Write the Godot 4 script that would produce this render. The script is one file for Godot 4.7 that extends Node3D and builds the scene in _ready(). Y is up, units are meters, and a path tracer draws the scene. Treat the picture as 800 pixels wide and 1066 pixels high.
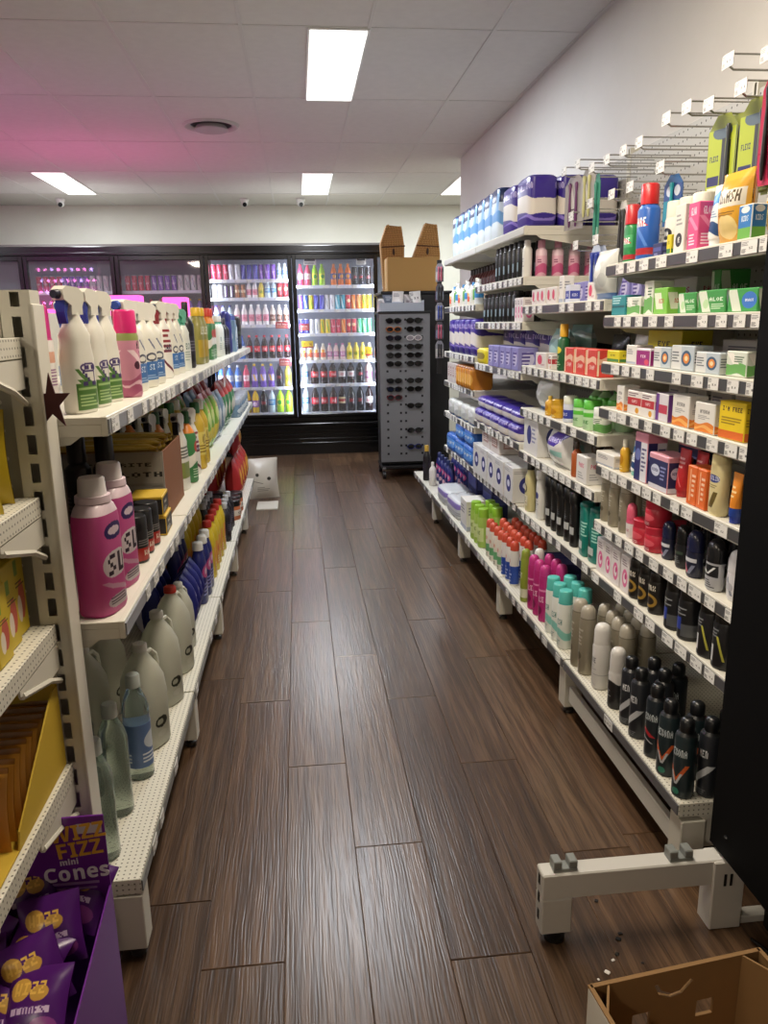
extends Node3D
# A convenience-store aisle. x runs to the shopper's right, y up; "d" below is the distance down the aisle, d = -z.

const EYE := 1.35
const CEIL := 2.696
const COOLER := 8.22          # front plane of the drinks cooler
const BACKWALL := 9.7
const WALLX := 1.44           # wall behind the long shelving
const EXPOSURE := 1.0
const PANEL_POWER := 4.3     # light of one ceiling panel
const COOLER_POWER := 0.72    # light of one cooler strip
const PINK_POWER := 0.5

var rng := RandomNumberGenerator.new()
var mats := {}
var meshes := {}
var protos := {}
var used := {}
var atlas: Image
var atlas_tex: ImageTexture
var cells := {}
var FONT := {"A": "25755", "B": "65656", "C": "34443", "D": "65556", "E": "74647", "F": "74644", "G": "34553", "H": "55755", "I": "72227", "J": "11152", "K": "55655", "L": "44447", "M": "57755", "N": "65555", "O": "25552", "P": "65644", "Q": "25563", "R": "65655", "S": "34216", "T": "72222", "U": "55557", "V": "55552", "W": "55575", "X": "55255", "Y": "55222", "Z": "71247", "0": "75557", "1": "26227", "2": "61247", "3": "61216", "4": "55711", "5": "74616", "6": "34757", "7": "71222", "8": "75757", "9": "75716", ".": "00002", "$": "36236", "!": "22202", "'": "22000"}
const ORD := ["nearest the camera", "second from the camera", "third from the camera", "fourth from the camera", "fifth from the camera", "sixth from the camera", "seventh from the camera", "eighth from the camera", "ninth from the camera", "tenth from the camera", "eleventh from the camera", "twelfth from the camera"]
const ROWS := ["front row", "second row", "third row", "back row"]
const LEFTORD := ["leftmost of its kind", "second from the left", "third from the left", "fourth from the left", "fifth from the left", "sixth from the left", "seventh from the left", "eighth from the left", "ninth from the left", "tenth from the left", "eleventh from the left", "twelfth from the left"]


func V(x: float, y: float, d: float) -> Vector3:
	return Vector3(x, y, -d)

func H(s: String) -> Color:
	return Color.html(s)

# ---------------------------------------------------------------- materials
func mat(hex: String, rough := 0.5, metal := 0.0, spec := 0.5) -> StandardMaterial3D:
	var key := "%s_%.2f_%.2f_%.2f" % [hex, rough, metal, spec]
	if not mats.has(key):
		var m := StandardMaterial3D.new()
		m.albedo_color = H(hex)
		m.roughness = rough
		m.metallic = metal
		m.metallic_specular = spec
		mats[key] = m
	return mats[key]

func glow(hex: String, energy: float) -> StandardMaterial3D:
	var key := "glow_%s_%.2f" % [hex, energy]
	if not mats.has(key):
		var m := StandardMaterial3D.new()
		m.albedo_color = H(hex)
		m.emission_enabled = true
		m.emission = H(hex)
		m.emission_energy_multiplier = energy
		mats[key] = m
	return mats[key]

func glass(hex: String, alpha: float) -> StandardMaterial3D:
	var key := "pane_%s_%.2f" % [hex, alpha]
	if not mats.has(key):
		var m := StandardMaterial3D.new()
		m.transparency = BaseMaterial3D.TRANSPARENCY_ALPHA
		m.albedo_color = Color(H(hex), alpha)
		m.roughness = 0.03
		mats[key] = m
	return mats[key]

func liquid(hex: String, alpha := 0.0, rough := 0.04) -> StandardMaterial3D:
	var key := "liquid_%s_%.2f_%.2f" % [hex, alpha, rough]
	if not mats.has(key):
		var m := StandardMaterial3D.new()
		m.refraction_enabled = true
		m.refraction_scale = 0.033
		m.albedo_color = Color(H(hex), alpha)
		m.roughness = rough
		mats[key] = m
	return mats[key]

func prn(key: String, rough := 0.35, metal := 0.0) -> StandardMaterial3D:
	var k := "print_%s_%.2f_%.2f" % [key, rough, metal]
	if not mats.has(k):
		if not cells.has(key):
			push_error("no design " + key)
		var n: int = cells[key]
		var m := StandardMaterial3D.new()
		m.albedo_texture = atlas_tex
		m.roughness = rough
		m.metallic = metal
		m.uv1_scale = Vector3(124.0 / 2048.0, 124.0 / 2048.0, 1)
		m.uv1_offset = Vector3((float(n % 16) * 128.0 + 2.0) / 2048.0, (float(n / 16) * 128.0 + 2.0) / 2048.0, 0)
		mats[k] = m
	return mats[k]

func milky(key: String, rough := 0.3) -> StandardMaterial3D:
	# thin coloured plastic that lets some light through
	var k := "milky_" + key
	if not mats.has(k):
		var m: StandardMaterial3D = prn(key, rough).duplicate()
		m.backlight_enabled = true
		m.backlight = Color(0.85, 0.85, 0.85)
		mats[k] = m
	return mats[k]

# ---------------------------------------------------------------- printed designs: one 128 px cell each
func D(key: String, bg: String, ops := []) -> void:
	var n := cells.size()
	cells[key] = n
	var ox := (n % 16) * 128
	var oy := (n / 16) * 128
	atlas.fill_rect(Rect2i(ox, oy, 128, 128), H(bg))
	for o in ops:
		match o[0]:
			"r":
				atlas.fill_rect(Rect2i(ox + int(o[1] * 128), oy + int(o[2] * 128), maxi(1, int((o[3] - o[1]) * 128)), maxi(1, int((o[4] - o[2]) * 128))), H(o[5]))
			"e":
				var c := H(o[5])
				for y in range(maxi(0, int((o[2] - o[4]) * 128)), mini(128, int((o[2] + o[4]) * 128) + 1)):
					for x in range(maxi(0, int((o[1] - o[3]) * 128)), mini(128, int((o[1] + o[3]) * 128) + 1)):
						if pow((x / 128.0 - o[1]) / o[3], 2) + pow((y / 128.0 - o[2]) / o[4], 2) <= 1.0:
							atlas.set_pixel(ox + x, oy + y, c)
			"s":  # slanted band: x at the top, x at the bottom, width, y from, y to
				var c := H(o[6])
				for y in range(int(o[4] * 128), int(o[5] * 128)):
					var t: float = (y / 128.0 - o[4]) / maxf(0.01, o[5] - o[4])
					var xm: float = lerpf(o[1], o[2], t)
					var a := clampi(int((xm - o[3] / 2.0) * 128), 0, 127)
					var b := clampi(int((xm + o[3] / 2.0) * 128), 0, 128)
					if b > a:
						atlas.fill_rect(Rect2i(ox + a, oy + y, b - a, 1), c)
			"w":  # waved band between two heights
				var c := H(o[3])
				for x in 128:
					var y0: float = (o[1] + 0.05 * sin(x * 0.055 + o[4])) * 128.0
					var y1: float = (o[2] + 0.05 * sin(x * 0.055 + o[4] + 0.6)) * 128.0
					var a := clampi(int(y0), 0, 127)
					atlas.fill_rect(Rect2i(ox + x, oy + a, 1, clampi(int(y1) - a, 1, 128 - a)), c)
			"t":
				text_at(ox, oy, o[1], o[2], maxi(2, int(round(o[3] * 0.55))), H(o[4]), o[5])
			"l":  # lines of small print
				var c := H(o[5])
				var r := RandomNumberGenerator.new()
				r.seed = n * 77 + 5
				for k in int(o[6]):
					var yy: float = lerpf(o[2], o[4], (k + 0.2) / o[6])
					var wd: float = (o[3] - o[1]) * r.randf_range(0.55, 1.0)
					atlas.fill_rect(Rect2i(ox + int(o[1] * 128), oy + int(yy * 128), maxi(1, int(wd * 128)), maxi(1, int((o[4] - o[2]) / o[6] * 70))), c)

func text_at(ox: int, oy: int, cx: float, cy: float, px: int, c: Color, s: String) -> void:
	var x := int(cx * 128) - (s.length() * 4 - 1) * px / 2
	var y := int(cy * 128) - 5 * px / 2
	for ch in s:
		if FONT.has(ch):
			for row in 5:
				var bits := int(FONT[ch].substr(row, 1))
				for col in 3:
					if bits & (4 >> col):
						var rx := x + col * px
						var ry := y + row * px
						if rx >= 0 and ry >= 0 and rx + px <= 128 and ry + px <= 128:
							atlas.fill_rect(Rect2i(ox + rx, oy + ry, px, px), c)
		x += 4 * px

# ---------------------------------------------------------------- mesh tools
func st_new() -> SurfaceTool:
	var st := SurfaceTool.new()
	st.begin(Mesh.PRIMITIVE_TRIANGLES)
	return st

func tri(st: SurfaceTool, a: Vector3, b: Vector3, c: Vector3, n: Vector3, ua := Vector2.ZERO, ub := Vector2.ZERO, uc := Vector2.ZERO) -> void:
	# front faces run clockwise
	if (b - a).cross(c - a).dot(n) > 0.0:
		var t := b
		b = c
		c = t
		var tu := ub
		ub = uc
		uc = tu
	st.set_normal(n)
	st.set_uv(ua)
	st.add_vertex(a)
	st.set_normal(n)
	st.set_uv(ub)
	st.add_vertex(b)
	st.set_normal(n)
	st.set_uv(uc)
	st.add_vertex(c)

func quad(st: SurfaceTool, a: Vector3, b: Vector3, c: Vector3, d: Vector3, n: Vector3, uvs := []) -> void:
	if uvs.is_empty():
		uvs = [Vector2(0, 1), Vector2(1, 1), Vector2(1, 0), Vector2(0, 0)]
	tri(st, a, b, c, n, uvs[0], uvs[1], uvs[2])
	tri(st, a, c, d, n, uvs[0], uvs[2], uvs[3])

func cbox(st: SurfaceTool, c: Vector3, h: Vector3, ch := 0.0, turn := Basis()) -> void:
	# chamfered box about c with half sizes h; upright faces show the print
	ch = minf(ch, minf(h.x, minf(h.y, h.z)) * 0.9)
	for axis in 3:
		var u := (axis + 1) % 3
		var v := (axis + 2) % 3
		for s in [-1.0, 1.0]:
			var p := []
			for k in [[-1, -1], [1, -1], [1, 1], [-1, 1]]:
				var q := Vector3()
				q[axis] = s * h[axis]
				q[u] = k[0] * (h[u] - ch)
				q[v] = k[1] * (h[v] - ch)
				p.append(q)
			var n := Vector3()
			n[axis] = s
			var uvs := []
			for q in p:
				if axis == 1:
					uvs.append(Vector2(0.5 + q.x / h.x * 0.5, 0.06 + 0.05 * q.z / h.z))
				elif axis == 0:
					uvs.append(Vector2(0.5 - s * q.z / h.z * 0.5, 0.5 - q.y / h.y * 0.5))
				else:
					uvs.append(Vector2(0.5 + s * q.x / h.x * 0.5, 0.5 - q.y / h.y * 0.5))
			quad(st, c + turn * p[0], c + turn * p[1], c + turn * p[2], c + turn * p[3], turn * n, uvs)
	if ch <= 0.0:
		return
	for axis in 3:
		var u := (axis + 1) % 3
		var v := (axis + 2) % 3
		for su in [-1.0, 1.0]:
			for sv in [-1.0, 1.0]:
				var p := []
				for k in [[-1, 0], [1, 0], [1, 1], [-1, 1]]:
					var q := Vector3()
					q[axis] = k[0] * (h[axis] - ch)
					q[u] = su * (h[u] - ch * k[1])
					q[v] = sv * (h[v] - ch * (1 - k[1]))
					p.append(q)
				var n := Vector3()
				n[u] = su
				n[v] = sv
				n = n.normalized()
				var uv := [Vector2(0.5, 0.05), Vector2(0.5, 0.05), Vector2(0.5, 0.05), Vector2(0.5, 0.05)]
				quad(st, c + turn * p[0], c + turn * p[1], c + turn * p[2], c + turn * p[3], turn * n, uv)
	for sx in [-1.0, 1.0]:
		for sy in [-1.0, 1.0]:
			for sz in [-1.0, 1.0]:
				var g := Vector3(sx, sy, sz)
				var a := Vector3(h.x, h.y - ch, h.z - ch) * g
				var b := Vector3(h.x - ch, h.y, h.z - ch) * g
				var e := Vector3(h.x - ch, h.y - ch, h.z) * g
				tri(st, c + turn * a, c + turn * b, c + turn * e, turn * g.normalized(), Vector2(0.5, 0.05), Vector2(0.5, 0.05), Vector2(0.5, 0.05))

func bx(st: SurfaceTool, x0: float, y0: float, d0: float, x1: float, y1: float, d1: float, ch := 0.0) -> void:
	cbox(st, V((x0 + x1) / 2, (y0 + y1) / 2, (d0 + d1) / 2), Vector3(absf(x1 - x0), absf(y1 - y0), absf(d1 - d0)) / 2, ch)

func boxmesh(x0: float, y0: float, d0: float, x1: float, y1: float, d1: float, ch := 0.0) -> ArrayMesh:
	var st := st_new()
	bx(st, x0, y0, d0, x1, y1, d1, ch)
	return st.commit()

func carton(w: float, h: float, dp: float, ch := 0.002) -> ArrayMesh:
	var key := "carton_%.4f_%.4f_%.4f_%.4f" % [w, h, dp, ch]
	if not meshes.has(key):
		var st := st_new()
		cbox(st, Vector3(0, h / 2, 0), Vector3(w, h, dp) / 2, ch)
		meshes[key] = st.commit()
	return meshes[key]

func ringpt(r: Array, a: float) -> Vector3:
	# r = [y, half width x, half depth z, squareness]; angle 0 is the front (+z)
	var e: float = 2.0 / (r[3] if r.size() > 3 else 2.0)
	var s := sin(a)
	var c := cos(a)
	return Vector3(signf(s) * pow(absf(s), e) * r[1], r[0], signf(c) * pow(absf(c), e) * r[2])

func loft(st: SurfaceTool, rings: Array, seg := 18, at := Vector3.ZERO, close := true) -> void:
	var y0: float = rings[0][0]
	var y1: float = rings[-1][0]
	var hgt := maxf(1e-5, absf(y1 - y0))
	var m := rings.size()
	var P := []
	for r in rings:
		var row := []
		for j in seg + 1:
			row.append(ringpt(r, -PI + TAU * j / seg))
		P.append(row)
	var N := []  # normal of each band at each column
	for i in m - 1:
		var row := []
		for j in seg:
			var jn := (j + 1) % seg
			var jp := (j - 1 + seg) % seg
			var around: Vector3 = (P[i][jn] - P[i][jp]) + (P[i + 1][jn] - P[i + 1][jp])
			var along: Vector3 = P[i + 1][j] - P[i][j]
			var n := around.cross(along)
			if n.length() < 1e-12:
				n = Vector3(0, 1 if rings[i + 1][1] < rings[i][1] else -1, 0)
			n = -n.normalized()
			# away from the axis
			var outw: Vector3 = P[i][j] + P[i + 1][j]
			outw.y = 0
			if absf(n.dot(outw.normalized())) > 0.05 and n.dot(outw) < 0:
				n = -n
			row.append(n)
		row.append(row[0])
		N.append(row)
	for i in m - 1:
		for j in seg:
			var c := [[i, j], [i, j + 1], [i + 1, j + 1], [i + 1, j]]
			var ps := []
			var ns := []
			var uv := []
			for k in c:
				ps.append(P[k[0]][k[1]])
				var n: Vector3 = N[i][k[1]]
				var o: int = i - 1 if k[0] == i else i + 1
				if o >= 0 and o < m - 1:
					var n2: Vector3 = N[o][k[1]]
					if n.dot(n2) > 0.62:
						n = (n + n2).normalized()
				ns.append(n)
				var t: float = -1.0 + 2.0 * k[1] / seg
				var u := 0.5 + t if absf(t) <= 0.5 else (1.5 - t if t > 0 else -0.5 - t)
				uv.append(Vector2(u, 1.0 - absf(ps[-1].y - y0) / hgt))
			for f in [[0, 1, 2], [0, 2, 3]]:
				var a: Vector3 = ps[f[0]]
				var b: Vector3 = ps[f[1]]
				var d: Vector3 = ps[f[2]]
				var fn := (b - a).cross(d - a)
				if fn.length() < 1e-14:
					continue
				var order: Array = f if fn.dot(ns[f[0]] + ns[f[1]] + ns[f[2]]) < 0 else [f[0], f[2], f[1]]
				for q in order:
					st.set_normal(ns[q])
					st.set_uv(uv[q])
					st.add_vertex(at + ps[q])
	if close:
		for e in [0, m - 1]:
			if rings[e][1] > 1e-4:
				var n := Vector3(0, -1 if (e == 0) == (y1 > y0) else 1, 0)
				var mid := Vector3(0, rings[e][0], 0)
				for j in seg:
					tri(st, at + mid, at + P[e][j], at + P[e][j + 1], n, Vector2(0.5, 0.03), Vector2(0.5, 0.03), Vector2(0.5, 0.03))

func loftmesh(key: String, rings: Array, seg := 18) -> ArrayMesh:
	if not meshes.has(key):
		var st := st_new()
		loft(st, rings, seg)
		meshes[key] = st.commit()
	return meshes[key]

func openloft(key: String, rings: Array, seg := 18) -> ArrayMesh:
	if not meshes.has(key):
		var st := st_new()
		loft(st, rings, seg, Vector3.ZERO, false)
		meshes[key] = st.commit()
	return meshes[key]

func tube(st: SurfaceTool, pts: Array, r: float, seg := 8) -> void:
	var up := Vector3.UP
	var rows := []
	for i in pts.size():
		var t: Vector3 = (pts[mini(i + 1, pts.size() - 1)] - pts[maxi(i - 1, 0)]).normalized()
		if absf(t.dot(up)) > 0.95:
			up = Vector3.RIGHT
		var a := t.cross(up).normalized()
		var b := a.cross(t).normalized()
		up = b
		var row := []
		for j in seg + 1:
			row.append(a * cos(TAU * j / seg) + b * sin(TAU * j / seg))
		rows.append(row)
	for i in pts.size() - 1:
		for j in seg:
			var n: Vector3 = (rows[i][j] + rows[i][j + 1]).normalized()
			quad(st, pts[i] + rows[i][j] * r, pts[i] + rows[i][j + 1] * r, pts[i + 1] + rows[i + 1][j + 1] * r, pts[i + 1] + rows[i + 1][j] * r, n)
	for e in [0, pts.size() - 1]:
		var n: Vector3 = (pts[0] - pts[1]).normalized() if e == 0 else (pts[-1] - pts[-2]).normalized()
		for j in seg:
			tri(st, pts[e], pts[e] + rows[e][j] * r, pts[e] + rows[e][j + 1] * r, n)

func tubemesh(pts: Array, r: float, seg := 8) -> ArrayMesh:
	var st := st_new()
	tube(st, pts, r, seg)
	return st.commit()

func prism(st: SurfaceTool, poly: Array, z0: float, z1: float, place := Transform3D()) -> void:
	# outline in x, y pulled from z0 to z1
	var pk := PackedVector2Array(poly)
	if Geometry2D.is_polygon_clockwise(pk):
		pk.reverse()
	var idx := Geometry2D.triangulate_polygon(pk)
	for z in [z0, z1]:
		var n: Vector3 = place.basis * Vector3(0, 0, 1 if z == maxf(z0, z1) else -1)
		for i in range(0, idx.size(), 3):
			var q := []
			for k in 3:
				var p := pk[idx[i + k]]
				q.append(place * Vector3(p.x, p.y, z))
			tri(st, q[0], q[1], q[2], n)
	for i in pk.size():
		var a := pk[i]
		var b := pk[(i + 1) % pk.size()]
		var e := (b - a).normalized()
		var n := place.basis * Vector3(e.y, -e.x, 0)
		quad(st, place * Vector3(a.x, a.y, z0), place * Vector3(b.x, b.y, z0), place * Vector3(b.x, b.y, z1), place * Vector3(a.x, a.y, z1), n)

func prismmesh(key: String, poly: Array, z0: float, z1: float, place := Transform3D()) -> ArrayMesh:
	if not meshes.has(key):
		var st := st_new()
		prism(st, poly, z0, z1, place)
		meshes[key] = st.commit()
	return meshes[key]

func pillow(w: float, h: float, t: float, sd := 1) -> ArrayMesh:
	# filled bag with crimped top and bottom seams, standing on its lower seam
	var key := "pillow_%.3f_%.3f_%.3f_%d" % [w, h, t, sd]
	if not meshes.has(key):
		var st := st_new()
		var nz := FastNoiseLite.new()
		nz.seed = sd
		nz.frequency = 9.0
		var nx := 10
		var ny := 12
		for side: float in [-1.0, 1.0]:
			var P := []
			for j in ny + 1:
				var row := []
				var v := float(j) / ny
				for i in nx + 1:
					var u := -1.0 + 2.0 * i / nx
					var bulge := pow(maxf(0.0, 1.0 - pow(absf(u), 3.0)), 0.7) * pow(maxf(0.0, sin(PI * clampf((v - 0.04) / 0.92, 0, 1))), 0.55)
					var wr := nz.get_noise_3d(u * w * 2.0, v * h * 4.0, side * 3.0) * 0.14 * bulge
					var narrow := 1.0 - 0.06 * sin(PI * v)
					row.append(Vector3(u * w / 2 * narrow, v * h + 0.01 * wr, side * (0.0012 + t / 2 * (bulge + wr))))
				P.append(row)
			for j in ny:
				for i in nx:
					var a: Vector3 = P[j][i]
					var b: Vector3 = P[j][i + 1]
					var c: Vector3 = P[j + 1][i + 1]
					var e: Vector3 = P[j + 1][i]
					var n: Vector3 = (b - a).cross(e - a) * side
					n = n.normalized() if n.length() > 1e-9 else Vector3(0, 0, side)
					var uv := []
					for q in [[i, j], [i + 1, j], [i + 1, j + 1], [i, j + 1]]:
						uv.append(Vector2(float(q[0]) / nx if side > 0 else 1.0 - float(q[0]) / nx, 1.0 - float(q[1]) / ny))
					quad(st, a, b, c, e, n, uv)
		st.generate_normals()
		st.index()
		meshes[key] = st.commit()
	return meshes[key]

# ---------------------------------------------------------------- nodes
func numbered(called: String) -> String:
	used[called] = used.get(called, -1) + 1
	return called if used[called] == 0 else "%s_%03d" % [called, used[called]]

func thing(called: String, label: String, category: String, at := Vector3.ZERO, turn := 0.0, group := "") -> Node3D:
	var o := Node3D.new()
	o.name = numbered(called)
	add_child(o)
	o.position = at
	o.rotation.y = turn
	o.set_meta("label", label)
	o.set_meta("category", category)
	if group:
		o.set_meta("group", group)
	return o

func part(parent: Node, called: String, m: Mesh, material: Material, at := Vector3.ZERO, rot := Vector3.ZERO) -> MeshInstance3D:
	var o := MeshInstance3D.new()
	o.name = called
	o.mesh = m
	o.material_override = material
	parent.add_child(o, true)
	o.position = at
	o.rotation = rot
	return o

func single(called: String, label: String, category: String, m: Mesh, material: Material, at := Vector3.ZERO, group := "") -> MeshInstance3D:
	var o := part(self, numbered(called), m, material, at)
	o.set_meta("label", label)
	o.set_meta("category", category)
	if group:
		o.set_meta("group", group)
	return o

func struct(called: String, m: Mesh, material: Material, parent: Node = self) -> MeshInstance3D:
	var o := part(parent, called, m, material)
	if parent == self:
		o.set_meta("kind", "structure")
	return o

# ---------------------------------------------------------------- products
# A spec is a dictionary: k kind of shape, n node name, c category, then sizes, d printed design, col plain colours.
func g(s: Dictionary, key: String, fallback: Variant) -> Variant:
	return s.get(key, fallback)

func make(s: Dictionary) -> Node3D:
	var o := Node3D.new()
	o.name = s.n
	var h: float = s.h
	var rough: float = g(s, "rough", 0.35)
	match s.k:
		"can":
			var r: float = s.r
			var hb: float = h * g(s, "cut", 0.76)
			part(o, "body", loftmesh("canbody_%.4f_%.4f" % [r, hb], [[0, r * 0.9, r * 0.9], [0.003, r * 0.97, r * 0.97], [0.007, r, r], [hb - 0.008, r, r], [hb, r * 0.9, r * 0.9]]), prn(s.d, rough, g(s, "metal", 0.0)))
			var cs: String = g(s, "cs", "dome")
			var rc := r * 0.93
			var ring := []
			match cs:
				"dome": ring = [[hb - 0.001, rc, rc], [h * 0.9, rc * 0.97, rc * 0.97], [h * 0.955, rc * 0.86, rc * 0.86], [h * 0.99, rc * 0.6, rc * 0.6], [h, rc * 0.3, rc * 0.3]]
				"flat": ring = [[hb - 0.001, rc, rc], [h * 0.975, rc * 0.96, rc * 0.96], [h * 0.995, rc * 0.9, rc * 0.9], [h, rc * 0.8, rc * 0.8]]
				"neck": ring = [[hb - 0.001, rc, rc], [h * 0.83, rc * 0.7, rc * 0.7], [h * 0.87, rc * 0.74, rc * 0.74], [h * 0.96, rc * 0.72, rc * 0.68], [h * 0.99, rc * 0.55, rc * 0.5], [h, rc * 0.3, rc * 0.3]]
			part(o, "cap", loftmesh("cancap_%s_%.4f_%.4f_%.4f" % [cs, r, hb, h], ring), mat(s.cap, g(s, "caprough", 0.3)))
		"bottle":
			var r: float = s.r
			var z: float = r * g(s, "sq", 1.0)
			var e: float = g(s, "ex", 2.0)
			var sh: float = h * g(s, "sh", 0.66)      # shoulder height
			var hn: float = h * g(s, "nk", 0.86)      # where the cap begins
			var rn: float = g(s, "rn", r * 0.36)
			var rc: float = g(s, "rc", rn * 1.18)
			var base := [[0, r * 0.88, z * 0.88, e], [0.006, r, z, e], [sh * 0.5, r * g(s, "waist", 1.0), z * g(s, "waist", 1.0), e], [sh, r, z, e], [lerpf(sh, hn, 0.35), lerpf(r, rn, 0.28), lerpf(z, rn, 0.28), lerpf(e, 2.0, 0.4)], [lerpf(sh, hn, 0.7), lerpf(r, rn, 0.75), lerpf(z, rn, 0.75)], [lerpf(sh, hn, 0.9), rn, rn], [hn, rn, rn]]
			var mm: Material = liquid(s.liq, g(s, "la", 0.0), g(s, "lr", 0.04)) if s.has("liq") else prn(s.d, rough)
			part(o, "body", loftmesh("bot_%.4f_%.4f_%.3f_%.2f_%.4f_%.4f_%.4f_%.2f" % [r, z, h, e, sh, hn, rn, g(s, "waist", 1.0)], base, 20), mm)
			part(o, "cap", loftmesh("botcap_%.4f_%.4f_%.4f" % [rc, hn, h], [[hn - 0.002, rc, rc], [h * 0.985, rc * 0.97, rc * 0.97], [h, rc * 0.82, rc * 0.82]], 14), mat(s.cap, 0.35))
			if s.has("lab"):
				var l0: float = sh * g(s, "l0", 0.18)
				var l1: float = sh * g(s, "l1", 0.8)
				part(o, "label", loftmesh("botlab_%.4f_%.4f_%.4f_%.4f_%.2f" % [r, z, l0, l1, e], [[l0, r * 1.012, z * 1.012, e], [l1, r * 1.012, z * 1.012, e]], 20), prn(s.lab, 0.4))
		"trigger":
			var r: float = s.r
			var z: float = r * g(s, "sq", 0.62)
			part(o, "body", loftmesh("trig_%.4f_%.4f_%.4f" % [r, z, h], [[0, r * 0.93, z * 0.93, 3], [0.006, r, z, 3], [h * 0.42, r, z, 3], [h * 0.56, r * 0.86, z * 0.9, 3], [h * 0.62, r * 0.9, z * 0.92, 3], [h * 0.7, r * 0.62, z * 0.75, 2.5], [h * 0.76, r * 0.4, z * 0.62], [h * 0.8, r * 0.38, z * 0.6]], 20), prn(s.d, rough))
			var w := r * 0.36
			var hd := part(o, "spray_head", prismmesh("trighead_%.4f_%.4f" % [r, h], [Vector2(-r * 0.46, h * 0.78), Vector2(-r * 0.4, h * 0.85), Vector2(-r * 0.98, h * 0.9), Vector2(-r * 1.0, h * 0.97), Vector2(-r * 0.7, h * 1.0), Vector2(r * 0.2, h * 0.99), Vector2(r * 0.62, h * 0.95), Vector2(r * 0.62, h * 0.89), Vector2(r * 0.44, h * 0.84), Vector2(r * 0.44, h * 0.78)], -w, w), mat(s.head, 0.35))
			part(hd, "nozzle", loftmesh("trignoz_%.4f" % r, [[0, w * 0.7, w * 0.7], [0.012, w * 0.6, w * 0.6]], 10), mat(g(s, "noz", s.trig), 0.3), Vector3(-r * 0.98, h * 0.935, 0), Vector3(0, 0, PI / 2))
			part(o, "trigger", prismmesh("trigger_%.4f_%.4f" % [r, h], [Vector2(-r * 0.42, h * 0.89), Vector2(-r * 0.85, h * 0.895), Vector2(-r * 0.92, h * 0.8), Vector2(-r * 0.8, h * 0.71), Vector2(-r * 0.7, h * 0.715), Vector2(-r * 0.72, h * 0.8)], -w * 0.75, w * 0.75), mat(s.trig, 0.3))
		"softener":
			var r: float = s.r
			var z: float = r * 0.66
			part(o, "body", loftmesh("softbody_%.4f_%.4f" % [r, h], [[0, r * 0.92, z * 0.92, 3], [0.008, r, z, 3], [h * 0.4, r * 0.99, z * 0.99, 3], [h * 0.68, r * 0.95, z * 1.0, 3], [h * 0.74, r * 0.9, z * 0.98, 2.8]], 22), milky(s.d, rough))
			var co := part(o, "collar", loftmesh("softcollar_%.4f_%.4f" % [r, h], [[h * 0.74, r * 0.9, z * 0.98, 2.8], [h * 0.79, r * 0.78, z * 0.92, 2.4], [h * 0.815, r * 0.62, z * 0.86], [h * 0.82, r * 0.66, z * 0.92], [h * 0.87, r * 0.64, z * 0.9]], 22), mat(s.cap, 0.3))
			part(co, "cap", loftmesh("softcap_%.4f_%.4f" % [r, h], [[h * 0.865, r * 0.52, z * 0.74], [h * 0.985, r * 0.48, z * 0.68], [h, r * 0.42, z * 0.6]], 22), mat("dcd6d4", 0.25))
		"jug":
			var r: float = s.r
			var z: float = r * 0.9
			part(o, "body", loftmesh("jug_%.4f_%.4f" % [r, h], [[0, r * 0.9, z * 0.9, 2.6], [0.008, r, z, 2.6], [h * 0.5, r, z, 2.6], [h * 0.66, r * 0.94, z * 0.95, 2.4], [h * 0.78, r * 0.7, z * 0.78], [h * 0.86, r * 0.42, z * 0.55], [h * 0.9, r * 0.3, r * 0.3], [h * 0.94, r * 0.29, r * 0.29]], 22), liquid(s.liq, g(s, "la", 0.5), 0.24) if s.has("liq") else milky(s.d, rough))
			part(o, "cap", loftmesh("jugcap_%.4f_%.4f" % [r, h], [[h * 0.93, r * 0.34, r * 0.34], [h * 0.99, r * 0.33, r * 0.33], [h, r * 0.27, r * 0.27]], 16), mat(s.cap, 0.4))
			if s.has("lab"):
				part(o, "label", loftmesh("juglab_%.4f_%.4f" % [r, h], [[h * 0.12, r * 1.006, z * 1.006, 2.6], [h * 0.42, r * 1.006, z * 1.006, 2.6]], 22), prn(s.lab, 0.4))
			if g(s, "grip", true):
				part(o, "handle", meshed("juggrip_%.4f_%.4f" % [r, h], func(): return tubemesh([Vector3(-r * 0.34, h * 0.875, 0), Vector3(-r * 0.66, h * 0.88, 0), Vector3(-r * 0.95, h * 0.82, 0), Vector3(-r * 1.03, h * 0.72, 0), Vector3(-r * 0.95, h * 0.62, 0)], r * 0.12)), mat(s.grip, 0.4))
		"box":
			part(o, "carton", carton(s.w, h, s.p, g(s, "ch", 0.002)), prn(s.d, g(s, "rough", 0.5)))
			if s.has("lid"):
				part(o, "lid", carton(s.w * 1.02, h * 0.14, s.p * 1.02, 0.002), mat(s.lid, 0.4), Vector3(0, h, 0))
		"pack":   # wrapped soft pack with rounded corners
			var w: float = s.w / 2
			var p: float = s.p / 2
			part(o, "wrap", loftmesh("pack_%.4f_%.4f_%.4f" % [w, p, h], [[0, w * 0.86, p * 0.86, 5], [0.01, w * 0.97, p * 0.97, 5], [h * 0.25, w, p, 5], [h * 0.5, w * 0.985, p * 0.985, 5], [h * 0.75, w, p, 5], [h - 0.012, w * 0.97, p * 0.97, 5], [h - 0.003, w * 0.85, p * 0.85, 4], [h, w * 0.5, p * 0.5, 3]], 28), prn(s.d, g(s, "rough", 0.3)))
		"bag":
			part(o, "pouch", pillow(s.w, h, s.p, g(s, "sd", 1)), prn(s.d, g(s, "rough", 0.3)))
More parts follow.
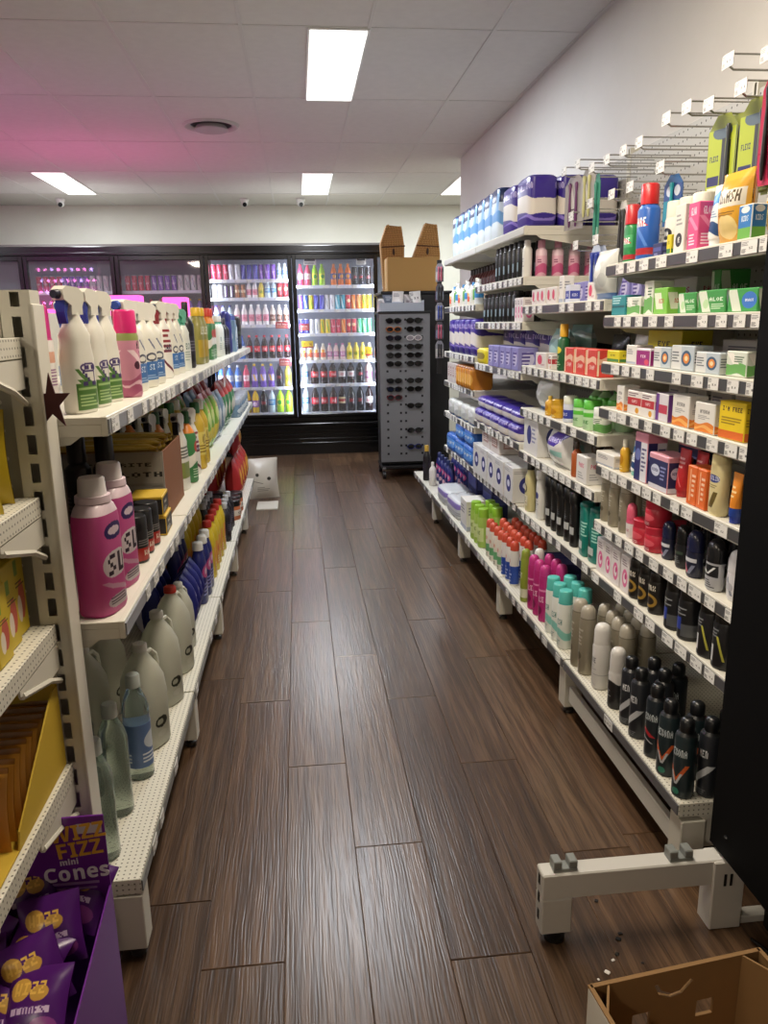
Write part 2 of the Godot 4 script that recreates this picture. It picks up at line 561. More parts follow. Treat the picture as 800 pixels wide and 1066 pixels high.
		"jar":
			var r: float = s.r
			part(o, "body", loftmesh("jar_%.4f_%.4f" % [r, h], [[0, r * 0.93, r * 0.93], [0.004, r, r], [h * 0.66, r, r], [h * 0.72, r * 0.92, r * 0.92]]), prn(s.d, rough))
			part(o, "lid", loftmesh("jarlid_%.4f_%.4f" % [r, h], [[h * 0.7, r * 0.99, r * 0.99], [h * 0.97, r * 0.98, r * 0.98], [h, r * 0.88, r * 0.88]]), mat(s.cap, 0.35))
		"rollon":
			var r: float = s.r
			var z: float = r * 0.72
			part(o, "body", loftmesh("roll_%.4f_%.4f" % [r, h], [[0, r * 0.8, z * 0.8], [0.006, r * 0.92, z * 0.92], [h * 0.4, r, z], [h * 0.56, r * 0.9, z * 0.95]]), prn(s.d, rough))
			part(o, "cap", loftmesh("rollcap_%.4f_%.4f" % [r, h], [[h * 0.56, r * 0.95, z], [h * 0.8, r * 0.92, z * 0.98], [h * 0.93, r * 0.72, z * 0.8], [h * 0.985, r * 0.42, z * 0.5], [h, r * 0.15, z * 0.2]]), mat(s.cap, 0.25))
		"tube":   # squeeze tube standing on its cap
			var r: float = s.r
			part(o, "cap", loftmesh("tubecap_%.4f_%.4f" % [r, h], [[0, r * 0.8, r * 0.8], [h * 0.14, r * 0.86, r * 0.86]]), mat(s.cap, 0.35))
			part(o, "body", loftmesh("tubebody_%.4f_%.4f" % [r, h], [[h * 0.14, r * 0.95, r * 0.95], [h * 0.2, r, r], [h * 0.5, r * 1.08, r * 0.8], [h * 0.8, r * 1.2, r * 0.4], [h * 0.95, r * 1.28, r * 0.1], [h, r * 1.28, r * 0.06]]), prn(s.d, rough))
		"hang":   # blister card hanging on a hook: origin at the hook hole
			var w: float = s.w
			part(o, "card", prismmesh("card_%.3f_%.3f" % [w, h], [Vector2(-w / 2, -h), Vector2(w / 2, -h), Vector2(w / 2, -h * 0.12), Vector2(w * 0.22, 0.012), Vector2(-w * 0.22, 0.012), Vector2(-w / 2, -h * 0.12)], -0.0008, 0.0008), mat(s.col, 0.4))
			part(o, "print", carton(w * 0.96, h * g(s, "pf", 0.4), 0.003, 0.0008), prn(s.d, 0.35), Vector3(0, -h * g(s, "py", 0.55), 0.0005))
			for k in int(g(s, "sticks", 2)):
				part(o, g(s, "inside", "toothbrush"), loftmesh("stick_%.3f" % h, [[-h * 0.95, 0.003, 0.003], [-h * 0.8, 0.007, 0.006], [-h * 0.5, 0.006, 0.005], [-h * 0.28, 0.004, 0.004], [-h * 0.12, 0.007, 0.008], [-h * 0.08, 0.004, 0.005]], 8), mat(s.stick, 0.3), Vector3((k - 0.5 * (g(s, "sticks", 2) - 1) + g(s, "sx", 0.0)) * w * 0.34, 0, 0.007))
	return o

func meshed(key: String, how: Callable) -> Mesh:
	if not meshes.has(key):
		meshes[key] = how.call()
	return meshes[key]

func place(s: Dictionary, at: Vector3, turn: float, label: String, group := "", tilt := 0.0) -> Node3D:
	var key := str(s)
	if not protos.has(key):
		protos[key] = make(s)
	var o: Node3D = protos[key].duplicate()
	o.name = numbered(s.n)
	add_child(o)
	o.position = at
	o.rotation = Vector3(tilt, turn, 0)
	o.set_meta("label", label)
	o.set_meta("category", s.c)
	if group:
		o.set_meta("group", group)
	return o

# a block of one product along a shelf: n along the aisle from d, rows away from the shopper. side +1: the wall shelving, -1: the island
func run(side: int, y: float, x: float, d: float, step: float, n: int, rows: int, rowstep: float, s: Dictionary, label: String, jit := 0.004, skip := 0.0) -> void:
	for r in rows:
		for i in n:
			if skip > 0 and r > 0 and rng.randf() < skip:
				continue
			var l := label
			if n > 1:
				l += ", " + ORD[mini(i, 11)]
			if rows > 1:
				l += ", " + ROWS[mini(r, 3)]
			var px := x + side * r * rowstep + rng.randf_range(-jit, jit)
			var pd := d + i * step + rng.randf_range(-jit, jit)
			place(s, V(px, y, pd), -side * PI / 2 + rng.randf_range(-0.12, 0.12) * (0.2 if s.k in ["box", "pack", "bag"] else 1.0) + g(s, "turn", 0.0), l, label if n * rows > 1 else "")

# one of each along a shelf: items = [x, d, spec, label]
func row(side: int, y: float, items: Array) -> void:
	for it in items:
		place(it[2], V(it[0], y, it[1]), -side * PI / 2 + rng.randf_range(-0.06, 0.06) + g(it[2], "turn", 0.0), it[3], it[4] if it.size() > 4 else "")

func can(nm: String, r: float, h: float, d: String, cap: String, more := {}) -> Dictionary:
	var s := {"k": "can", "n": nm, "c": "can", "r": r, "h": h, "d": d, "cap": cap}
	s.merge(more, true)
	return s

func bot(nm: String, r: float, h: float, d: String, cap: String, more := {}) -> Dictionary:
	var s := {"k": "bottle", "n": nm, "c": "bottle", "r": r, "h": h, "d": d, "cap": cap}
	s.merge(more, true)
	return s

func ctn(nm: String, w: float, h: float, p: float, d: String, more := {}) -> Dictionary:
	var s := {"k": "box", "n": nm, "c": "box", "w": w, "h": h, "p": p, "d": d}
	s.merge(more, true)
	return s

func pk(nm: String, w: float, h: float, p: float, d: String, more := {}) -> Dictionary:
	var s := {"k": "pack", "n": nm, "c": "pack", "w": w, "h": h, "p": p, "d": d}
	s.merge(more, true)
	return s

func bag(nm: String, w: float, h: float, p: float, d: String, more := {}) -> Dictionary:
	var s := {"k": "bag", "n": nm, "c": "bag", "w": w, "h": h, "p": p, "d": d}
	s.merge(more, true)
	return s

# ---------------------------------------------------------------- stage
func wp(t: Node3D, called: String, m: Mesh, material: Material) -> MeshInstance3D:
	return part(t, called, m, material, -t.position)

func lamp_panel(x: float, d: float, label: String, tone := "f2f8ff") -> void:
	var t := thing("ceiling_light", label, "light", V(x, CEIL, d), 0.0, "flat ceiling light panels")
	part(t, "frame", boxmesh(-0.148, -0.006, -0.6, 0.148, 0.004, 0.6, 0.002), mat("e8e8e6", 0.5))
	part(t, "diffuser", boxmesh(-0.136, -0.009, -0.588, 0.136, -0.005, 0.588), glow("fffdf8", 2.2))
	area(V(x, CEIL - 0.012, d), Vector3(-PI / 2, 0, 0), Vector2(0.27, 1.17), tone, PANEL_POWER)

func area(at: Vector3, rot: Vector3, size: Vector2, hex: String, power: float) -> void:
	var l := AreaLight3D.new()
	l.name = numbered("area_light")
	add_child(l)
	l.position = at
	l.rotation = rot
	l.area_size = size
	l.area_normalize_energy = true
	l.light_color = H(hex)
	l.light_energy = power
	l.shadow_enabled = true
	l.area_range = 30.0
	l.area_attenuation = 2.0

func stage() -> void:
	var cam := Camera3D.new()
	cam.name = "camera"
	add_child(cam)
	cam.position = Vector3(0, EYE, 0)
	cam.rotation = Vector3(-0.23883, -0.10478, -0.01608)
	cam.fov = 66.8
	cam.near = 0.05
	cam.far = 60.0
	cam.current = true
	var we := WorldEnvironment.new()
	we.name = "environment"
	var env := Environment.new()
	env.background_mode = Environment.BG_COLOR
	env.background_color = Color.BLACK
	env.ambient_light_source = Environment.AMBIENT_SOURCE_DISABLED
	env.tonemap_mode = Environment.TONE_MAPPER_LINEAR
	env.tonemap_exposure = EXPOSURE
	env.sdfgi_enabled = true
	env.ssao_enabled = true
	env.ssil_enabled = true
	we.environment = env
	add_child(we)
	lamp_panel(0.252, 4.67, "bright ceiling panel above the middle of the aisle")
	lamp_panel(0.245, 8.27, "bright ceiling panel in front of the lit cooler doors")
	lamp_panel(-2.15, 8.27, "bright ceiling panel above the dark cooler doors")
	lamp_panel(1.745, 8.27, "bright ceiling panel mostly hidden behind the wall corner")
	for q in [[0.252, 1.9], [-2.15, 4.67], [-2.15, 1.07], [-4.3, 4.67], [-2.15, -2.0]]:
		lamp_panel(q[0], q[1], "ceiling panel lighting the shop around the camera", "ffefd8" if q[1] < 2.5 else "f2f8ff")

# ---------------------------------------------------------------- room shell
func wood() -> Array:
	var w := 384
	var h := 768
	var im := Image.create(w, h, false, Image.FORMAT_RGB8)
	var hm := Image.create(w, h, false, Image.FORMAT_L8)
	var n1 := FastNoiseLite.new()
	n1.seed = 11
	n1.frequency = 0.05
	n1.fractal_octaves = 3
	var n2 := FastNoiseLite.new()
	n2.seed = 5
	n2.frequency = 0.28
	n2.fractal_octaves = 2
	var n3 := FastNoiseLite.new()
	n3.seed = 23
	n3.frequency = 0.02
	var dark := H("37291e")
	var mid := H("5f4a38")
	var pale := H("8a7159")
	for y in h:
		for x in w:
			var warp := n3.get_noise_2d(x * 1.0, y * 0.2) * 4.0
			var a := n1.get_noise_2d(x + warp, y * 0.03) * 0.5 + 0.5
			var b := n2.get_noise_2d(x + warp, y * 0.022) * 0.5 + 0.5
			var v := clampf(a * 0.75 + b * 0.45 - 0.1, 0.0, 1.0)
			var c := dark.lerp(mid, clampf(v * 1.7, 0, 1)).lerp(pale, clampf((v - 0.5) * 1.5, 0, 1))
			if b < 0.3:
				c = c.lerp(H("2c231d"), (0.3 - b) * 2.6)
			im.set_pixel(x, y, c)
			hm.set_pixel(x, y, Color(b, b, b))
	return [ImageTexture.create_from_image(im), ImageTexture.create_from_image(hm)]

func wood_mat(tex: Array, tint: String, off: Vector3, world := false) -> StandardMaterial3D:
	var m := StandardMaterial3D.new()
	m.albedo_texture = tex[0]
	m.albedo_color = H(tint)
	m.roughness = 0.29
	m.uv1_offset = off
	if not world:
		m.heightmap_enabled = true
		m.heightmap_texture = tex[1]
		m.heightmap_scale = 0.05
	if world:
		m.uv1_triplanar = true
		m.uv1_world_triplanar = true
		m.uv1_scale = Vector3(1.85, 0.8, 0.8)
	return m

func dots(base: String, hole: String, radius: float, scale: float) -> StandardMaterial3D:
	var im := Image.create(64, 64, false, Image.FORMAT_RGB8)
	im.fill(H(base))
	for y in 64:
		for x in 64:
			if Vector2(x - 31.5, y - 31.5).length() < radius * 64:
				im.set_pixel(x, y, H(hole))
	var m := StandardMaterial3D.new()
	m.albedo_texture = ImageTexture.create_from_image(im)
	m.roughness = 0.5
	m.uv1_triplanar = true
	m.uv1_world_triplanar = true
	m.uv1_triplanar_sharpness = 8.0
	m.uv1_scale = Vector3.ONE * scale
	return m

func plaster(hex: String, hex2: String, freq: float) -> StandardMaterial3D:
	var nt := NoiseTexture2D.new()
	nt.width = 256
	nt.height = 256
	nt.seamless = true
	var fn := FastNoiseLite.new()
	fn.seed = 4
	fn.frequency = freq
	fn.fractal_octaves = 4
	nt.noise = fn
	var gr := Gradient.new()
	gr.set_color(0, H(hex))
	gr.set_color(1, H(hex2))
	nt.color_ramp = gr
	var m := StandardMaterial3D.new()
	m.albedo_texture = nt
	m.roughness = 0.85
	m.uv1_triplanar = true
	m.uv1_world_triplanar = true
	m.uv1_scale = Vector3.ONE * 0.5
	return m

func shell() -> void:
	var tex := wood()
	var fl := struct("floor", boxmesh(-5.6, -0.1, -3.6, 3.3, -0.007, 9.8), wood_mat(tex, "ffffff", Vector3.ZERO, true))
	# planks: 0.18 wide, 1.22 long, joints staggered as they lie
	var vari := []
	var tints := ["ffffff", "e4e0dc", "f4ece4", "d8d2cc", "fff8f0", "cfc8c2"]
	for k in 9:
		vari.append(wood_mat(tex, tints[k % 6], Vector3((k % 3) / 3.0, 0, 0)))
	var st := st_new()
	var hw := 0.0897
	var hl := 0.609
	var c := 0.0014
	var up := Vector3.UP
	quad(st, Vector3(-hw + c, 0, hl - c), Vector3(hw - c, 0, hl - c), Vector3(hw - c, 0, -hl + c), Vector3(-hw + c, 0, -hl + c), up, [Vector2(0.01, 0.99), Vector2(0.323, 0.99), Vector2(0.323, 0.01), Vector2(0.01, 0.01)])
	for s in [-1.0, 1.0]:
		quad(st, Vector3(s * (hw - c), 0, hl - c), Vector3(s * hw, -0.002, hl), Vector3(s * hw, -0.002, -hl), Vector3(s * (hw - c), 0, -hl + c), Vector3(s, 1, 0).normalized(), [Vector2(0.01, 0.9), Vector2(0.012, 0.9), Vector2(0.012, 0.1), Vector2(0.01, 0.1)])
		quad(st, Vector3(-hw + c, 0, s * (hl - c)), Vector3(-hw, -0.002, s * hl), Vector3(hw, -0.002, s * hl), Vector3(hw - c, 0, s * (hl - c)), Vector3(0, 1, s).normalized(), [Vector2(0.01, 0.9), Vector2(0.012, 0.9), Vector2(0.012, 0.1), Vector2(0.01, 0.1)])
		quad(st, Vector3(s * hw, -0.002, hl), Vector3(s * hw, -0.007, hl), Vector3(s * hw, -0.007, -hl), Vector3(s * hw, -0.002, -hl), Vector3(s, 0, 0), [Vector2(0.01, 0.9), Vector2(0.012, 0.9), Vector2(0.012, 0.1), Vector2(0.01, 0.1)])
		quad(st, Vector3(-hw, -0.002, s * hl), Vector3(-hw, -0.007, s * hl), Vector3(hw, -0.007, s * hl), Vector3(hw, -0.002, s * hl), Vector3(0, 0, s), [Vector2(0.01, 0.9), Vector2(0.012, 0.9), Vector2(0.012, 0.1), Vector2(0.01, 0.1)])
	var pm := st.commit()
	var joint := {-1: 1.43, 0: 2.2, 1: 1.79, 2: 1.39, 3: 2.15, 4: 1.7}
	for k in range(-3, 8):
		var j0: float = joint.get(k, 0.9 + fmod(k * 0.53 + 3.0, 1.2))
		for i in range(-2, 6):
			var d0: float = j0 + i * 1.22
			if d0 + 1.22 < 0.4 or d0 > COOLER:
				continue
			part(fl, "plank", pm, vari[(k * 5 + i * 7 + 40) % 9], V(-0.083 + 0.18 * (k + 0.5), 0, d0 + 0.61), Vector3(0, PI * ((k + i * 3 + 20) % 2), 0))
	var paint := plaster("d9d7d2", "dedcd7", 0.02)
	var cream := plaster("dedccd", "e3e1d3", 0.02)
	struct("wall_right", boxmesh(WALLX, 0, -3.6, WALLX + 0.14, CEIL + 0.36, 7.0), paint)
	struct("wall_back", boxmesh(-5.6, 0, BACKWALL, 3.3, CEIL + 0.36, BACKWALL + 0.12), cream)
	struct("wall_recess", boxmesh(3.2, 0, 6.86, 3.34, CEIL + 0.36, BACKWALL), cream)
	struct("wall_return", boxmesh(WALLX + 0.14, 0, 6.86, 3.2, CEIL + 0.36, 7.0), paint)
	struct("wall_left", boxmesh(-5.74, 0, -3.6, -5.6, CEIL + 0.36, BACKWALL), paint)
	struct("wall_front", boxmesh(-5.6, 0, -3.74, WALLX, CEIL + 0.36, -3.6), paint)
	# suspended ceiling
	var tile := plaster("dcdad6", "e2e0dc", 0.1)
	var ce := struct("ceiling", boxmesh(-5.74, CEIL + 0.36, -3.74, 3.34, CEIL + 0.46, BACKWALL + 0.12), mat("888888", 0.9))
	var tm := boxmesh(-0.2965, 0.004, -0.5965, 0.2965, 0.02, 0.5965, 0.003)
	var rail := mat("d6d4d0", 0.45)
	var x0 := -1.4057
	var z0 := 4.067
	for i in range(-7, 8):
		for k in range(-7, 5):
			var cx := x0 + 0.6 * (i + 0.5)
			var cd := z0 + 1.2 * (k + 0.5)
			if (cx > WALLX + 0.2 and cd < 6.9) or cd > BACKWALL - 0.3:
				continue
			if absf(cx + 0.5057) < 0.1 and absf(cd - 5.867) < 0.1:      # the tile that the air outlet is cut into
				var cut := CSGBox3D.new()
				cut.name = "tile"
				cut.size = Vector3(0.593, 0.016, 1.193)
				cut.material = tile
				var bore := CSGCylinder3D.new()
				bore.name = "bore"
				bore.operation = CSGShape3D.OPERATION_SUBTRACTION
				bore.radius = 0.15
				bore.material = tile
				bore.height = 0.1
				bore.sides = 36
				bore.position = Vector3(-0.535 - cx, 0, -5.95 + cd)
				cut.add_child(bore)
				ce.add_child(cut, true)
				cut.position = V(cx, CEIL + 0.012, cd)
				continue
			part(ce, "tile", tm, tile, V(cx, CEIL, cd))
	for i in range(-7, 9):
		var x := x0 + 0.6 * i
		var a := -3.6 if x < WALLX else 7.0
		part(ce, "grid_rail", boxmesh(-0.009, 0, a, 0.009, 0.012, BACKWALL, 0.001), rail, Vector3(x, CEIL, 0))
	for k in range(-6, 5):
		var d := z0 + 1.2 * k
		part(ce, "grid_rail", boxmesh(-5.6, 0.001, -0.009, WALLX if d < 7.0 else 3.2, 0.011, 0.009, 0.001), rail, V(0, CEIL, d))
	part(ce, "edge_strip", boxmesh(-5.6, 0.003, 8.876, 3.2, 0.02, BACKWALL), mat("d6d3ca", 0.8), V(0, CEIL, 0))
	part(ce, "edge_angle", boxmesh(WALLX - 0.02, 0, -3.6, WALLX, 0.012, 7.0), rail, V(0, CEIL, 0))
	# round air outlet
	var t := thing("air_vent", "round white ceiling air vent with a dark slot", "vent", V(-0.535, CEIL, 5.95))
	part(t, "rim", openloft("ventrim", [[0.004, 0.14, 0.14], [-0.006, 0.146, 0.146], [-0.012, 0.18, 0.18], [0.003, 0.195, 0.195]], 36), mat("c9c5c1", 0.5))
	part(t, "duct", openloft("ventduct", [[0.002, 0.146, 0.146], [0.3, 0.146, 0.146]], 30), mat("8a8886", 0.6))
	part(t, "deflector", loftmesh("ventdisc", [[-0.004, 0.10, 0.10], [-0.03, 0.118, 0.118], [-0.034, 0.11, 0.11]], 30), mat("b9b4b0", 0.5))
	var cams := [[-2.47, "above the dark cooler doors"], [-0.52, "above the lit can cooler door"], [0.095, "beside the far ceiling panel"]]
	for q in cams:
		var s := thing("security_camera", "small white dome security camera " + q[1], "camera", V(q[0], CEIL, 9.2), 0.0, "ceiling security cameras")
		part(s, "mount", loftmesh("cammount", [[0, 0.05, 0.05], [-0.012, 0.052, 0.052], [-0.03, 0.042, 0.042]], 18), mat("e4e4e0", 0.4))
		var bl := part(s, "ball", loftmesh("camball", [[-0.02, 0.03, 0.03], [-0.04, 0.04, 0.04], [-0.06, 0.038, 0.038], [-0.075, 0.026, 0.026], [-0.083, 0.01, 0.01]], 16), mat("dcdcd8", 0.35))
		part(bl, "lens", loftmesh("camlens", [[0, 0.024, 0.024], [0.012, 0.022, 0.022]], 14), mat("0c0c0e", 0.15), Vector3(0.004, -0.062, 0.03), Vector3(PI * 0.62, 0, 0))

# ---------------------------------------------------------------- shelving
func ticketed(sh: Node3D, side: int, xf: float, y: float, a: float, b: float, org: Vector3, dense := 0.8) -> void:
	var x := xf - side * 0.0045
	var d := a + 0.05
	while d < b - 0.04:
		if rng.randf() < dense:
			var k := rng.randi() % 4
			part(sh, "price_ticket", carton([0.046, 0.05, 0.055, 0.06][rng.randi() % 4], 0.028, 0.0016, 0.0), prn("ticket%d" % k, 0.4), V(x, y - 0.0315, d) - org, Vector3(0, -side * PI / 2, 0))
		d += rng.randf_range(0.062, 0.105)

func shelf(t: Node3D, side: int, xf: float, xb: float, y: float, a: float, b: float, perforated := false, channel := "4a4b4e", dense := 0.8, called := "shelf") -> MeshInstance3D:
	var st := st_new()
	var s := float(side)
	bx(st, xf + s * 0.004, y - 0.014, a + 0.0045, xb, y, b - 0.0045, 0.001)
	bx(st, xf, y - 0.036, a + 0.004, xf + s * 0.012, y + 0.001, b - 0.004, 0.0015)
	# hemmed ends
	for e in [a + 0.004, b - 0.012]:
		bx(st, xf + s * 0.0122, y - 0.0355, e + 0.0006, xb, y - 0.0142, e + 0.0074)
	var sh := wp(t, called, st.commit(), mats["perforated"] if perforated else mat("d8d5c8", 0.42))
	part(sh, "ticket_channel", boxmesh(xf - s * 0.0035, y - 0.0305, a + 0.006, xf - s * 0.0001, y - 0.0045, b - 0.006), mat(channel, 0.35))
	ticketed(sh, side, xf, y, a, b, Vector3.ZERO, dense)
	for e in [a + 0.006, b - 0.010]:
		var poly := [Vector2(xb, y - 0.036), Vector2(xf + s * 0.05, y - 0.036), Vector2(xf + s * 0.07, y - 0.05), Vector2(xb - s * 0.03, y - 0.10), Vector2(xb, y - 0.12)]
		var bs := st_new()
		prism(bs, poly, -e, -e - 0.003)
		part(sh, "bracket", bs.commit(), mat("d2cfc2", 0.42))
	return sh

func post(t: Node3D, x: float, d: float, h: float, w := 0.05, dp := 0.03, facing := Vector3(0, 0, 1)) -> void:
	# hollow upright whose face is pierced by a column of slots
	var st := st_new()
	var c := V(x, 0, d)
	var across := Vector3(1, 0, 0) if absf(facing.z) > 0.5 else Vector3(0, 0, 1)
	var hu := (w if absf(facing.z) > 0.5 else dp) / 2      # half width of the face
	var hn := (dp if absf(facing.z) > 0.5 else w) / 2
	var sw := 0.0075 if hu > 0.02 else 0.006
	var th := 0.001
	var plate := func(u0: float, u1: float, n0: float, n1: float, y0: float, y1: float):
		var half: Vector3 = (across * absf(u1 - u0) + facing.abs() * absf(n1 - n0) + Vector3.UP * (y1 - y0)) / 2
		cbox(st, c + across * (u0 + u1) / 2 + facing * (n0 + n1) / 2 + Vector3.UP * (y0 + y1) / 2, half)
	plate.call(-hu, hu, -hn, -hn + 2 * th, 0.02, h)
	for s in [-1.0, 1.0]:
		plate.call(s * hu, s * (hu - 2 * th), -hn + 2.1 * th, hn - 2.1 * th, 0.02, h)
		plate.call(s * hu, s * sw, hn - 2 * th, hn, 0.02, h)
	var y := 0.02
	while y < h:
		var top := minf(h, y + 0.016)
		plate.call(-sw, sw, hn - 2 * th, hn, y, top)
		y += 0.05
	plate.call(-hu, hu, -hn, hn, h, h + 0.003)
	wp(t, "upright", st.commit(), mat("d0cdbf", 0.45))

func foot(t: Node3D, side: int, xf: float, xb: float, d: float, h := 0.165) -> void:
	var st := st_new()
	var s := float(side)
	bx(st, xf + s * 0.008, 0.03, d - 0.03, xf + s * 0.07, h, d + 0.03, 0.002)
	bx(st, xf + s * 0.0702, 0.08, d - 0.015, xb, h - 0.0004, d + 0.015, 0.002)
	var f := wp(t, "foot", st.commit(), mat("d4d1c4", 0.45))
	part(f, "levelling_screw", loftmesh("screwfoot", [[0, 0.018, 0.018], [0.012, 0.018, 0.018], [0.014, 0.008, 0.008], [0.034, 0.008, 0.008]], 12), mat("55534f", 0.4, 0.7), V(xf + s * 0.035, 0, d))

func hook(t: Node3D, y: float, d: float, tip: float, xb: float, ticket := true) -> void:
	var st := st_new()
	tube(st, [V(xb, y, d), V(tip, y, d), V(tip - 0.012, y + 0.008, d)], 0.0028, 6)
	if ticket:
		tube(st, [V(xb, y + 0.035, d), V(tip - 0.004, y + 0.035, d), V(tip - 0.014, y + 0.026, d)], 0.0024, 6)
	var o := wp(t, "hook", st.commit(), mat("b9b9b6", 0.25, 0.8))
	if ticket:
		part(o, "price_ticket", carton(0.052, 0.032, 0.0015, 0.0), prn("ticket%d" % (rng.randi() % 4), 0.4), V(tip - 0.016, y + 0.004, d), Vector3(0, -PI / 2, 0))

func wall_shelving() -> void:
	var xf := 0.95
	var xbase := 0.868
	var xb := 1.375
	var cuts := [1.5, 2.4, 3.3, 4.2, 5.1, 5.95]
	var levels := [[1.51, 1.36, 1.22, 1.08, 0.895, 0.71, 0.537], [1.41, 1.165, 0.985, 0.80, 0.54], [1.73, 1.53, 1.345, 1.135, 0.825, 0.546], [1.73, 1.44, 1.165, 0.98, 0.78, 0.55], []]
	var names := ["nearest the camera, beside the black cabinet", "second from the camera, holding red soap boxes", "third from the camera, with bulk toilet paper on top", "fourth from the camera, with orange packs", "last before the sunglasses rack, base shelf only"]
	for k in 5:
		var a: float = cuts[k]
		var b: float = cuts[k + 1]
		var t := thing("wall_shelving_bay", "white metal wall shelving bay " + names[k], "shelving", V(1.1, 0, (a + b) / 2), 0.0, "wall shelving bays")
		var top := 2.0 if k < 4 else 0.5
		wp(t, "back_panel", boxmesh(xb + 0.0005, 0.1, a + 0.0005, xb + 0.02, top, b - 0.031), mats["pegs"])
		post(t, xb + 0.017, b - 0.0155, top + 0.02, 0.04, 0.03, Vector3(-1, 0, 0))
		shelf(t, 1, xbase, xb, 0.213, a + 0.06 if k == 0 else a, b, true, "5a5b5e", 0.5, "base_shelf")
		foot(t, 1, xbase, xb, a + (0.09 if k == 0 else 0.032))
		if k < 1:
			wp(t, "kick_rail", boxmesh(xbase + 0.012, 0.07, a + 0.07, xbase + 0.03, 0.125, b - 0.03, 0.002), mat("cfcdc4", 0.4))
		for y in levels[k]:
			shelf(t, 1, xf, xb, y, a, b, false, "4a4b4e" if y < 1.6 else "c9c8c2", 0.85 if y < 1.6 else 0.0)
		if k == 0:
			for q in [[1.905, 1.72], [1.905, 1.83], [1.94, 2.0], [1.885, 2.2], [1.885, 2.32], [1.862, 1.93], [1.862, 2.08], [1.76, 2.34]]:
				hook(t, q[0], q[1], 1.09, xb)
		if k == 1:
			for q in [[1.86, 2.5], [1.86, 2.62], [1.86, 2.76], [1.86, 2.9], [1.90, 3.05], [1.90, 3.2], [1.74, 2.55], [1.74, 2.7], [1.74, 2.9], [1.72, 3.1], [1.6, 2.75], [1.6, 2.95]]:
				hook(t, q[0], q[1], 1.09 if q[0] > 1.7 else 1.06, xb)

func island() -> void:
	var xb := -0.83
	var cuts := [1.47, 2.35, 3.25, 4.15, 5.05, 5.95]
	var names := ["nearest the camera, with trigger sprays on top", "second from the camera, holding bleach and navy bottles", "middle one of five, holding yellow bottles", "fourth from the camera, holding bags of pet food", "last before the cooler"]
	for k in 5:
		var a: float = cuts[k]
		var b: float = cuts[k + 1]
		var t := thing("island_shelving_bay", "low white island shelving bay " + names[k], "shelving", V(-0.6, 0, (a + b) / 2), 0.0, "island shelving bays")
		wp(t, "back_panel", boxmesh(xb - 0.02, 0.1, a + 0.0005, xb - 0.0005, 1.4, b - 0.031), mat("c8c5ba", 0.5))
		post(t, xb + 0.0, b - 0.0155, 1.41, 0.05, 0.03, Vector3(1, 0, 0))
		shelf(t, -1, -0.38, xb, 0.205, a, b, true, "777870", 0.35, "base_shelf")
		shelf(t, -1, -0.36, xb, 0.79, a, b, false, "8b8d94", 0.75)
		shelf(t, -1, -0.355, xb, 1.19, a, b, false, "8b8d94", 0.8)
		foot(t, -1, -0.372, xb, a + 0.032)
	# end display facing the camera
	var e := thing("end_display", "white slotted end display at the tip of the island shelving", "shelving", V(-0.93, 0, 1.3))
	wp(e, "back_panel", boxmesh(-1.4, 0.1, 1.435, -0.49, 1.38, 1.45), mats["pegs_big"])
	post(e, -0.467, 1.425, 1.41, 0.05, 0.05)
	post(e, -1.425, 1.425, 1.41, 0.05, 0.05)
	wp(e, "top_rail", boxmesh(-1.4, 1.33, 1.40, -0.495, 1.385, 1.434, 0.003), mat("d8d5c8", 0.4))
	var side := st_new()
	bx(side, -0.447, 0.02, 1.40, -0.439, 1.39, 1.46, 0.001)
	wp(e, "side_strip", side.commit(), mat("dcd9cc", 0.4))
	var foot_plate := st_new()
	bx(foot_plate, -0.478, 0.0, 1.325, -0.447, 0.20, 1.40, 0.002)
	wp(e, "foot", foot_plate.commit(), mat("d4d1c4", 0.45))
	for y in [1.335, 1.06, 0.82, 0.535]:
		var st := st_new()
		var near := 1.0 if y < 1.3 else 1.12
		bx(st, -1.39, y - 0.014, near + 0.0005, -0.4656, y, 1.398, 0.001)
		bx(st, -1.3905, y - 0.04, near, -0.4654, y + 0.001, near + 0.012, 0.0015)
		bx(st, -0.471, y - 0.034, near + 0.0008, -0.465, y + 0.0006, 1.398, 0.001)
		var sh := wp(e, "shelf", st.commit(), mats["perforated"])
		var poly := [Vector2(-1.398, y - 0.036), Vector2(-1.2, y - 0.036), Vector2(-1.2, y - 0.046), Vector2(-1.34, y - 0.085), Vector2(-1.398, y - 0.085)]
		var bs := st_new()
		prism(bs, poly, -0.002, 0.002, Transform3D(Basis(Vector3(0, 0, 1), Vector3(0, 1, 0), Vector3(-1, 0, 0)), Vector3(-0.468, 0, 0)))
		tube(bs, [V(-0.468, y - 0.05, 1.21), V(-0.468, y - 0.085, 1.34), V(-0.468, y - 0.11, 1.396)], 0.006, 6)
		part(sh, "bracket", bs.commit(), mat("d8d5c8", 0.42))
	# dried red star ornament taped to the strip
	var star := []
	for k in 10:
		var r := 0.034 if k % 2 == 0 else 0.013
		star.append(Vector2(sin(TAU * k / 10) * r, cos(TAU * k / 10) * r * 1.5))
	var sm := st_new()
	prism(sm, star, -0.002, 0.002)
	single("star_ornament", "dark red star ornament stuck to the end display post", "ornament", sm.commit(), mat("4a1a1c", 0.7), V(-0.428, 1.225, 1.405))

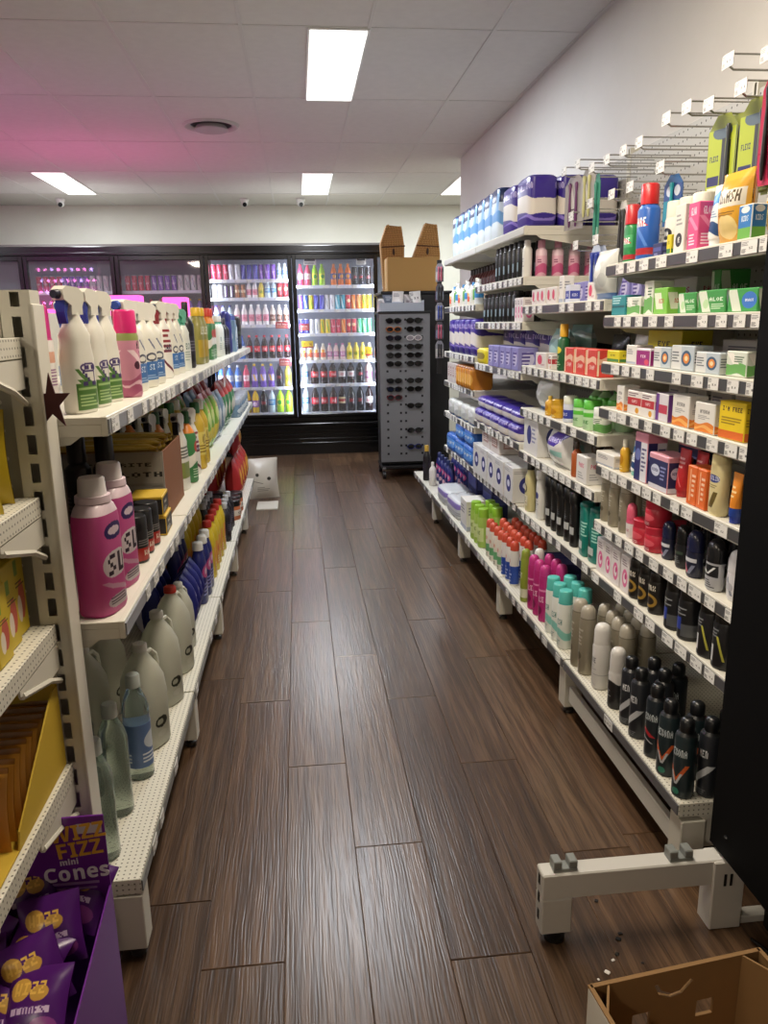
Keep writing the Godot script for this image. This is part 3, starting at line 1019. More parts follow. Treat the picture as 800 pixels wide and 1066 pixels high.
func cooler() -> void:
	var xs := [-3.49, -2.625, -1.76, -0.895, -0.03, 0.815]
	var D0 := COOLER
	var t := thing("drinks_cooler", "black framed glass door drinks cooler along the back wall", "cooler", V(-1.3, 0, D0 + 0.4))
	var black := mat("0d0d0f", 0.22)
	var st := st_new()
	bx(st, -5.5, 2.035, D0, 0.885, 2.118, D0 + 0.1, 0.004)
	bx(st, -5.5, 2.0, D0 + 0.012, 0.885, 2.035, D0 + 0.1, 0.002)
	wp(t, "header", st.commit(), black)
	wp(t, "header_trim", boxmesh(-5.5, 2.05, D0 - 0.006, 0.885, 2.062, D0, 0.002), mat("3a3a3c", 0.25, 0.6))
	st = st_new()
	bx(st, -5.5, 0.0, D0 + 0.03, 0.885, 0.36, D0 + 0.1)
	bx(st, -5.5, 0.355, D0, 0.885, 0.40, D0 + 0.1, 0.006)
	for k in 5:
		bx(st, -5.5, 0.10 + k * 0.045, D0 + 0.012, 0.885, 0.128 + k * 0.045, D0 + 0.04, 0.004)
	wp(t, "plinth", st.commit(), black)
	wp(t, "bumper_rail", boxmesh(-5.5, 0.31, D0 - 0.012, 0.885, 0.335, D0 + 0.012, 0.005), mat("2a2a2c", 0.2, 0.5))
	wp(t, "end_trim", boxmesh(0.885, 0.0, D0 - 0.005, 0.945, 2.14, D0 + 0.95, 0.004), mat("b6b2a8", 0.3, 0.7))
	wp(t, "roof", boxmesh(-5.5, 2.118, D0 + 0.02, 0.945, 2.14, D0 + 0.95), mat("77756f", 0.6))
	wp(t, "back_liner", boxmesh(-5.5, 0.1, D0 + 0.75, 0.885, 2.1, D0 + 0.78), mat("9a9fae", 0.6))
	wp(t, "floor_liner", boxmesh(-5.5, 0.36, D0 + 0.1, 0.885, 0.40, D0 + 0.75), mat("9a9fae", 0.6))
	wp(t, "divider", boxmesh(-0.925, 0.4, D0 + 0.1, -0.90, 2.03, D0 + 0.75), mat("4a4c54", 0.6))
	var lv := {3: [1.80, 1.62, 1.35, 1.005, 0.71, 0.44], 4: [1.735, 1.495, 1.252, 0.978, 0.73, 0.435], 2: [1.70, 1.42, 1.1, 0.8, 0.44], 1: [1.70, 1.42, 1.1, 0.8, 0.44], 0: [1.70, 1.42, 1.1, 0.8, 0.44]}
	for k in 5:
		var a: float = xs[k]
		var b: float = xs[k + 1] if k < 4 else 0.84
		var dn := wp(t, "door", _door_frame(a, b, D0), black)
		part(dn, "pane", boxmesh(a + 0.04, 0.42, D0 + 0.012, b - 0.04, 1.99, D0 + 0.018), glass("e8f0f4", 0.05))
		part(dn, "handle", boxmesh(a + 0.012, 1.0, D0 - 0.03, a + 0.03, 1.35, D0, 0.004), mat("1a1a1c", 0.3))
		for y in lv[k]:
			var ss := st_new()
			for w in 14:
				var dd := D0 + 0.14 + w * 0.042
				bx(ss, a + 0.03, y - 0.006, dd, b - 0.03, y, dd + 0.006)
			bx(ss, a + 0.03, y - 0.014, D0 + 0.13, b - 0.03, y - 0.002, D0 + 0.14)
			var sh := wp(t, "shelf", ss.commit(), mat("c6c9d0", 0.35))
			part(sh, "ticket_strip", boxmesh(a + 0.03, y - 0.028, D0 + 0.122, b - 0.03, y + 0.004, D0 + 0.13, 0.001), mat("d4d8e4", 0.4))
			if k >= 3:
				var x := a + 0.08
				while x < b - 0.1:
					part(sh, "price_ticket", carton(0.055, 0.026, 0.0015, 0.0), prn("ticket%d" % (rng.randi() % 4), 0.4), V(x, y - 0.026, D0 + 0.12))
					x += rng.randf_range(0.09, 0.17)
		if k >= 3:
			for q in [[a + 0.022, 0.5], [b - 0.022, -0.5]]:
				var s := signf(q[1])
				part(t, "led_strip", boxmesh(q[0] - 0.008, 0.46, D0 + 0.062, q[0] + 0.008, 1.98, D0 + 0.07), glow("eef4ff", 3.0), -t.position)
				area(V(q[0] + s * 0.012, 1.22, D0 + 0.085), Vector3(0, -0.65 * s, 0), Vector2(0.02, 1.5), "e6efff", COOLER_POWER)

func _door_frame(a: float, b: float, D0: float) -> ArrayMesh:
	var st := st_new()
	bx(st, a + 0.002, 0.40, D0 - 0.004, a + 0.042, 2.03, D0 + 0.05, 0.004)
	bx(st, b - 0.042, 0.40, D0 - 0.004, b - 0.002, 2.03, D0 + 0.05, 0.004)
	bx(st, a + 0.04, 0.40, D0 - 0.004, b - 0.04, 0.432, D0 + 0.05, 0.004)
	bx(st, a + 0.04, 1.985, D0 - 0.004, b - 0.04, 2.03, D0 + 0.05, 0.004)
	return st.commit()

func sunglasses_rack() -> void:
	var t := thing("sunglasses_rack", "tall grey perforated sunglasses rack on black castors", "rack", V(0.92, 0, 6.95))
	var o := V(0.92, 0, 6.95)
	part(t, "front_panel", boxmesh(0.70, 0.14, 6.80, 1.14, 1.43, 6.815, 0.003), mat("7d7e81", 0.42, 0.35), -o)
	part(t, "cabinet", boxmesh(0.705, 0.12, 6.816, 1.135, 1.425, 7.1, 0.004), mat("141416", 0.5), -o)
	part(t, "top_cap", boxmesh(0.69, 1.425, 6.79, 1.15, 1.445, 7.11, 0.003), mat("1b1b1d", 0.4), -o)
	var st := st_new()
	bx(st, 0.70, 0.085, 6.76, 1.14, 0.11, 7.12, 0.003)
	bx(st, 0.74, 0.10, 6.85, 0.78, 0.13, 7.05)
	part(t, "base_frame", st.commit(), mat("111112", 0.45), -o)
	for q in [[0.72, 6.76], [1.12, 6.76], [0.72, 7.1], [1.12, 7.1]]:
		var w := part(t, "castor", loftmesh("castor", [[-0.014, 0.03, 0.03], [-0.012, 0.036, 0.036], [0.012, 0.036, 0.036], [0.014, 0.03, 0.03]], 16), mat("1c1c1e", 0.4), V(q[0], 0.036, q[1]) - o, Vector3(0, 0, PI / 2))
		part(w, "fork", carton(0.03, 0.02, 0.03, 0.003), mat("8a8a8c", 0.3, 0.8), Vector3(0.045, 0, 0), Vector3(0, 0, -PI / 2))
	# near-black plates painting the shade inside the temple holes, then the glasses
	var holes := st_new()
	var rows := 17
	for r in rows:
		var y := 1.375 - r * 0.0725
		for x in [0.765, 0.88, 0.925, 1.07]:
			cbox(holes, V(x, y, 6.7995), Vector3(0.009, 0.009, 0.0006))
	part(t, "temple_hole_shade", holes.commit(), mat("0a0a0a", 0.8), -o).set_meta("kind", "stuff")
	var filled := [[0, 0], [0, 1], [1, 0], [1, 1], [2, 0], [2, 1], [3, 0], [3, 1], [4, 0], [4, 1], [5, 0], [5, 1], [7, 0], [7, 1], [8, 0], [8, 1], [9, 0], [10, 1], [13, 1], [15, 1]]
	var rowname := ["top", "second", "third", "fourth", "fifth", "sixth", "", "eighth", "ninth", "tenth", "eleventh", "", "", "fourteenth", "", "sixteenth"]
	var tints := {"1,0": "b0672c", "2,1": "d8d4d2", "9,0": "6a1c22", "15,1": "1c2a66"}
	for f in filled:
		var y: float = 1.375 - f[0] * 0.0725
		var x: float = 0.822 if f[1] == 0 else 0.998
		var hex: String = tints.get("%d,%d" % [f[0], f[1]], "141416")
		var s := thing("sunglasses", "%s sunglasses in the %s row of the rack, %s column" % ["pale" if hex == "d8d4d2" else ("amber" if hex == "b0672c" else ("red" if hex == "6a1c22" else ("blue" if hex == "1c2a66" else "black"))), rowname[f[0]], "left" if f[1] == 0 else "right"], "sunglasses", V(x, y - 0.008, 6.775), 0.0, "sunglasses on the rack")
		var fr := st_new()
		for sx in [-1.0, 1.0]:
			tube(fr, [V(sx * 0.069, 0.006, 0.0), V(sx * 0.068, 0.004, 0.021)], 0.003, 5)
			var ring := []
			for k in 13:
				ring.append(Vector3(sx * 0.034 + cos(TAU * k / 12) * 0.03, sin(TAU * k / 12) * 0.021, 0))
			tube(fr, ring, 0.0032, 5)
		tube(fr, [Vector3(-0.01, 0.008, 0), Vector3(0.01, 0.008, 0)], 0.003, 5)
		part(s, "frame", fr.commit(), mat(hex, 0.25))
		for sx in [-1.0, 1.0]:
			part(s, "lens", loftmesh("sunlens", [[-0.0008, 0.029, 0.02], [0.0008, 0.029, 0.02]], 14), mat("161412" if hex != "d8d4d2" else "8a8488", 0.06), Vector3(sx * 0.034, 0, 0), Vector3(PI / 2, 0, 0))
	# black stockroom cabinet behind the rack, with boxes and woven baskets on top
	var c := thing("storage_cabinet", "black storage cabinet behind the sunglasses rack", "cabinet", V(1.05, 0, 7.5))
	part(c, "body", boxmesh(-0.27, 0.0, -0.3, 0.34, 1.60, 0.3, 0.005), mat("111113", 0.5))
	part(c, "top", boxmesh(-0.29, 1.60, -0.32, 0.36, 1.625, 0.32, 0.004), mat("17171a", 0.4))
	var cb := thing("cardboard_carton", "plain closed brown cardboard carton in front of woven baskets", "box", V(1.06, 1.625, 7.35))
	part(cb, "carton", boxmesh(-0.235, 0.0, -0.13, 0.235, 0.29, 0.13, 0.004), mat("b28b4e", 0.75))
	part(cb, "tape", boxmesh(-0.236, 0.03, -0.025, -0.225, 0.2905, 0.025), mat("c9ac74", 0.3))
	part(cb, "flap", boxmesh(-0.232, 0.2885, -0.128, 0.232, 0.2925, -0.004, 0.001), mat("bb955a", 0.75))
	basket(Vector3(0.94, 1.632, -7.62), [Vector2(-0.11, 0), Vector2(0.09, 0), Vector2(0.105, 0.42), Vector2(0.09, 0.58), Vector2(-0.05, 0.6), Vector2(-0.115, 0.44)], "woven tan coffin shaped basket leaning upright, narrower one", 0.05)
	basket(Vector3(1.22, 1.636, -7.62), [Vector2(-0.16, 0.0), Vector2(0.13, 0), Vector2(0.125, 0.34), Vector2(0.08, 0.6), Vector2(-0.03, 0.61), Vector2(-0.13, 0.3)], "woven tan coffin shaped basket leaning upright, wider one with sloped side", -0.06)
	var tr := thing("plastic_tray", "clear plastic tray of small packets on top of the sunglasses rack", "tray", V(0.9, 1.445, 6.93))
	var ts := st_new()
	for q in [[-0.19, 0, -0.12, 0.19, 0.006, 0.12], [-0.19, 0.006, -0.12, -0.185, 0.09, 0.12], [0.185, 0.006, -0.12, 0.19, 0.09, 0.12], [-0.185, 0.006, -0.12, 0.185, 0.07, -0.115], [-0.185, 0.006, 0.115, 0.185, 0.09, 0.12]]:
		bx(ts, q[0], q[1], q[2], q[3], q[4], q[5])
	part(tr, "tray", ts.commit(), mat("a9b0ba", 0.2))
	var cols := ["pack_silver", "pack_steel", "box_white", "box_navy", "pack_silver", "ticket1"]
	for k in 6:
		var q: Dictionary = bag("packet", 0.10, 0.12, 0.025, cols[k], {"c": "packet", "sd": k})
		var b := place(q, V(0.76 + k * 0.055, 1.48 + 0.012 * (k % 3), 6.90 + 0.02 * (k % 2)), 0.3 * sin(k * 2.0), "small packet piled in the clear tray, %s" % LEFTORD[k], "packets in the clear tray", -0.9 + 0.25 * (k % 3))
		b.rotation.z = 0.4 * sin(k * 3.1)

func basket(at: Vector3, poly: Array, label: String, lean: float) -> void:
	var t := thing("woven_basket", label, "basket", at, 0.0, "woven baskets on the cabinet")
	var mid := Vector2()
	for p in poly:
		mid += p / poly.size()
	var body := part(t, "body", prismmesh("basket_" + label, poly, -0.06, 0.06), mat("8e6a3a", 0.85))
	body.rotation.z = lean
	# woven courses standing proud of the body
	var weave := st_new()
	var y := 0.015
	var k := 0
	while y < 0.6:
		var xs := []
		for i in poly.size():
			var a: Vector2 = poly[i]
			var b: Vector2 = poly[(i + 1) % poly.size()]
			if (a.y - y) * (b.y - y) < 0:
				xs.append(lerpf(a.x, b.x, (y - a.y) / (b.y - a.y)))
		if xs.size() == 2:
			var x0: float = minf(xs[0], xs[1])
			var x1: float = maxf(xs[0], xs[1])
			var n := int((x1 - x0) / 0.022)
			for i in n:
				var xx := lerpf(x0, x1, (i + 0.5) / n)
				cbox(weave, Vector3(xx, y, 0.0615 if (i + k) % 2 == 0 else 0.0595), Vector3(0.0108, 0.0088, 0.005), 0.004)
		y += 0.02
		k += 1
	part(body, "weave", weave.commit(), mat("b08650", 0.8)).set_meta("kind", "stuff")
	part(body, "band", boxmesh(mid.x - 0.11, 0.40, -0.068, mid.x + 0.11, 0.415, -0.06, 0.003), mat("5a3a1e", 0.8))
	part(body, "toggle", loftmesh("toggle", [[-0.03, 0.004, 0.004], [-0.01, 0.012, 0.009], [0.02, 0.01, 0.008], [0.03, 0.003, 0.003]], 10), mat("3c2416", 0.6), Vector3(mid.x, 0.36, 0.07))

func foreground() -> void:
	# black cabinet at the near end of the wall shelving
	var t := thing("black_cabinet", "tall matt black display cabinet side at the near end of the shelving", "cabinet", V(1.16, 0, 0.95))
	wp(t, "body", boxmesh(0.893, 0.182, 0.35, 1.42, 2.1, 1.468, 0.004), mat("030304", 0.75, 0.0, 0.25))
	wp(t, "screw", loftmesh("blackscrew", [[0, 0.006, 0.006], [0.003, 0.004, 0.004]], 10), mat("3a3a3c", 0.3, 0.6)).position = V(0.893, 0.24, 1.40) - t.position
	wp(t, "base", boxmesh(1.0, 0.0, 0.4, 1.4, 0.182, 1.40, 0.004), mat("101012", 0.6))
	# white base leg standing out into the aisle
	var b := thing("shelf_base_leg", "white steel shelving base leg standing out across the floor", "bracket", V(0.7, 0, 1.43))
	wp(b, "beam", boxmesh(0.482, 0.115, 1.405, 0.945, 0.178, 1.45, 0.003), mat("cfcdc6", 0.4))
	wp(b, "front_leg", boxmesh(0.482, 0.026, 1.405, 0.552, 0.115, 1.45, 0.003), mat("c9c7c0", 0.4))
	wp(b, "rear_leg", boxmesh(0.872, 0.0, 1.40, 0.948, 0.176, 1.455, 0.003), mat("cfcdc6", 0.4))
	wp(b, "levelling_foot", loftmesh("levelfoot", [[0, 0.024, 0.024], [0.008, 0.024, 0.024], [0.012, 0.01, 0.01], [0.03, 0.01, 0.01]], 14), mat("2a2826", 0.4, 0.5)).position = V(0.52, 0, 1.428) - b.position
	for x in [0.535, 0.80]:
		var st := st_new()
		bx(st, x - 0.027, 0.178, 1.412, x + 0.027, 0.186, 1.442, 0.001)
		bx(st, x - 0.027, 0.186, 1.412, x - 0.008, 0.204, 1.442, 0.002)
		bx(st, x + 0.008, 0.186, 1.412, x + 0.027, 0.204, 1.442, 0.002)
		wp(b, "clip", st.commit(), mat("8f938f", 0.4, 0.3))
	var sl := st_new()
	for k in 3:
		cbox(sl, V(0.4815, 0.155 - k * 0.045, 1.428), Vector3(0.0008, 0.012, 0.005))
	for k in 2:
		cbox(sl, V(0.90 + k * 0.014, 0.13, 1.3995), Vector3(0.003, 0.015, 0.0008))
	wp(b, "slot_shade", sl.commit(), mat("141312", 0.8)).set_meta("kind", "stuff")  # dark plates on the surface paint the shade inside the leg's slots
	# open carton on the floor
	var c := thing("open_carton", "open brown produce carton with hand holes on the floor", "box", V(0.655, 0, 0.915), 0.12)
	var brown := mat("8c6a40", 0.8)
	var w := 0.17
	var dp := 0.19
	var hh := 0.215
	part(c, "bottom", boxmesh(-w, 0.002, -dp, w, 0.008, dp), brown)
	# far wall with its hand slot and two vent holes cut through
	var fw := CSGBox3D.new()
	fw.name = "far_wall"
	fw.size = Vector3(2 * w, hh - 0.009, 0.006)
	fw.material = brown
	c.add_child(fw, true)
	fw.position = V(0, 0.009 + (hh - 0.009) / 2, dp - 0.003)
	var slot := CSGPolygon3D.new()
	slot.name = "hand_slot"
	slot.operation = CSGShape3D.OPERATION_SUBTRACTION
	slot.polygon = PackedVector2Array([Vector2(-0.045, 0.19), Vector2(-0.035, 0.168), Vector2(-0.01, 0.156), Vector2(0.012, 0.16), Vector2(0.035, 0.185), Vector2(0.028, 0.188), Vector2(0.008, 0.168), Vector2(-0.01, 0.165), Vector2(-0.03, 0.176), Vector2(-0.038, 0.191)])
	slot.depth = 0.05
	slot.material = brown
	slot.position = Vector3(0, -fw.position.y, 0.025)
	fw.add_child(slot)
	for q in [-0.0675, 0.0625]:
		var hole := CSGBox3D.new()
		hole.name = "vent_hole"
		hole.material = brown
		hole.operation = CSGShape3D.OPERATION_SUBTRACTION
		hole.size = Vector3(0.035, 0.035, 0.05)
		hole.position = Vector3(q, 0.1175 - fw.position.y, 0)
		fw.add_child(hole)
	for s in [-1.0, 1.0]:
		part(c, "side_wall", boxmesh(s * w - 0.003, 0.008, -dp, s * w + 0.003, hh, dp), brown)
		var cs := st_new()
		var A := Vector3(s * (w - 0.036), 0, -(dp - 0.005))
		var B := Vector3(s * (w - 0.004), 0, -(dp - 0.06))
		var n := (B - A).cross(Vector3.UP).normalized()
		for q in [0.0]:
			quad(cs, A + Vector3(0, 0.01, 0), B + Vector3(0, 0.01, 0), B + Vector3(0, hh, 0), A + Vector3(0, hh, 0), n)
			quad(cs, A + n * 0.004 + Vector3(0, 0.01, 0), B + n * 0.004 + Vector3(0, 0.01, 0), B + n * 0.004 + Vector3(0, hh, 0), A + n * 0.004 + Vector3(0, hh, 0), n)
			quad(cs, A + Vector3(0, hh, 0), B + Vector3(0, hh, 0), B + n * 0.004 + Vector3(0, hh, 0), A + n * 0.004 + Vector3(0, hh, 0), Vector3.UP)
		part(c, "corner_post", cs.commit(), brown)
		part(c, "near_wall" if s < 0 else "rim", boxmesh(-w, 0.008, -dp, w, hh * 0.9, -dp + 0.005) if s < 0 else boxmesh(-w, hh, dp - 0.007, w, hh + 0.002, dp + 0.001), brown)
		part(c, "rim", boxmesh(s * w - 0.004, hh, -dp, s * w + 0.004, hh + 0.002, dp), brown)
	part(c, "printed_side", boxmesh(-w - 0.0042, 0.01, -dp + 0.005, -w - 0.003, hh - 0.003, dp - 0.003), prn("produce", 0.6))
	# scraps swept under the leg
	for q in [[0.60, 1.315, 0.006, "e6e2da"], [0.575, 1.30, 0.003, "e6e2da"], [0.625, 1.345, 0.004, "d8d4cc"], [0.64, 1.36, 0.005, "161412"], [0.66, 1.40, 0.006, "161412"], [0.655, 1.52, 0.005, "161412"], [0.67, 1.415, 0.005, "1c1815"], [0.685, 1.33, 0.003, "1c1815"]]:
		var ds := st_new()
		cbox(ds, Vector3(0, q[2] * 0.3, 0), Vector3(q[2], q[2] * 0.3, q[2] * 0.8), q[2] * 0.25)
		var o := single("floor_scrap", ("pale" if q[3] > "c" else "dark") + " scrap of litter on the floor under the white leg", "litter", ds.commit(), mat(q[3], 0.7), V(q[0], 0, q[1]), "pale floor scraps" if q[3] > "c" else "dark floor scraps")
		o.rotation.y = q[1] * 40.0
	var cb := tubemesh([V(0.95, 0.005, 1.36), V(0.975, 0.005, 1.30), V(0.98, 0.005, 1.2), V(0.955, 0.005, 1.08), V(0.965, 0.005, 0.95)], 0.004, 6)
	single("power_cable", "thin black cable curling on the floor under the black cabinet", "cable", cb, mat("0c0c0c", 0.5))
	single("white_strip", "white metal strip lying on the floor behind the base leg", "strip", boxmesh(0.94, 0.0, 1.41, 1.02, 0.02, 1.44, 0.002), mat("d8d6ce", 0.4))

func neon() -> void:
	# pink lit displays off to the left: their light tints the ceiling and shows in the dark cooler doors
	var t := thing("neon_display", "pink dotted light display in the next aisle", "display", V(-3.2, 0, 4.6))
	part(t, "board", boxmesh(-0.42, 1.30, -0.04, 0.42, 2.30, 0.0, 0.005), mat("2a1a26", 0.4))
	part(t, "stand", boxmesh(-0.4, 0.0, -0.12, 0.4, 1.29, 0.0, 0.01), mat("1d1a1e", 0.5))
	var bulb := loftmesh("bulb", [[-0.02, 0.008, 0.008], [-0.012, 0.018, 0.018], [0.004, 0.022, 0.022], [0.014, 0.016, 0.016], [0.02, 0.004, 0.004]], 10)
	for i in 9:
		for j in 5:
			part(t, "bulb", bulb, glow("ff7ad8", 18.0) if (i + j) % 3 else glow("c8a0ff", 18.0), V(-0.38 + i * 0.09 + 0.03 * (j % 2), 1.55 + j * 0.15, 0.02))
	area(V(-3.2, 1.85, 4.66), Vector3(0.7, 0, 0), Vector2(0.8, 0.9), "ff58b8", PINK_POWER * 0.9)
	var n := thing("neon_tube", "long pink neon tube above the next aisle", "neon light", V(-2.75, 2.32, 4.75))
	part(n, "tube", tubemesh([Vector3(-0.9, 0, 0), Vector3(0.9, 0, 0)], 0.009, 8), glow("ff64d2", 9.0))
	part(n, "clip", boxmesh(-0.02, 0.0, -0.012, 0.02, 0.03, 0.012), mat("dddddd", 0.4))
	var b := thing("neon_counter", "pink lit sweets counter between the island and the dark cooler doors", "counter", V(-1.6, 0, 6.8))
	part(b, "counter", boxmesh(-0.8, 0.0, -0.25, 0.72, 1.40, 0.25, 0.01), mat("3a2a36", 0.5))
	for q in [[-0.78, -0.52, 1.58], [-0.02, 0.34, 1.60], [0.52, 0.71, 1.58], [-0.45, -0.2, 1.50]]:
		part(b, "light_box", boxmesh(q[0], 1.40, -0.12, q[1], q[2], 0.08, 0.006), glow("ff62b8", 1.3))
	area(V(-1.6, 1.63, 6.8), Vector3(PI / 2, 0, 0), Vector2(1.5, 0.5), "ff62b0", PINK_POWER)

func designs() -> void:
	atlas = Image.create(2048, 2048, false, Image.FORMAT_RGB8)
	atlas.fill(H("808080"))
	for k in 4:
		D("ticket%d" % k, "e6e6e2", [["r", 0, 0, 1, 0.04, "b8b8b4"], ["l", 0.06, 0.12, 0.5, 0.42, "77777a", 3], ["t", [0.68, 0.6, 0.7, 0.62][k], 0.58, 7, "1c1c1e", ["4.5", "8.9", "3.0", "12"][k]], ["l", 0.06, 0.6, 0.36, 0.9, "3a3a3c", 5]])
	D("plain_white", "e4e3dd")
	# cleaning aisle
	D("trigger_green", "e6e4d8", [["s", 0.30, 0.56, 0.1, 0.56, 0.70, "4f7a35"], ["s", 0.36, 0.5, 0.14, 0.66, 0.72, "4f7a35"], ["r", 0.22, 0.70, 0.78, 0.96, "4f7a35"], ["r", 0.28, 0.74, 0.72, 0.77, "9fbf7c"], ["l", 0.3, 0.80, 0.7, 0.93, "a9c48a", 4], ["e", 0.52, 0.54, 0.16, 0.045, "3d2c66"], ["e", 0.52, 0.54, 0.12, 0.028, "e6e4d8"], ["t", 0.54, 0.62, 9, "3a2766", "SI"]])
	D("can_magenta", "e8e4e0", [["r", 0, 0.0, 1, 0.06, "c7317f"], ["r", 0.1, 0.2, 0.9, 0.34, "d8a48c"], ["l", 0.1, 0.4, 0.85, 0.62, "8a5a86", 6], ["r", 0.1, 0.8, 0.55, 0.92, "b070b0"]])
	D("aero_pink", "c98aa0", [["r", 0, 0, 1, 0.14, "8f9a58"], ["t", 0.5, 0.2, 6, "24181c", "AIR"], ["s", 0.2, 0.9, 0.18, 0.28, 0.7, "e6ccd2"], ["s", 0.5, 1.0, 0.08, 0.3, 0.66, "7a3a58"], ["e", 0.35, 0.5, 0.1, 0.06, "4a2238"], ["w", 0.68, 0.95, "a85878", 1.0], ["w", 0.78, 0.84, "e0b8c4", 2.0]])
	D("wipe_blue", "dedccf", [["r", 0.08, 0.62, 0.92, 0.88, "3c6fae"], ["e", 0.5, 0.55, 0.12, 0.06, "454a5a"], ["e", 0.5, 0.55, 0.08, 0.035, "dedccf"], ["t", 0.5, 0.7, 4, "d6dee8", "SI"], ["l", 0.15, 0.8, 0.85, 0.87, "9fb8d8", 2], ["s", 0.5, 0.62, 0.04, 0.3, 0.45, "6a7088"]])
	D("white_red", "e2e0d8", [["l", 0.3, 0.2, 0.7, 0.6, "8a3038", 5], ["t", 0.5, 0.5, 6, "28304a", "SARD"], ["s", 0.2, 0.8, 0.1, 0.65, 0.95, "6a2a3a"]])
	D("white_teal", "dfe2d8", [["r", 0, 0.02, 1, 0.1, "4fa386"], ["t", 0.5, 0.5, 6, "3f6a5c", "ECO"], ["l", 0.3, 0.6, 0.7, 0.8, "a0b0a4", 4]])
	D("dark_bottle", "1c1a1e", [["r", 0.1, 0.4, 0.9, 0.75, "2c2a34"], ["l", 0.2, 0.48, 0.8, 0.7, "6a6878", 4]])
	D("yellow_bot", "c8a93a", [["r", 0.06, 0.35, 0.94, 0.75, "d9c96a"], ["t", 0.5, 0.47, 7, "5f4a12", "OIL"], ["l", 0.15, 0.56, 0.85, 0.72, "8a6f20", 3]])
	D("olive_bot", "8f8a48", [["r", 0.1, 0.5, 0.9, 0.85, "b79a34"], ["t", 0.5, 0.32, 7, "e4e2c8", "LEAF"]])
	D("green_mix", "3f7d4a", [["r", 0, 0, 1, 0.18, "d9822c"], ["w", 0.5, 0.7, "e4e0d4", 1.0], ["e", 0.5, 0.4, 0.2, 0.1, "b8402e"], ["l", 0.2, 0.75, 0.8, 0.92, "cfe0c8", 4]])
	D("softener", "dc62a4", [["e", 0.5, 0.5, 0.24, 0.13, "e8e2e2"], ["t", 0.5, 0.5, 9, "2a1a2c", "SU"], ["e", 0.5, 0.18, 0.16, 0.08, "3a2a6a"], ["e", 0.5, 0.18, 0.09, 0.04, "f0e0ea"], ["s", 0.3, 0.7, 0.14, 0.66, 0.8, "e9b6cf"], ["e", 0.5, 0.86, 0.2, 0.06, "d8d0d4"], ["l", 0.36, 0.82, 0.64, 0.9, "30243a", 3]])
	D("jar_black", "1d1b1c", [["r", 0, 0.55, 1, 0.92, "a82a20"], ["t", 0.5, 0.7, 7, "e6d8c8", "WAX"], ["l", 0.2, 0.3, 0.8, 0.5, "7a7672", 3]])
	D("box_yellow_black", "232021", [["r", 0, 0, 1, 0.16, "c9a62e"], ["r", 0, 0.9, 1, 1, "c9a62e"], ["t", 0.5, 0.42, 8, "d8d4c8", "MAX"], ["l", 0.12, 0.62, 0.88, 0.85, "a8a49a", 3]])
	D("cloth_tray", "9a948a", [["t", 0.5, 0.3, 6, "2c2a28", "TUFBRITE"], ["t", 0.5, 0.62, 8, "22201f", "WAXCLOTH"], ["r", 0.0, 0.9, 1, 1, "8a847a"]])
	D("cloth_yellow", "c6a63c", [["r", 0, 0.4, 1, 0.6, "8a6d24"], ["l", 0.1, 0.1, 0.9, 0.36, "e6d48a", 4]])
	D("white_trig2", "d8d6ce", [["r", 0.1, 0.55, 0.9, 0.8, "7f8a4a"], ["l", 0.2, 0.3, 0.8, 0.5, "55564e", 4]])
	D("pet_green", "7fb23c", [["w", 0.55, 0.8, "e0d25a", 0.0], ["e", 0.5, 0.4, 0.26, 0.15, "cfe08a"], ["t", 0.5, 0.24, 8, "c63a2c", "PET"], ["r", 0, 0, 1, 0.12, "b3322c"]])
	D("pet_red", "2f7a4a", [["r", 0, 0, 1, 0.3, "b8302c"], ["e", 0.5, 0.55, 0.26, 0.16, "d8d4c4"], ["l", 0.2, 0.75, 0.8, 0.92, "d0dcc8", 3]])
	D("pet_grey", "6f8aa0", [["e", 0.5, 0.5, 0.3, 0.22, "cfd6d8"], ["t", 0.5, 0.26, 7, "22304a", "CAT"], ["l", 0.2, 0.76, 0.8, 0.92, "e0e4e6", 4]])
	D("jug_white", "d9dacb", [["e", 0.5, 0.72, 0.09, 0.055, "232a20"], ["e", 0.52, 0.72, 0.05, 0.03, "c6c8b8"], ["e", 0.5, 0.84, 0.07, 0.03, "e6e6da"]])
	D("jug_label", "d8dac9", [["e", 0.86, 0.5, 0.09, 0.3, "20241e"], ["e", 0.86, 0.5, 0.055, 0.18, "c6c8b8"]])
	D("label_blue", "5f7aa8", [["e", 0.5, 0.4, 0.3, 0.2, "cfd8e2"], ["l", 0.15, 0.65, 0.85, 0.9, "dfe6ee", 3]])
	D("navy", "1c2366", [["e", 0.5, 0.4, 0.3, 0.12, "b0467c"], ["t", 0.5, 0.4, 6, "e6e6f0", "OMO"], ["l", 0.2, 0.6, 0.8, 0.85, "8a90c8", 4], ["e", 0.7, 0.75, 0.14, 0.08, "d0a0b0"]])
	D("navy_plain", "1e2470", [["r", 0.55, 0.35, 0.95, 0.9, "cfcde0"], ["e", 0.75, 0.5, 0.16, 0.1, "b3405a"], ["l", 0.6, 0.66, 0.9, 0.86, "3a3e7a", 4]])
	D("yellow_det", "d2b92e", [["r", 0.3, 0.4, 0.98, 0.86, "d99a4a"], ["e", 0.62, 0.55, 0.2, 0.1, "c9422c"], ["l", 0.4, 0.7, 0.9, 0.84, "f0e6b8", 3]])
	D("orange_pot", "c06a3c", [["r", 0.1, 0.3, 0.9, 0.7, "e0d6c8"], ["t", 0.5, 0.5, 8, "3a3430", "CAT"]])
	D("red_pack", "b03030", [["e", 0.5, 0.4, 0.28, 0.18, "e0a23c"], ["l", 0.2, 0.65, 0.8, 0.9, "f0d8c8", 4]])
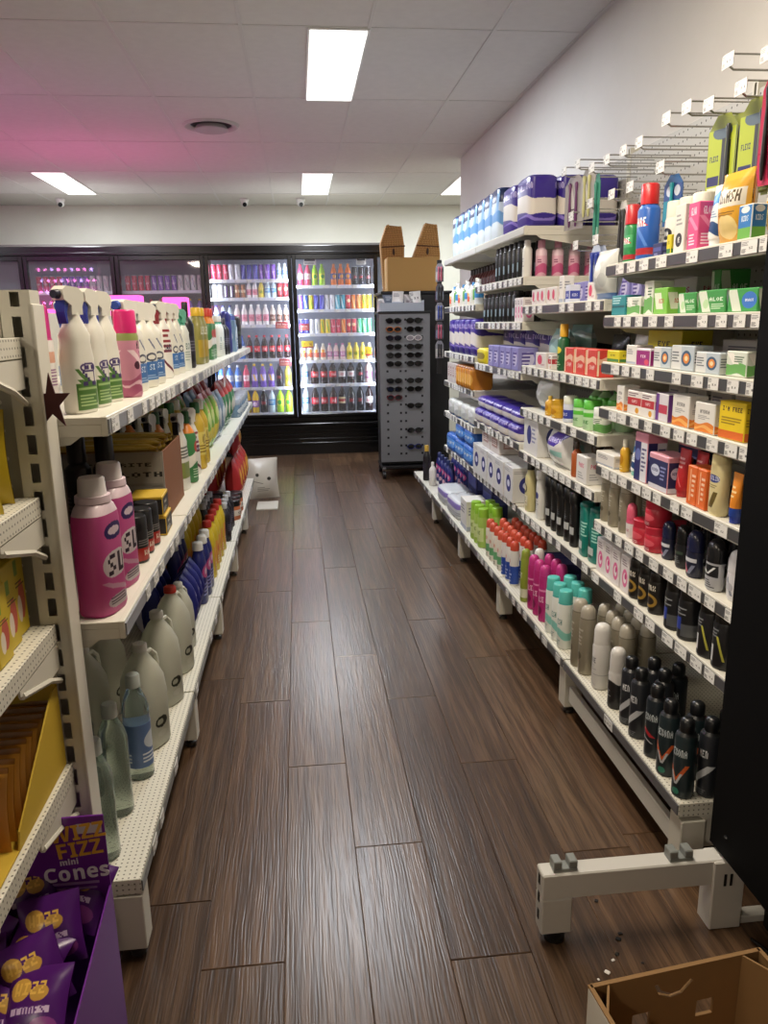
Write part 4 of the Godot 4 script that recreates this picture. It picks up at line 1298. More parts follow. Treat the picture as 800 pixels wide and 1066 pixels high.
	D("litter_bag", "cfc9bc", [["e", 0.3, 0.4, 0.05, 0.04, "3a362e"], ["e", 0.66, 0.5, 0.06, 0.04, "3a362e"], ["s", 0.2, 0.5, 0.05, 0.55, 0.62, "4a463c"], ["l", 0.3, 0.7, 0.7, 0.82, "8a8478", 3]])
	D("sachet_gold", "c8923a", [["r", 0, 0, 1, 0.08, "8a5a1c"], ["l", 0.15, 0.14, 0.85, 0.3, "f0dca0", 3], ["e", 0.5, 0.6, 0.3, 0.2, "b05a28"]])
	D("sachet_red", "d86a30", [["r", 0, 0, 1, 0.12, "c9a24a"], ["r", 0.04, 0.12, 0.96, 0.5, "a02050"], ["t", 0.5, 0.22, 7, "f0e0e0", "HAPPY"], ["t", 0.5, 0.38, 7, "f0e0e0", "BIRD"], ["e", 0.5, 0.72, 0.34, 0.18, "c63a20"]])
	D("seed_yellow", "c9b02c", [["r", 0.1, 0.2, 0.5, 0.36, "7a9a3a"], ["e", 0.6, 0.62, 0.24, 0.2, "c05a4a"], ["e", 0.4, 0.7, 0.16, 0.14, "e6d8c8"], ["l", 0.1, 0.42, 0.9, 0.5, "5f4a18", 2]])
	D("purple_wizz", "5c1f7a", [["e", 0.5, 0.5, 0.3, 0.2, "8a4aa0"]])
	D("wizz_bag", "4f1a6c", [["e", 0.3, 0.3, 0.16, 0.14, "d0a04a"], ["e", 0.6, 0.36, 0.14, 0.1, "c79a48"], ["r", 0.2, 0.52, 0.8, 0.6, "d8c0e0"], ["e", 0.7, 0.75, 0.2, 0.12, "8c3f8c"], ["e", 0.3, 0.78, 0.16, 0.1, "6b9a4a"], ["t", 0.5, 0.56, 5, "5c1f7a", "CONES"], ["t", 0.45, 0.3, 7, "e8bc5a", "WIZZ"]])
	D("produce", "d4d0c4", [["e", 0.25, 0.4, 0.16, 0.3, "2a2a7a"], ["e", 0.25, 0.4, 0.11, 0.22, "d6c83a"], ["e", 0.25, 0.45, 0.06, 0.1, "3a8a4a"], ["l", 0.5, 0.3, 0.95, 0.7, "4a4a7a", 4]])
	# personal care wall
	D("mouth_green", "2f8a4e", [["r", 0.1, 0.3, 0.9, 0.6, "48a466"], ["s", 0.3, 0.7, 0.3, 0.35, 0.5, "c83a3a"], ["r", 0, 0.78, 1, 0.9, "b83038"], ["t", 0.5, 0.44, 7, "f0f0f0", "CARE"]])
	D("mouth_blue", "2a5fb4", [["s", 0.3, 0.7, 0.3, 0.25, 0.4, "c8303a"], ["s", 0.4, 0.8, 0.12, 0.4, 0.75, "5a8ad8"], ["r", 0, 0.78, 1, 0.9, "b83038"], ["t", 0.5, 0.33, 7, "f4f4f4", "CARE"]])
	D("can_logo", "dcdad2", [["e", 0.5, 0.4, 0.2, 0.14, "26262a"], ["t", 0.5, 0.4, 6, "e8e8e4", "NO"], ["r", 0.1, 0.72, 0.9, 0.95, "3c3a48"], ["l", 0.3, 0.58, 0.7, 0.68, "8a8a8c", 2]])
	D("box_logo", "dddbd3", [["e", 0.5, 0.72, 0.3, 0.14, "232326"], ["t", 0.5, 0.72, 6, "e6e6e2", "ME"], ["l", 0.2, 0.2, 0.8, 0.45, "9a9a98", 3]])
	D("box_pink", "d84f86", [["s", 0.2, 0.9, 0.3, 0.3, 0.6, "ec8ab0"], ["l", 0.2, 0.65, 0.8, 0.9, "f4d8e4", 4], ["t", 0.5, 0.2, 7, "f6e6ee", "GLOW"]])
	D("tube_white", "dfe3e6", [["w", 0.15, 0.4, "3f8fd0", 0.0], ["w", 0.72, 0.9, "28487a", 1.0], ["l", 0.2, 0.48, 0.8, 0.62, "7a98b8", 3]])
	D("bag_yellow", "d9a02c", [["r", 0, 0.0, 1, 0.14, "e0ac34"], ["r", 0.06, 0.26, 0.94, 0.5, "e4ddcc"], ["t", 0.5, 0.36, 8, "4a3a1c", "CURASH"], ["e", 0.5, 0.75, 0.3, 0.16, "efd692"], ["l", 0.1, 0.55, 0.9, 0.62, "8a641c", 2]])
	D("bluegreen", "2f7ac0", [["r", 0, 0.66, 1, 1, "6fb34a"], ["t", 0.5, 0.4, 8, "e8f0f4", "KIDS"], ["e", 0.5, 0.15, 0.3, 0.1, "e4e8e8"]])
	D("box_teal", "2f8a94", [["r", 0, 0.5, 1, 0.62, "1f5f6a"], ["l", 0.1, 0.1, 0.9, 0.45, "b8dce0", 3]])
	D("box_wgreen", "d6dcd0", [["w", 0.5, 0.9, "6aa85a", 0.0], ["s", 0.2, 0.5, 0.3, 0.1, 0.5, "efece4"], ["l", 0.4, 0.2, 0.9, 0.45, "3a5a3c", 3]])
	D("box_green", "3f9448", [["s", 0.15, 0.35, 0.3, 0.05, 0.95, "d8e0d0"], ["e", 0.3, 0.6, 0.1, 0.2, "b8d8a8"], ["t", 0.66, 0.42, 7, "e4f0e0", "ALOE"], ["l", 0.5, 0.6, 0.95, 0.85, "c8e0c0", 3]])
	D("box_greenblue", "3f9a4c", [["s", 0.15, 0.35, 0.3, 0.05, 0.95, "d8e0d0"], ["e", 0.72, 0.5, 0.24, 0.34, "3a74c8"], ["t", 0.72, 0.5, 6, "e4e8f4", "MAX"]])
	D("box_lime", "7fc04a", [["s", 0.3, 0.5, 0.5, 0.2, 0.8, "e0e8d0"], ["t", 0.6, 0.5, 7, "b8402e", "NIX"]])
	D("box_yellow", "d4c424", [["r", 0, 0.7, 1, 1, "3f7a3a"], ["t", 0.5, 0.4, 8, "2c2a18", "EYE"]])
	D("box_white", "dfddd8", [["l", 0.12, 0.2, 0.88, 0.5, "8a8a92", 3], ["r", 0, 0.84, 1, 1, "a8b0c0"]])
	D("box_purple", "9a2a7a", [["r", 0, 0.0, 1, 0.14, "dcd2dc"], ["t", 0.5, 0.45, 8, "f0dce8", "FEM"], ["e", 0.75, 0.75, 0.16, 0.16, "d0506a"]])
	D("box_orb", "b9c4cc", [["r", 0, 0, 0.45, 1, "d6d8d8"], ["e", 0.66, 0.5, 0.2, 0.3, "3a5a7a"], ["e", 0.66, 0.5, 0.13, 0.2, "e08a3a"], ["e", 0.66, 0.5, 0.07, 0.1, "f0d8a8"], ["l", 0.06, 0.25, 0.4, 0.7, "6a7078", 4]])
	D("box_whiteorange", "e0ded8", [["w", 0.68, 1.1, "e0802c", 0.0], ["w", 0.78, 0.88, "f0b060", 1.0], ["t", 0.5, 0.3, 6, "4a4a4e", "HYDRA"], ["l", 0.2, 0.42, 0.8, 0.58, "9a9a9c", 3]])
	D("box_whitered", "e0dcd8", [["r", 0, 0.3, 1, 0.62, "b8343c"], ["t", 0.5, 0.45, 6, "f0e6e4", "CAPS"], ["e", 0.7, 0.8, 0.12, 0.12, "d89a2c"], ["l", 0.1, 0.1, 0.9, 0.26, "6a4a5a", 2]])
	D("box_purpleside", "d8d4da", [["r", 0.0, 0, 0.3, 1, "6a3a8a"], ["r", 0.3, 0.4, 1, 0.7, "c04058"]])
	D("sign_yellow", "e6c81c", [["t", 0.5, 0.2, 6, "3a2014", "I'M FREE"], ["l", 0.12, 0.4, 0.88, 0.62, "a08418", 3], ["r", 0, 0.76, 1, 1, "d86a24"]])
	D("box_navy", "2a2e5c", [["r", 0, 0, 1, 0.16, "d89aa8"], ["r", 0, 0.84, 1, 1, "d8d6e0"], ["e", 0.35, 0.45, 0.22, 0.16, "c8cfe4"], ["t", 0.35, 0.45, 4, "2a2e5c", "NIVEA"], ["l", 0.6, 0.3, 0.95, 0.7, "8a90c0", 4]])
	D("box_navytall", "30326a", [["r", 0, 0, 1, 0.2, "d892a4"], ["r", 0.5, 0.2, 1, 1, "d6d8e0"], ["e", 0.28, 0.45, 0.2, 0.12, "6a74b4"], ["l", 0.56, 0.3, 0.94, 0.8, "5a5a80", 6]])
	D("tube_red", "b0262c", [["l", 0.25, 0.2, 0.75, 0.5, "e0a0a0", 3], ["s", 0.3, 0.7, 0.06, 0.5, 0.9, "d86a6a"]])
	D("box_orange", "dd6a2c", [["r", 0.3, 0.1, 0.42, 0.9, "f0b088"], ["l", 0.5, 0.2, 0.9, 0.8, "f4c8a8", 5]])
	D("lotion_cream", "dccf9c", [["e", 0.5, 0.3, 0.24, 0.07, "2a3a86"], ["t", 0.5, 0.3, 4, "e8e8f0", "VASELINE"], ["s", 0.62, 0.44, 0.16, 0.55, 0.85, "6a5a2c"], ["l", 0.3, 0.42, 0.7, 0.5, "8a7a4a", 2]])
	D("box_navyplain", "262a5c", [["r", 0.1, 0.3, 0.9, 0.6, "4a5090"], ["l", 0.2, 0.7, 0.8, 0.9, "8a90c0", 2]])
	D("tube_orange", "e08a2c", [["r", 0, 0.8, 1, 1, "2a48a0"], ["l", 0.2, 0.3, 0.8, 0.6, "f6d8a0", 3]])
	D("can_tan", "97907e", [["r", 0, 0.02, 1, 0.05, "7c7666"], ["l", 0.3, 0.2, 0.7, 0.5, "c4beae", 5], ["e", 0.5, 0.66, 0.12, 0.06, "6a6454"]])
	D("rollon_pink", "dfd8d8", [["r", 0, 0, 1, 0.25, "d85a7a"], ["t", 0.5, 0.6, 6, "b03a5a", "ROSE"]])
	D("jar_red", "b8283c", [["e", 0.5, 0.5, 0.26, 0.2, "d85a68"], ["l", 0.2, 0.75, 0.8, 0.92, "f0c8cc", 2]])
	D("rollon_navy", "20233a", [["r", 0.15, 0.25, 0.85, 0.4, "cfd2da"], ["s", 0.3, 0.55, 0.14, 0.5, 0.85, "c0486a"], ["s", 0.75, 0.55, 0.14, 0.5, 0.85, "8a90a8"]])
	D("rollon_black", "17181c", [["r", 0.2, 0.3, 0.8, 0.42, "3a4a3e"], ["l", 0.2, 0.5, 0.8, 0.8, "5f666a", 4]])
	D("rollon_silver", "b8bac0", [["r", 0.12, 0.1, 0.88, 0.5, "1e2024"], ["s", 0.35, 0.5, 0.08, 0.22, 0.42, "e6e8ea"], ["s", 0.75, 0.52, 0.08, 0.16, 0.42, "e6e8ea"], ["l", 0.2, 0.6, 0.8, 0.9, "4a4c52", 4]])
	D("box_pinkswirl", "dcd6d6", [["e", 0.55, 0.6, 0.3, 0.24, "d86a9a"], ["e", 0.55, 0.6, 0.18, 0.14, "e8dcdf"], ["e", 0.62, 0.55, 0.1, 0.08, "c03a78"], ["l", 0.2, 0.12, 0.8, 0.3, "8a7a80", 3]])
	D("can_gold", "1b1815", [["e", 0.5, 0.6, 0.3, 0.2, "9a7a34"], ["e", 0.5, 0.6, 0.2, 0.12, "2a221a"], ["t", 0.5, 0.22, 7, "d8d0c0", "LYNX"]])
	D("can_black", "18191c", [["r", 0.2, 0.45, 0.6, 0.75, "2a3e9a"], ["l", 0.25, 0.2, 0.75, 0.4, "8a8c90", 3], ["r", 0.6, 0.6, 0.95, 0.9, "55585c"]])
	D("can_barcode", "1a1b1e", [["r", 0.15, 0.5, 0.5, 0.85, "c8cacc"], ["s", 0.6, 0.8, 0.06, 0.3, 0.8, "b8b44a"], ["l", 0.2, 0.15, 0.8, 0.35, "77797c", 3]])
	D("deo_white_slash", "23262c", [["s", 0.75, 0.2, 0.24, 0.48, 0.78, "c4c8cc"], ["t", 0.5, 0.3, 5, "d8dadc", "MEN"], ["l", 0.3, 0.86, 0.7, 0.95, "6a6e74", 3]])
	D("deo_orange", "1e2c30", [["s", 0.2, 0.5, 0.12, 0.46, 0.72, "d8622c"], ["s", 0.8, 0.5, 0.12, 0.46, 0.72, "d8622c"], ["s", 0.35, 0.5, 0.07, 0.6, 0.78, "c8ccd0"], ["s", 0.65, 0.5, 0.07, 0.6, 0.78, "c8ccd0"], ["t", 0.5, 0.28, 5, "c8d0d2", "REXONA"], ["e", 0.5, 0.88, 0.12, 0.05, "3a8a74"]])
	D("deo_red", "1d262c", [["s", 0.3, 0.7, 0.2, 0.5, 0.64, "b82c34"], ["s", 0.3, 0.7, 0.08, 0.64, 0.74, "c8ccd0"], ["t", 0.5, 0.3, 5, "c8d0d2", "REXONA"]])
	D("deo_dove", "d2d0cc", [["t", 0.5, 0.36, 6, "6a6c74", "DOVE"], ["r", 0, 0.66, 1, 0.68, "a8a8aa"], ["l", 0.25, 0.46, 0.75, 0.58, "a0a2a8", 3], ["s", 0.3, 0.7, 0.05, 0.72, 0.9, "b0b2b8"]])
	D("deo_doveblack", "1e1e20", [["w", -0.2, 0.3, "cfcdca", 0.0], ["l", 0.3, 0.5, 0.7, 0.7, "8a8a8c", 3]])
	D("deo_magenta", "b02a74", [["r", 0, 0.3, 1, 0.34, "e08ab8"], ["t", 0.5, 0.5, 6, "f0d0e0", "IMPULSE"], ["e", 0.5, 0.74, 0.24, 0.1, "7a1a50"]])
	D("deo_teal", "dfe2dc", [["r", 0, 0.0, 1, 0.05, "3fa8a4"], ["t", 0.5, 0.42, 6, "2f6a68", "FRESH"], ["w", 0.6, 0.75, "8acac0", 1.0], ["l", 0.3, 0.8, 0.7, 0.92, "7a9a94", 3]])
	D("deo_olive", "8a9a3a", [["t", 0.5, 0.4, 6, "eef0d8", "NAT"], ["r", 0, 0.7, 1, 0.9, "d8dcc0"]])
	D("spray_green", "9fbf5a", [["r", 0.1, 0.35, 0.9, 0.8, "cddc9c"], ["t", 0.5, 0.5, 6, "5a7a20", "ALOE"]])
	D("can_redcap", "dcd6cc", [["r", 0, 0.55, 1, 0.8, "6aa878"], ["t", 0.5, 0.35, 6, "c05030", "AFRO"], ["l", 0.2, 0.84, 0.8, 0.96, "8a8a7c", 2]])
	D("can_redblue", "d8d6d4", [["r", 0, 0.45, 1, 0.95, "2a4aa0"], ["t", 0.5, 0.3, 6, "b83a34", "VO"], ["l", 0.2, 0.55, 0.8, 0.9, "a8b4e0", 4]])
	D("shampoo_cream", "c9c08c", [["e", 0.4, 0.45, 0.24, 0.12, "3a3424"], ["e", 0.4, 0.45, 0.16, 0.07, "c9c08c"], ["r", 0.15, 0.62, 0.7, 0.86, "e0dcc0"], ["l", 0.2, 0.66, 0.65, 0.82, "6a6446", 4]])
	D("shampoo_white", "d8d8d4", [["e", 0.5, 0.42, 0.18, 0.08, "2a3680"], ["l", 0.3, 0.55, 0.7, 0.8, "8a8c98", 5]])
	D("shampoo_black", "141416", [["r", 0.3, 0.55, 0.8, 0.72, "b8bcbc"], ["l", 0.3, 0.3, 0.7, 0.5, "4a4c50", 4]])
	D("shampoo_teal", "157a70", [["s", 0.3, 0.45, 0.2, 0.4, 0.9, "0d3e3c"], ["l", 0.5, 0.3, 0.9, 0.6, "a8d8cc", 5], ["r", 0.2, 0.7, 0.6, 0.85, "d0d8d4"]])
	D("pouch_teal", "8fb8b8", [["w", 0.2, 0.3, "c4d8d6", 0.0], ["e", 0.5, 0.6, 0.3, 0.18, "b0d0ce"], ["l", 0.2, 0.8, 0.8, 0.92, "4a7a7a", 3]])
	D("sunscreen", "1f5a34", [["e", 0.5, 0.4, 0.26, 0.1, "d8c83a"], ["t", 0.5, 0.62, 6, "d8d8b0", "SPF"], ["l", 0.25, 0.72, 0.75, 0.9, "a8c0a0", 3]])
	D("soap_red", "cf4238", [["w", 0.3, 0.5, "e8b89c", 0.0], ["s", 0.12, 0.12, 0.1, 0.05, 0.95, "efd9b8"], ["t", 0.58, 0.65, 8, "f0dcd0", "SOAP"]])
	D("box_pinkheart", "d8d2cf", [["e", 0.4, 0.45, 0.22, 0.3, "d0486a"], ["t", 0.7, 0.75, 6, "a05a6a", "BABY"]])
	D("bag_clear", "c9ccc9", [["e", 0.4, 0.4, 0.2, 0.16, "e4e6e4"], ["e", 0.65, 0.6, 0.18, 0.14, "b8bcba"], ["r", 0, 0.86, 1, 1, "3f6aa8"]])
	D("yellow_small", "d0a028", [["e", 0.5, 0.5, 0.26, 0.2, "b8801c"], ["l", 0.2, 0.74, 0.8, 0.9, "f0dca0", 2]])
	D("tub_blue", "cfd4e4", [["r", 0, 0.35, 1, 0.8, "3a44a0"], ["t", 0.5, 0.58, 7, "e0e4f4", "KIDS"]])
	D("tub_green", "b8dcb0", [["r", 0, 0.2, 1, 0.4, "58b83c"], ["t", 0.5, 0.62, 7, "3a8a3c", "PURE"]])
	D("wipes_white", "d8d8d6", [["e", 0.4, 0.5, 0.16, 0.24, "3a4080"], ["l", 0.6, 0.3, 0.95, 0.7, "8a90b0", 4]])
	D("pouch_purple", "dcdcda", [["s", 0.72, 0.4, 0.5, 0.12, 0.46, "4a34a0"], ["r", 0.45, 0.56, 0.85, 0.7, "a0d4cc"], ["t", 0.55, 0.3, 5, "d8d4f0", "CURASH"]])
	D("bot_brown", "a8562c", [["r", 0.05, 0.45, 0.5, 0.85, "d8ccb8"], ["e", 0.28, 0.62, 0.14, 0.08, "3a4a3c"]])
	D("bot_amber", "3a2618", [["r", 0.2, 0.5, 0.8, 0.85, "b08040"]])
	D("box_whitepink", "dcdad8", [["t", 0.5, 0.35, 8, "c83a6a", "PADS"], ["l", 0.2, 0.6, 0.8, 0.85, "a0a0a4", 3]])
	D("tp_blue", "c4d6e8", [["r", 0, 0, 1, 0.3, "20305c"], ["s", 0.2, 0.4, 0.24, 0.05, 0.5, "d6e4f0"], ["s", 0.7, 0.6, 0.16, 0.1, 0.5, "8ab4e0"], ["w", 0.5, 0.7, "6aa0d8", 0.0], ["w", 0.7, 1.0, "dce8f0", 1.0]])
	D("tp_purple", "3a2a8a", [["t", 0.5, 0.22, 5, "cfc8ec", "QUILTON"], ["w", 0.42, 0.72, "dad4cc", 1.6], ["w", 0.8, 0.84, "8a7acc", 0.5]])
	D("tissue_purple", "3f2f94", [["w", 0.5, 0.9, "d8d4d0", 1.2], ["t", 0.5, 0.22, 6, "cfc8ec", "TISSUE"]])
	D("black_slim", "15171a", [["r", 0.36, 0.5, 0.64, 0.78, "8fa8b4"], ["l", 0.36, 0.2, 0.64, 0.4, "4a4e54", 3]])
	D("pink_slim", "d9a9ba", [["r", 0, 0, 1, 0.3, "dfc0ca"], ["w", 0.6, 0.9, "c45a86", 0.0], ["l", 0.35, 0.4, 0.65, 0.55, "8a4a68", 2]])
	D("white_slim", "dcdad4", [["l", 0.35, 0.4, 0.65, 0.7, "9a98a0", 4]])
	D("yellow_tissue", "d8c828", [["e", 0.5, 0.5, 0.2, 0.2, "8a7a18"]])
	D("box_lavender", "8a86c0", [["e", 0.5, 0.5, 0.3, 0.3, "c8c4e0"], ["l", 0.2, 0.2, 0.8, 0.8, "4a3a8a", 4]])
	D("pack_orange", "c9822a", [["r", 0, 0, 1, 0.14, "8a5014"], ["e", 0.5, 0.55, 0.3, 0.24, "e0a850"]])
	D("tissue_box", "cfcfce", [["e", 0.5, 0.5, 0.26, 0.24, "33377c"], ["e", 0.5, 0.5, 0.14, 0.1, "cfd2e4"], ["l", 0.06, 0.1, 0.94, 0.2, "a8a8ac", 2]])
	D("box_pinkgrey", "c8c0bc", [["r", 0.2, 0.2, 0.8, 0.7, "a88a84"], ["l", 0.25, 0.3, 0.75, 0.6, "e0d8d4", 3]])
	D("pack_blue", "2c62b8", [["e", 0.5, 0.5, 0.34, 0.26, "5a94e0"], ["t", 0.5, 0.5, 7, "e0e8f4", "SOFT"]])
	D("pack_whitepurple", "ccd0d4", [["e", 0.6, 0.3, 0.3, 0.16, "8a7ac0"], ["l", 0.1, 0.6, 0.9, 0.9, "9aa0a8", 3]])
	D("leaf_green", "3f5a34", [["s", 0.2, 0.6, 0.2, 0.05, 0.95, "c8ccb8"], ["s", 0.7, 0.4, 0.14, 0.1, 0.9, "8aa070"]])
	D("bot_mixA", "d4d8dc", [["r", 0, 0.4, 1, 0.7, "3a8ac8"], ["e", 0.5, 0.3, 0.2, 0.08, "5a9a4a"]])
	D("bot_mixB", "d8d4c8", [["r", 0, 0.35, 1, 0.8, "5fa04a"], ["l", 0.2, 0.1, 0.8, 0.3, "6a7a5a", 3]])
	D("bot_wine", "5a2420", [["r", 0.1, 0.4, 0.9, 0.8, "c8b8a0"], ["l", 0.2, 0.5, 0.8, 0.75, "7a3a30", 3]])
	D("pack_silver", "a8a6a6", [["s", 0.3, 0.6, 0.2, 0.1, 0.9, "d4d2d2"], ["l", 0.2, 0.6, 0.8, 0.85, "5a4a5a", 4]])
	D("pack_steel", "6a7484", [["l", 0.2, 0.2, 0.8, 0.6, "c0c8d4", 4]])
	D("card_lime", "a9b83a", [["e", 0.5, 0.06, 0.34, 0.1, "5a6a78"], ["r", 0.5, 0.16, 0.62, 0.98, "3c3e44"], ["r", 0.7, 0.2, 0.82, 0.98, "2c2e33"], ["r", 0.62, 0.16, 0.7, 0.9, "77803a"], ["t", 0.26, 0.42, 4, "2a2e5a", "FLEXI"], ["r", 0.06, 0.66, 0.48, 0.8, "2e3060"], ["r", 0.08, 0.82, 0.4, 0.97, "d6d6cc"]])
	D("card_blue", "2a4a86", [["e", 0.3, 0.2, 0.16, 0.14, "c8d0e0"], ["e", 0.72, 0.2, 0.16, 0.14, "c8d0e0"], ["r", 0, 0.45, 1, 1, "2a8aa4"], ["r", 0.46, 0.45, 0.54, 1, "cfdce0"]])
	D("card_red", "b01c44", [["l", 0.2, 0.2, 0.8, 0.7, "e8a8b8", 6], ["r", 0.5, 0.1, 0.9, 0.3, "1c1618"]])
	D("card_white", "d4d2cc", [["r", 0.2, 0.2, 0.5, 0.8, "4a4a4c"], ["r", 0, 0.9, 1, 1, "6a2a34"]])
	D("card_green", "3f8a78", [["r", 0.1, 0.8, 0.9, 0.95, "a8ccc0"], ["l", 0.3, 0.2, 0.7, 0.7, "5aa894", 4]])
	D("card_brush", "b8c0cc", [["r", 0, 0, 1, 0.4, "3a4a9a"], ["l", 0.2, 0.5, 0.8, 0.9, "5a6a9a", 4]])
	# drinks
	D("cola", "241010", [["r", 0, 0.42, 1, 0.68, "c22030"], ["t", 0.5, 0.55, 6, "f0e4e0", "COLA"]])
	D("cola_zero", "161214", [["r", 0, 0.42, 1, 0.68, "2a2426"], ["t", 0.5, 0.55, 6, "d04048", "ZERO"]])
	D("cola_diet", "221416", [["r", 0, 0.42, 1, 0.68, "d0ccca"], ["t", 0.5, 0.55, 6, "b02030", "DIET"]])
	D("cola_vanilla", "241412", [["r", 0, 0.42, 1, 0.68, "d8c89a"], ["r", 0, 0.5, 1, 0.6, "b03038"]])
	D("fanta", "e0742c", [["r", 0, 0.4, 1, 0.68, "2a3c8a"], ["e", 0.5, 0.54, 0.2, 0.1, "e89a2c"]])
	D("lime_drink", "9ed02c", [["r", 0, 0.4, 1, 0.68, "e0d83a"], ["e", 0.5, 0.54, 0.2, 0.1, "3a9a3c"]])
	D("pink_drink", "d04a68", [["r", 0, 0.4, 1, 0.68, "f0d4d8"], ["t", 0.5, 0.54, 5, "b83050", "RASP"]])
	D("yellow_drink", "e2bc30", [["r", 0, 0.45, 1, 0.75, "8a5aa0"], ["e", 0.5, 0.6, 0.2, 0.1, "e0c8e4"]])
	D("sport_blue", "4a78c8", [["r", 0, 0.4, 1, 0.7, "d8dce4"], ["t", 0.5, 0.55, 5, "2a4a9a", "SPORT"]])
	D("sport_purple", "7a5ab8", [["r", 0, 0.4, 1, 0.7, "c8b8e0"], ["s", 0.4, 0.6, 0.14, 0.4, 0.7, "f0c83a"]])
	D("juice_white", "e4d8c4", [["r", 0, 0.5, 1, 0.8, "d86a50"], ["e", 0.5, 0.4, 0.2, 0.1, "e8a040"]])
	D("juice_pink", "e0c4c0", [["r", 0, 0.45, 1, 0.78, "b86a98"], ["l", 0.2, 0.5, 0.8, 0.7, "f0e0ea", 3]])
	D("juice_yellow", "e6d25a", [["r", 0, 0.45, 1, 0.75, "d8c030"], ["e", 0.5, 0.6, 0.2, 0.1, "8a9a2c"]])
	D("water", "c2d4dc", [["r", 0, 0.4, 1, 0.66, "4a8ac0"], ["l", 0.2, 0.46, 0.8, 0.6, "e4eef4", 2]])
	D("milk_pink", "e2dcda", [["r", 0, 0.45, 1, 0.8, "d88a9a"], ["t", 0.5, 0.62, 5, "9a3a50", "MILK"]])
	D("milk_brown", "d8ccc0", [["r", 0, 0.45, 1, 0.8, "7a5040"], ["t", 0.5, 0.62, 5, "e8d8c8", "MILK"]])
	D("can_red", "c42848", [["s", 0.3, 0.6, 0.16, 0.1, 0.9, "e87890"], ["t", 0.5, 0.5, 6, "f4d8dc", "RUSH"]])
	D("can_purple", "7a48b8", [["s", 0.3, 0.6, 0.16, 0.1, 0.9, "b894e0"], ["t", 0.5, 0.5, 6, "e4d8f4", "VOLT"]])
	D("can_indigo", "3a3aa0", [["s", 0.7, 0.4, 0.16, 0.1, 0.9, "8a90e0"]])
	D("can_white", "dcdce0", [["s", 0.4, 0.6, 0.1, 0.2, 0.8, "8a90a0"], ["e", 0.5, 0.5, 0.14, 0.14, "b8b8c0"]])
	D("can_stripe", "2e2c38", [["r", 0.3, 0.1, 0.5, 0.9, "d4d2d8"], ["r", 0.6, 0.1, 0.68, 0.9, "8a5ab0"]])
	D("can_brown", "8a5a3c", [["r", 0, 0.4, 1, 0.6, "d8c8a8"], ["s", 0.4, 0.6, 0.14, 0.1, 0.9, "c07a4a"]])
	D("can_orange", "e07a30", [["s", 0.3, 0.6, 0.2, 0.1, 0.9, "f0b878"]])
	D("can_yellow", "e2c42c", [["s", 0.3, 0.6, 0.2, 0.1, 0.9, "8aa83a"]])
	D("can_teal", "3a9ab0", [["s", 0.3, 0.6, 0.2, 0.1, 0.9, "c8e4e8"]])
	D("can_blue", "2a50a8", [["s", 0.3, 0.6, 0.2, 0.1, 0.9, "c8d4f0"]])
	D("can_mint", "5ac08a", [["s", 0.3, 0.6, 0.2, 0.1, 0.9, "d0f0dc"]])
	D("mix_red", "c83a44", [["e", 0.5, 0.4, 0.24, 0.12, "f0d0a0"], ["r", 0, 0.8, 1, 1, "8a1c28"]])
	D("yellow_promo", "e0c020", [["t", 0.5, 0.5, 14, "8a3a1c", "2 4"], ["r", 0, 0.8, 1, 1, "b0402c"]])
	D("red_promo", "a83038", [["t", 0.5, 0.4, 10, "f0dcd0", "DEAL"], ["l", 0.1, 0.62, 0.9, 0.9, "e0a890", 3]])
	D("door_sign", "e6e6e0", [["r", 0.1, 0.2, 0.9, 0.5, "3a3c4a"], ["l", 0.1, 0.6, 0.9, 0.9, "8a8c90", 2]])
	atlas_tex = ImageTexture.create_from_image(atlas)

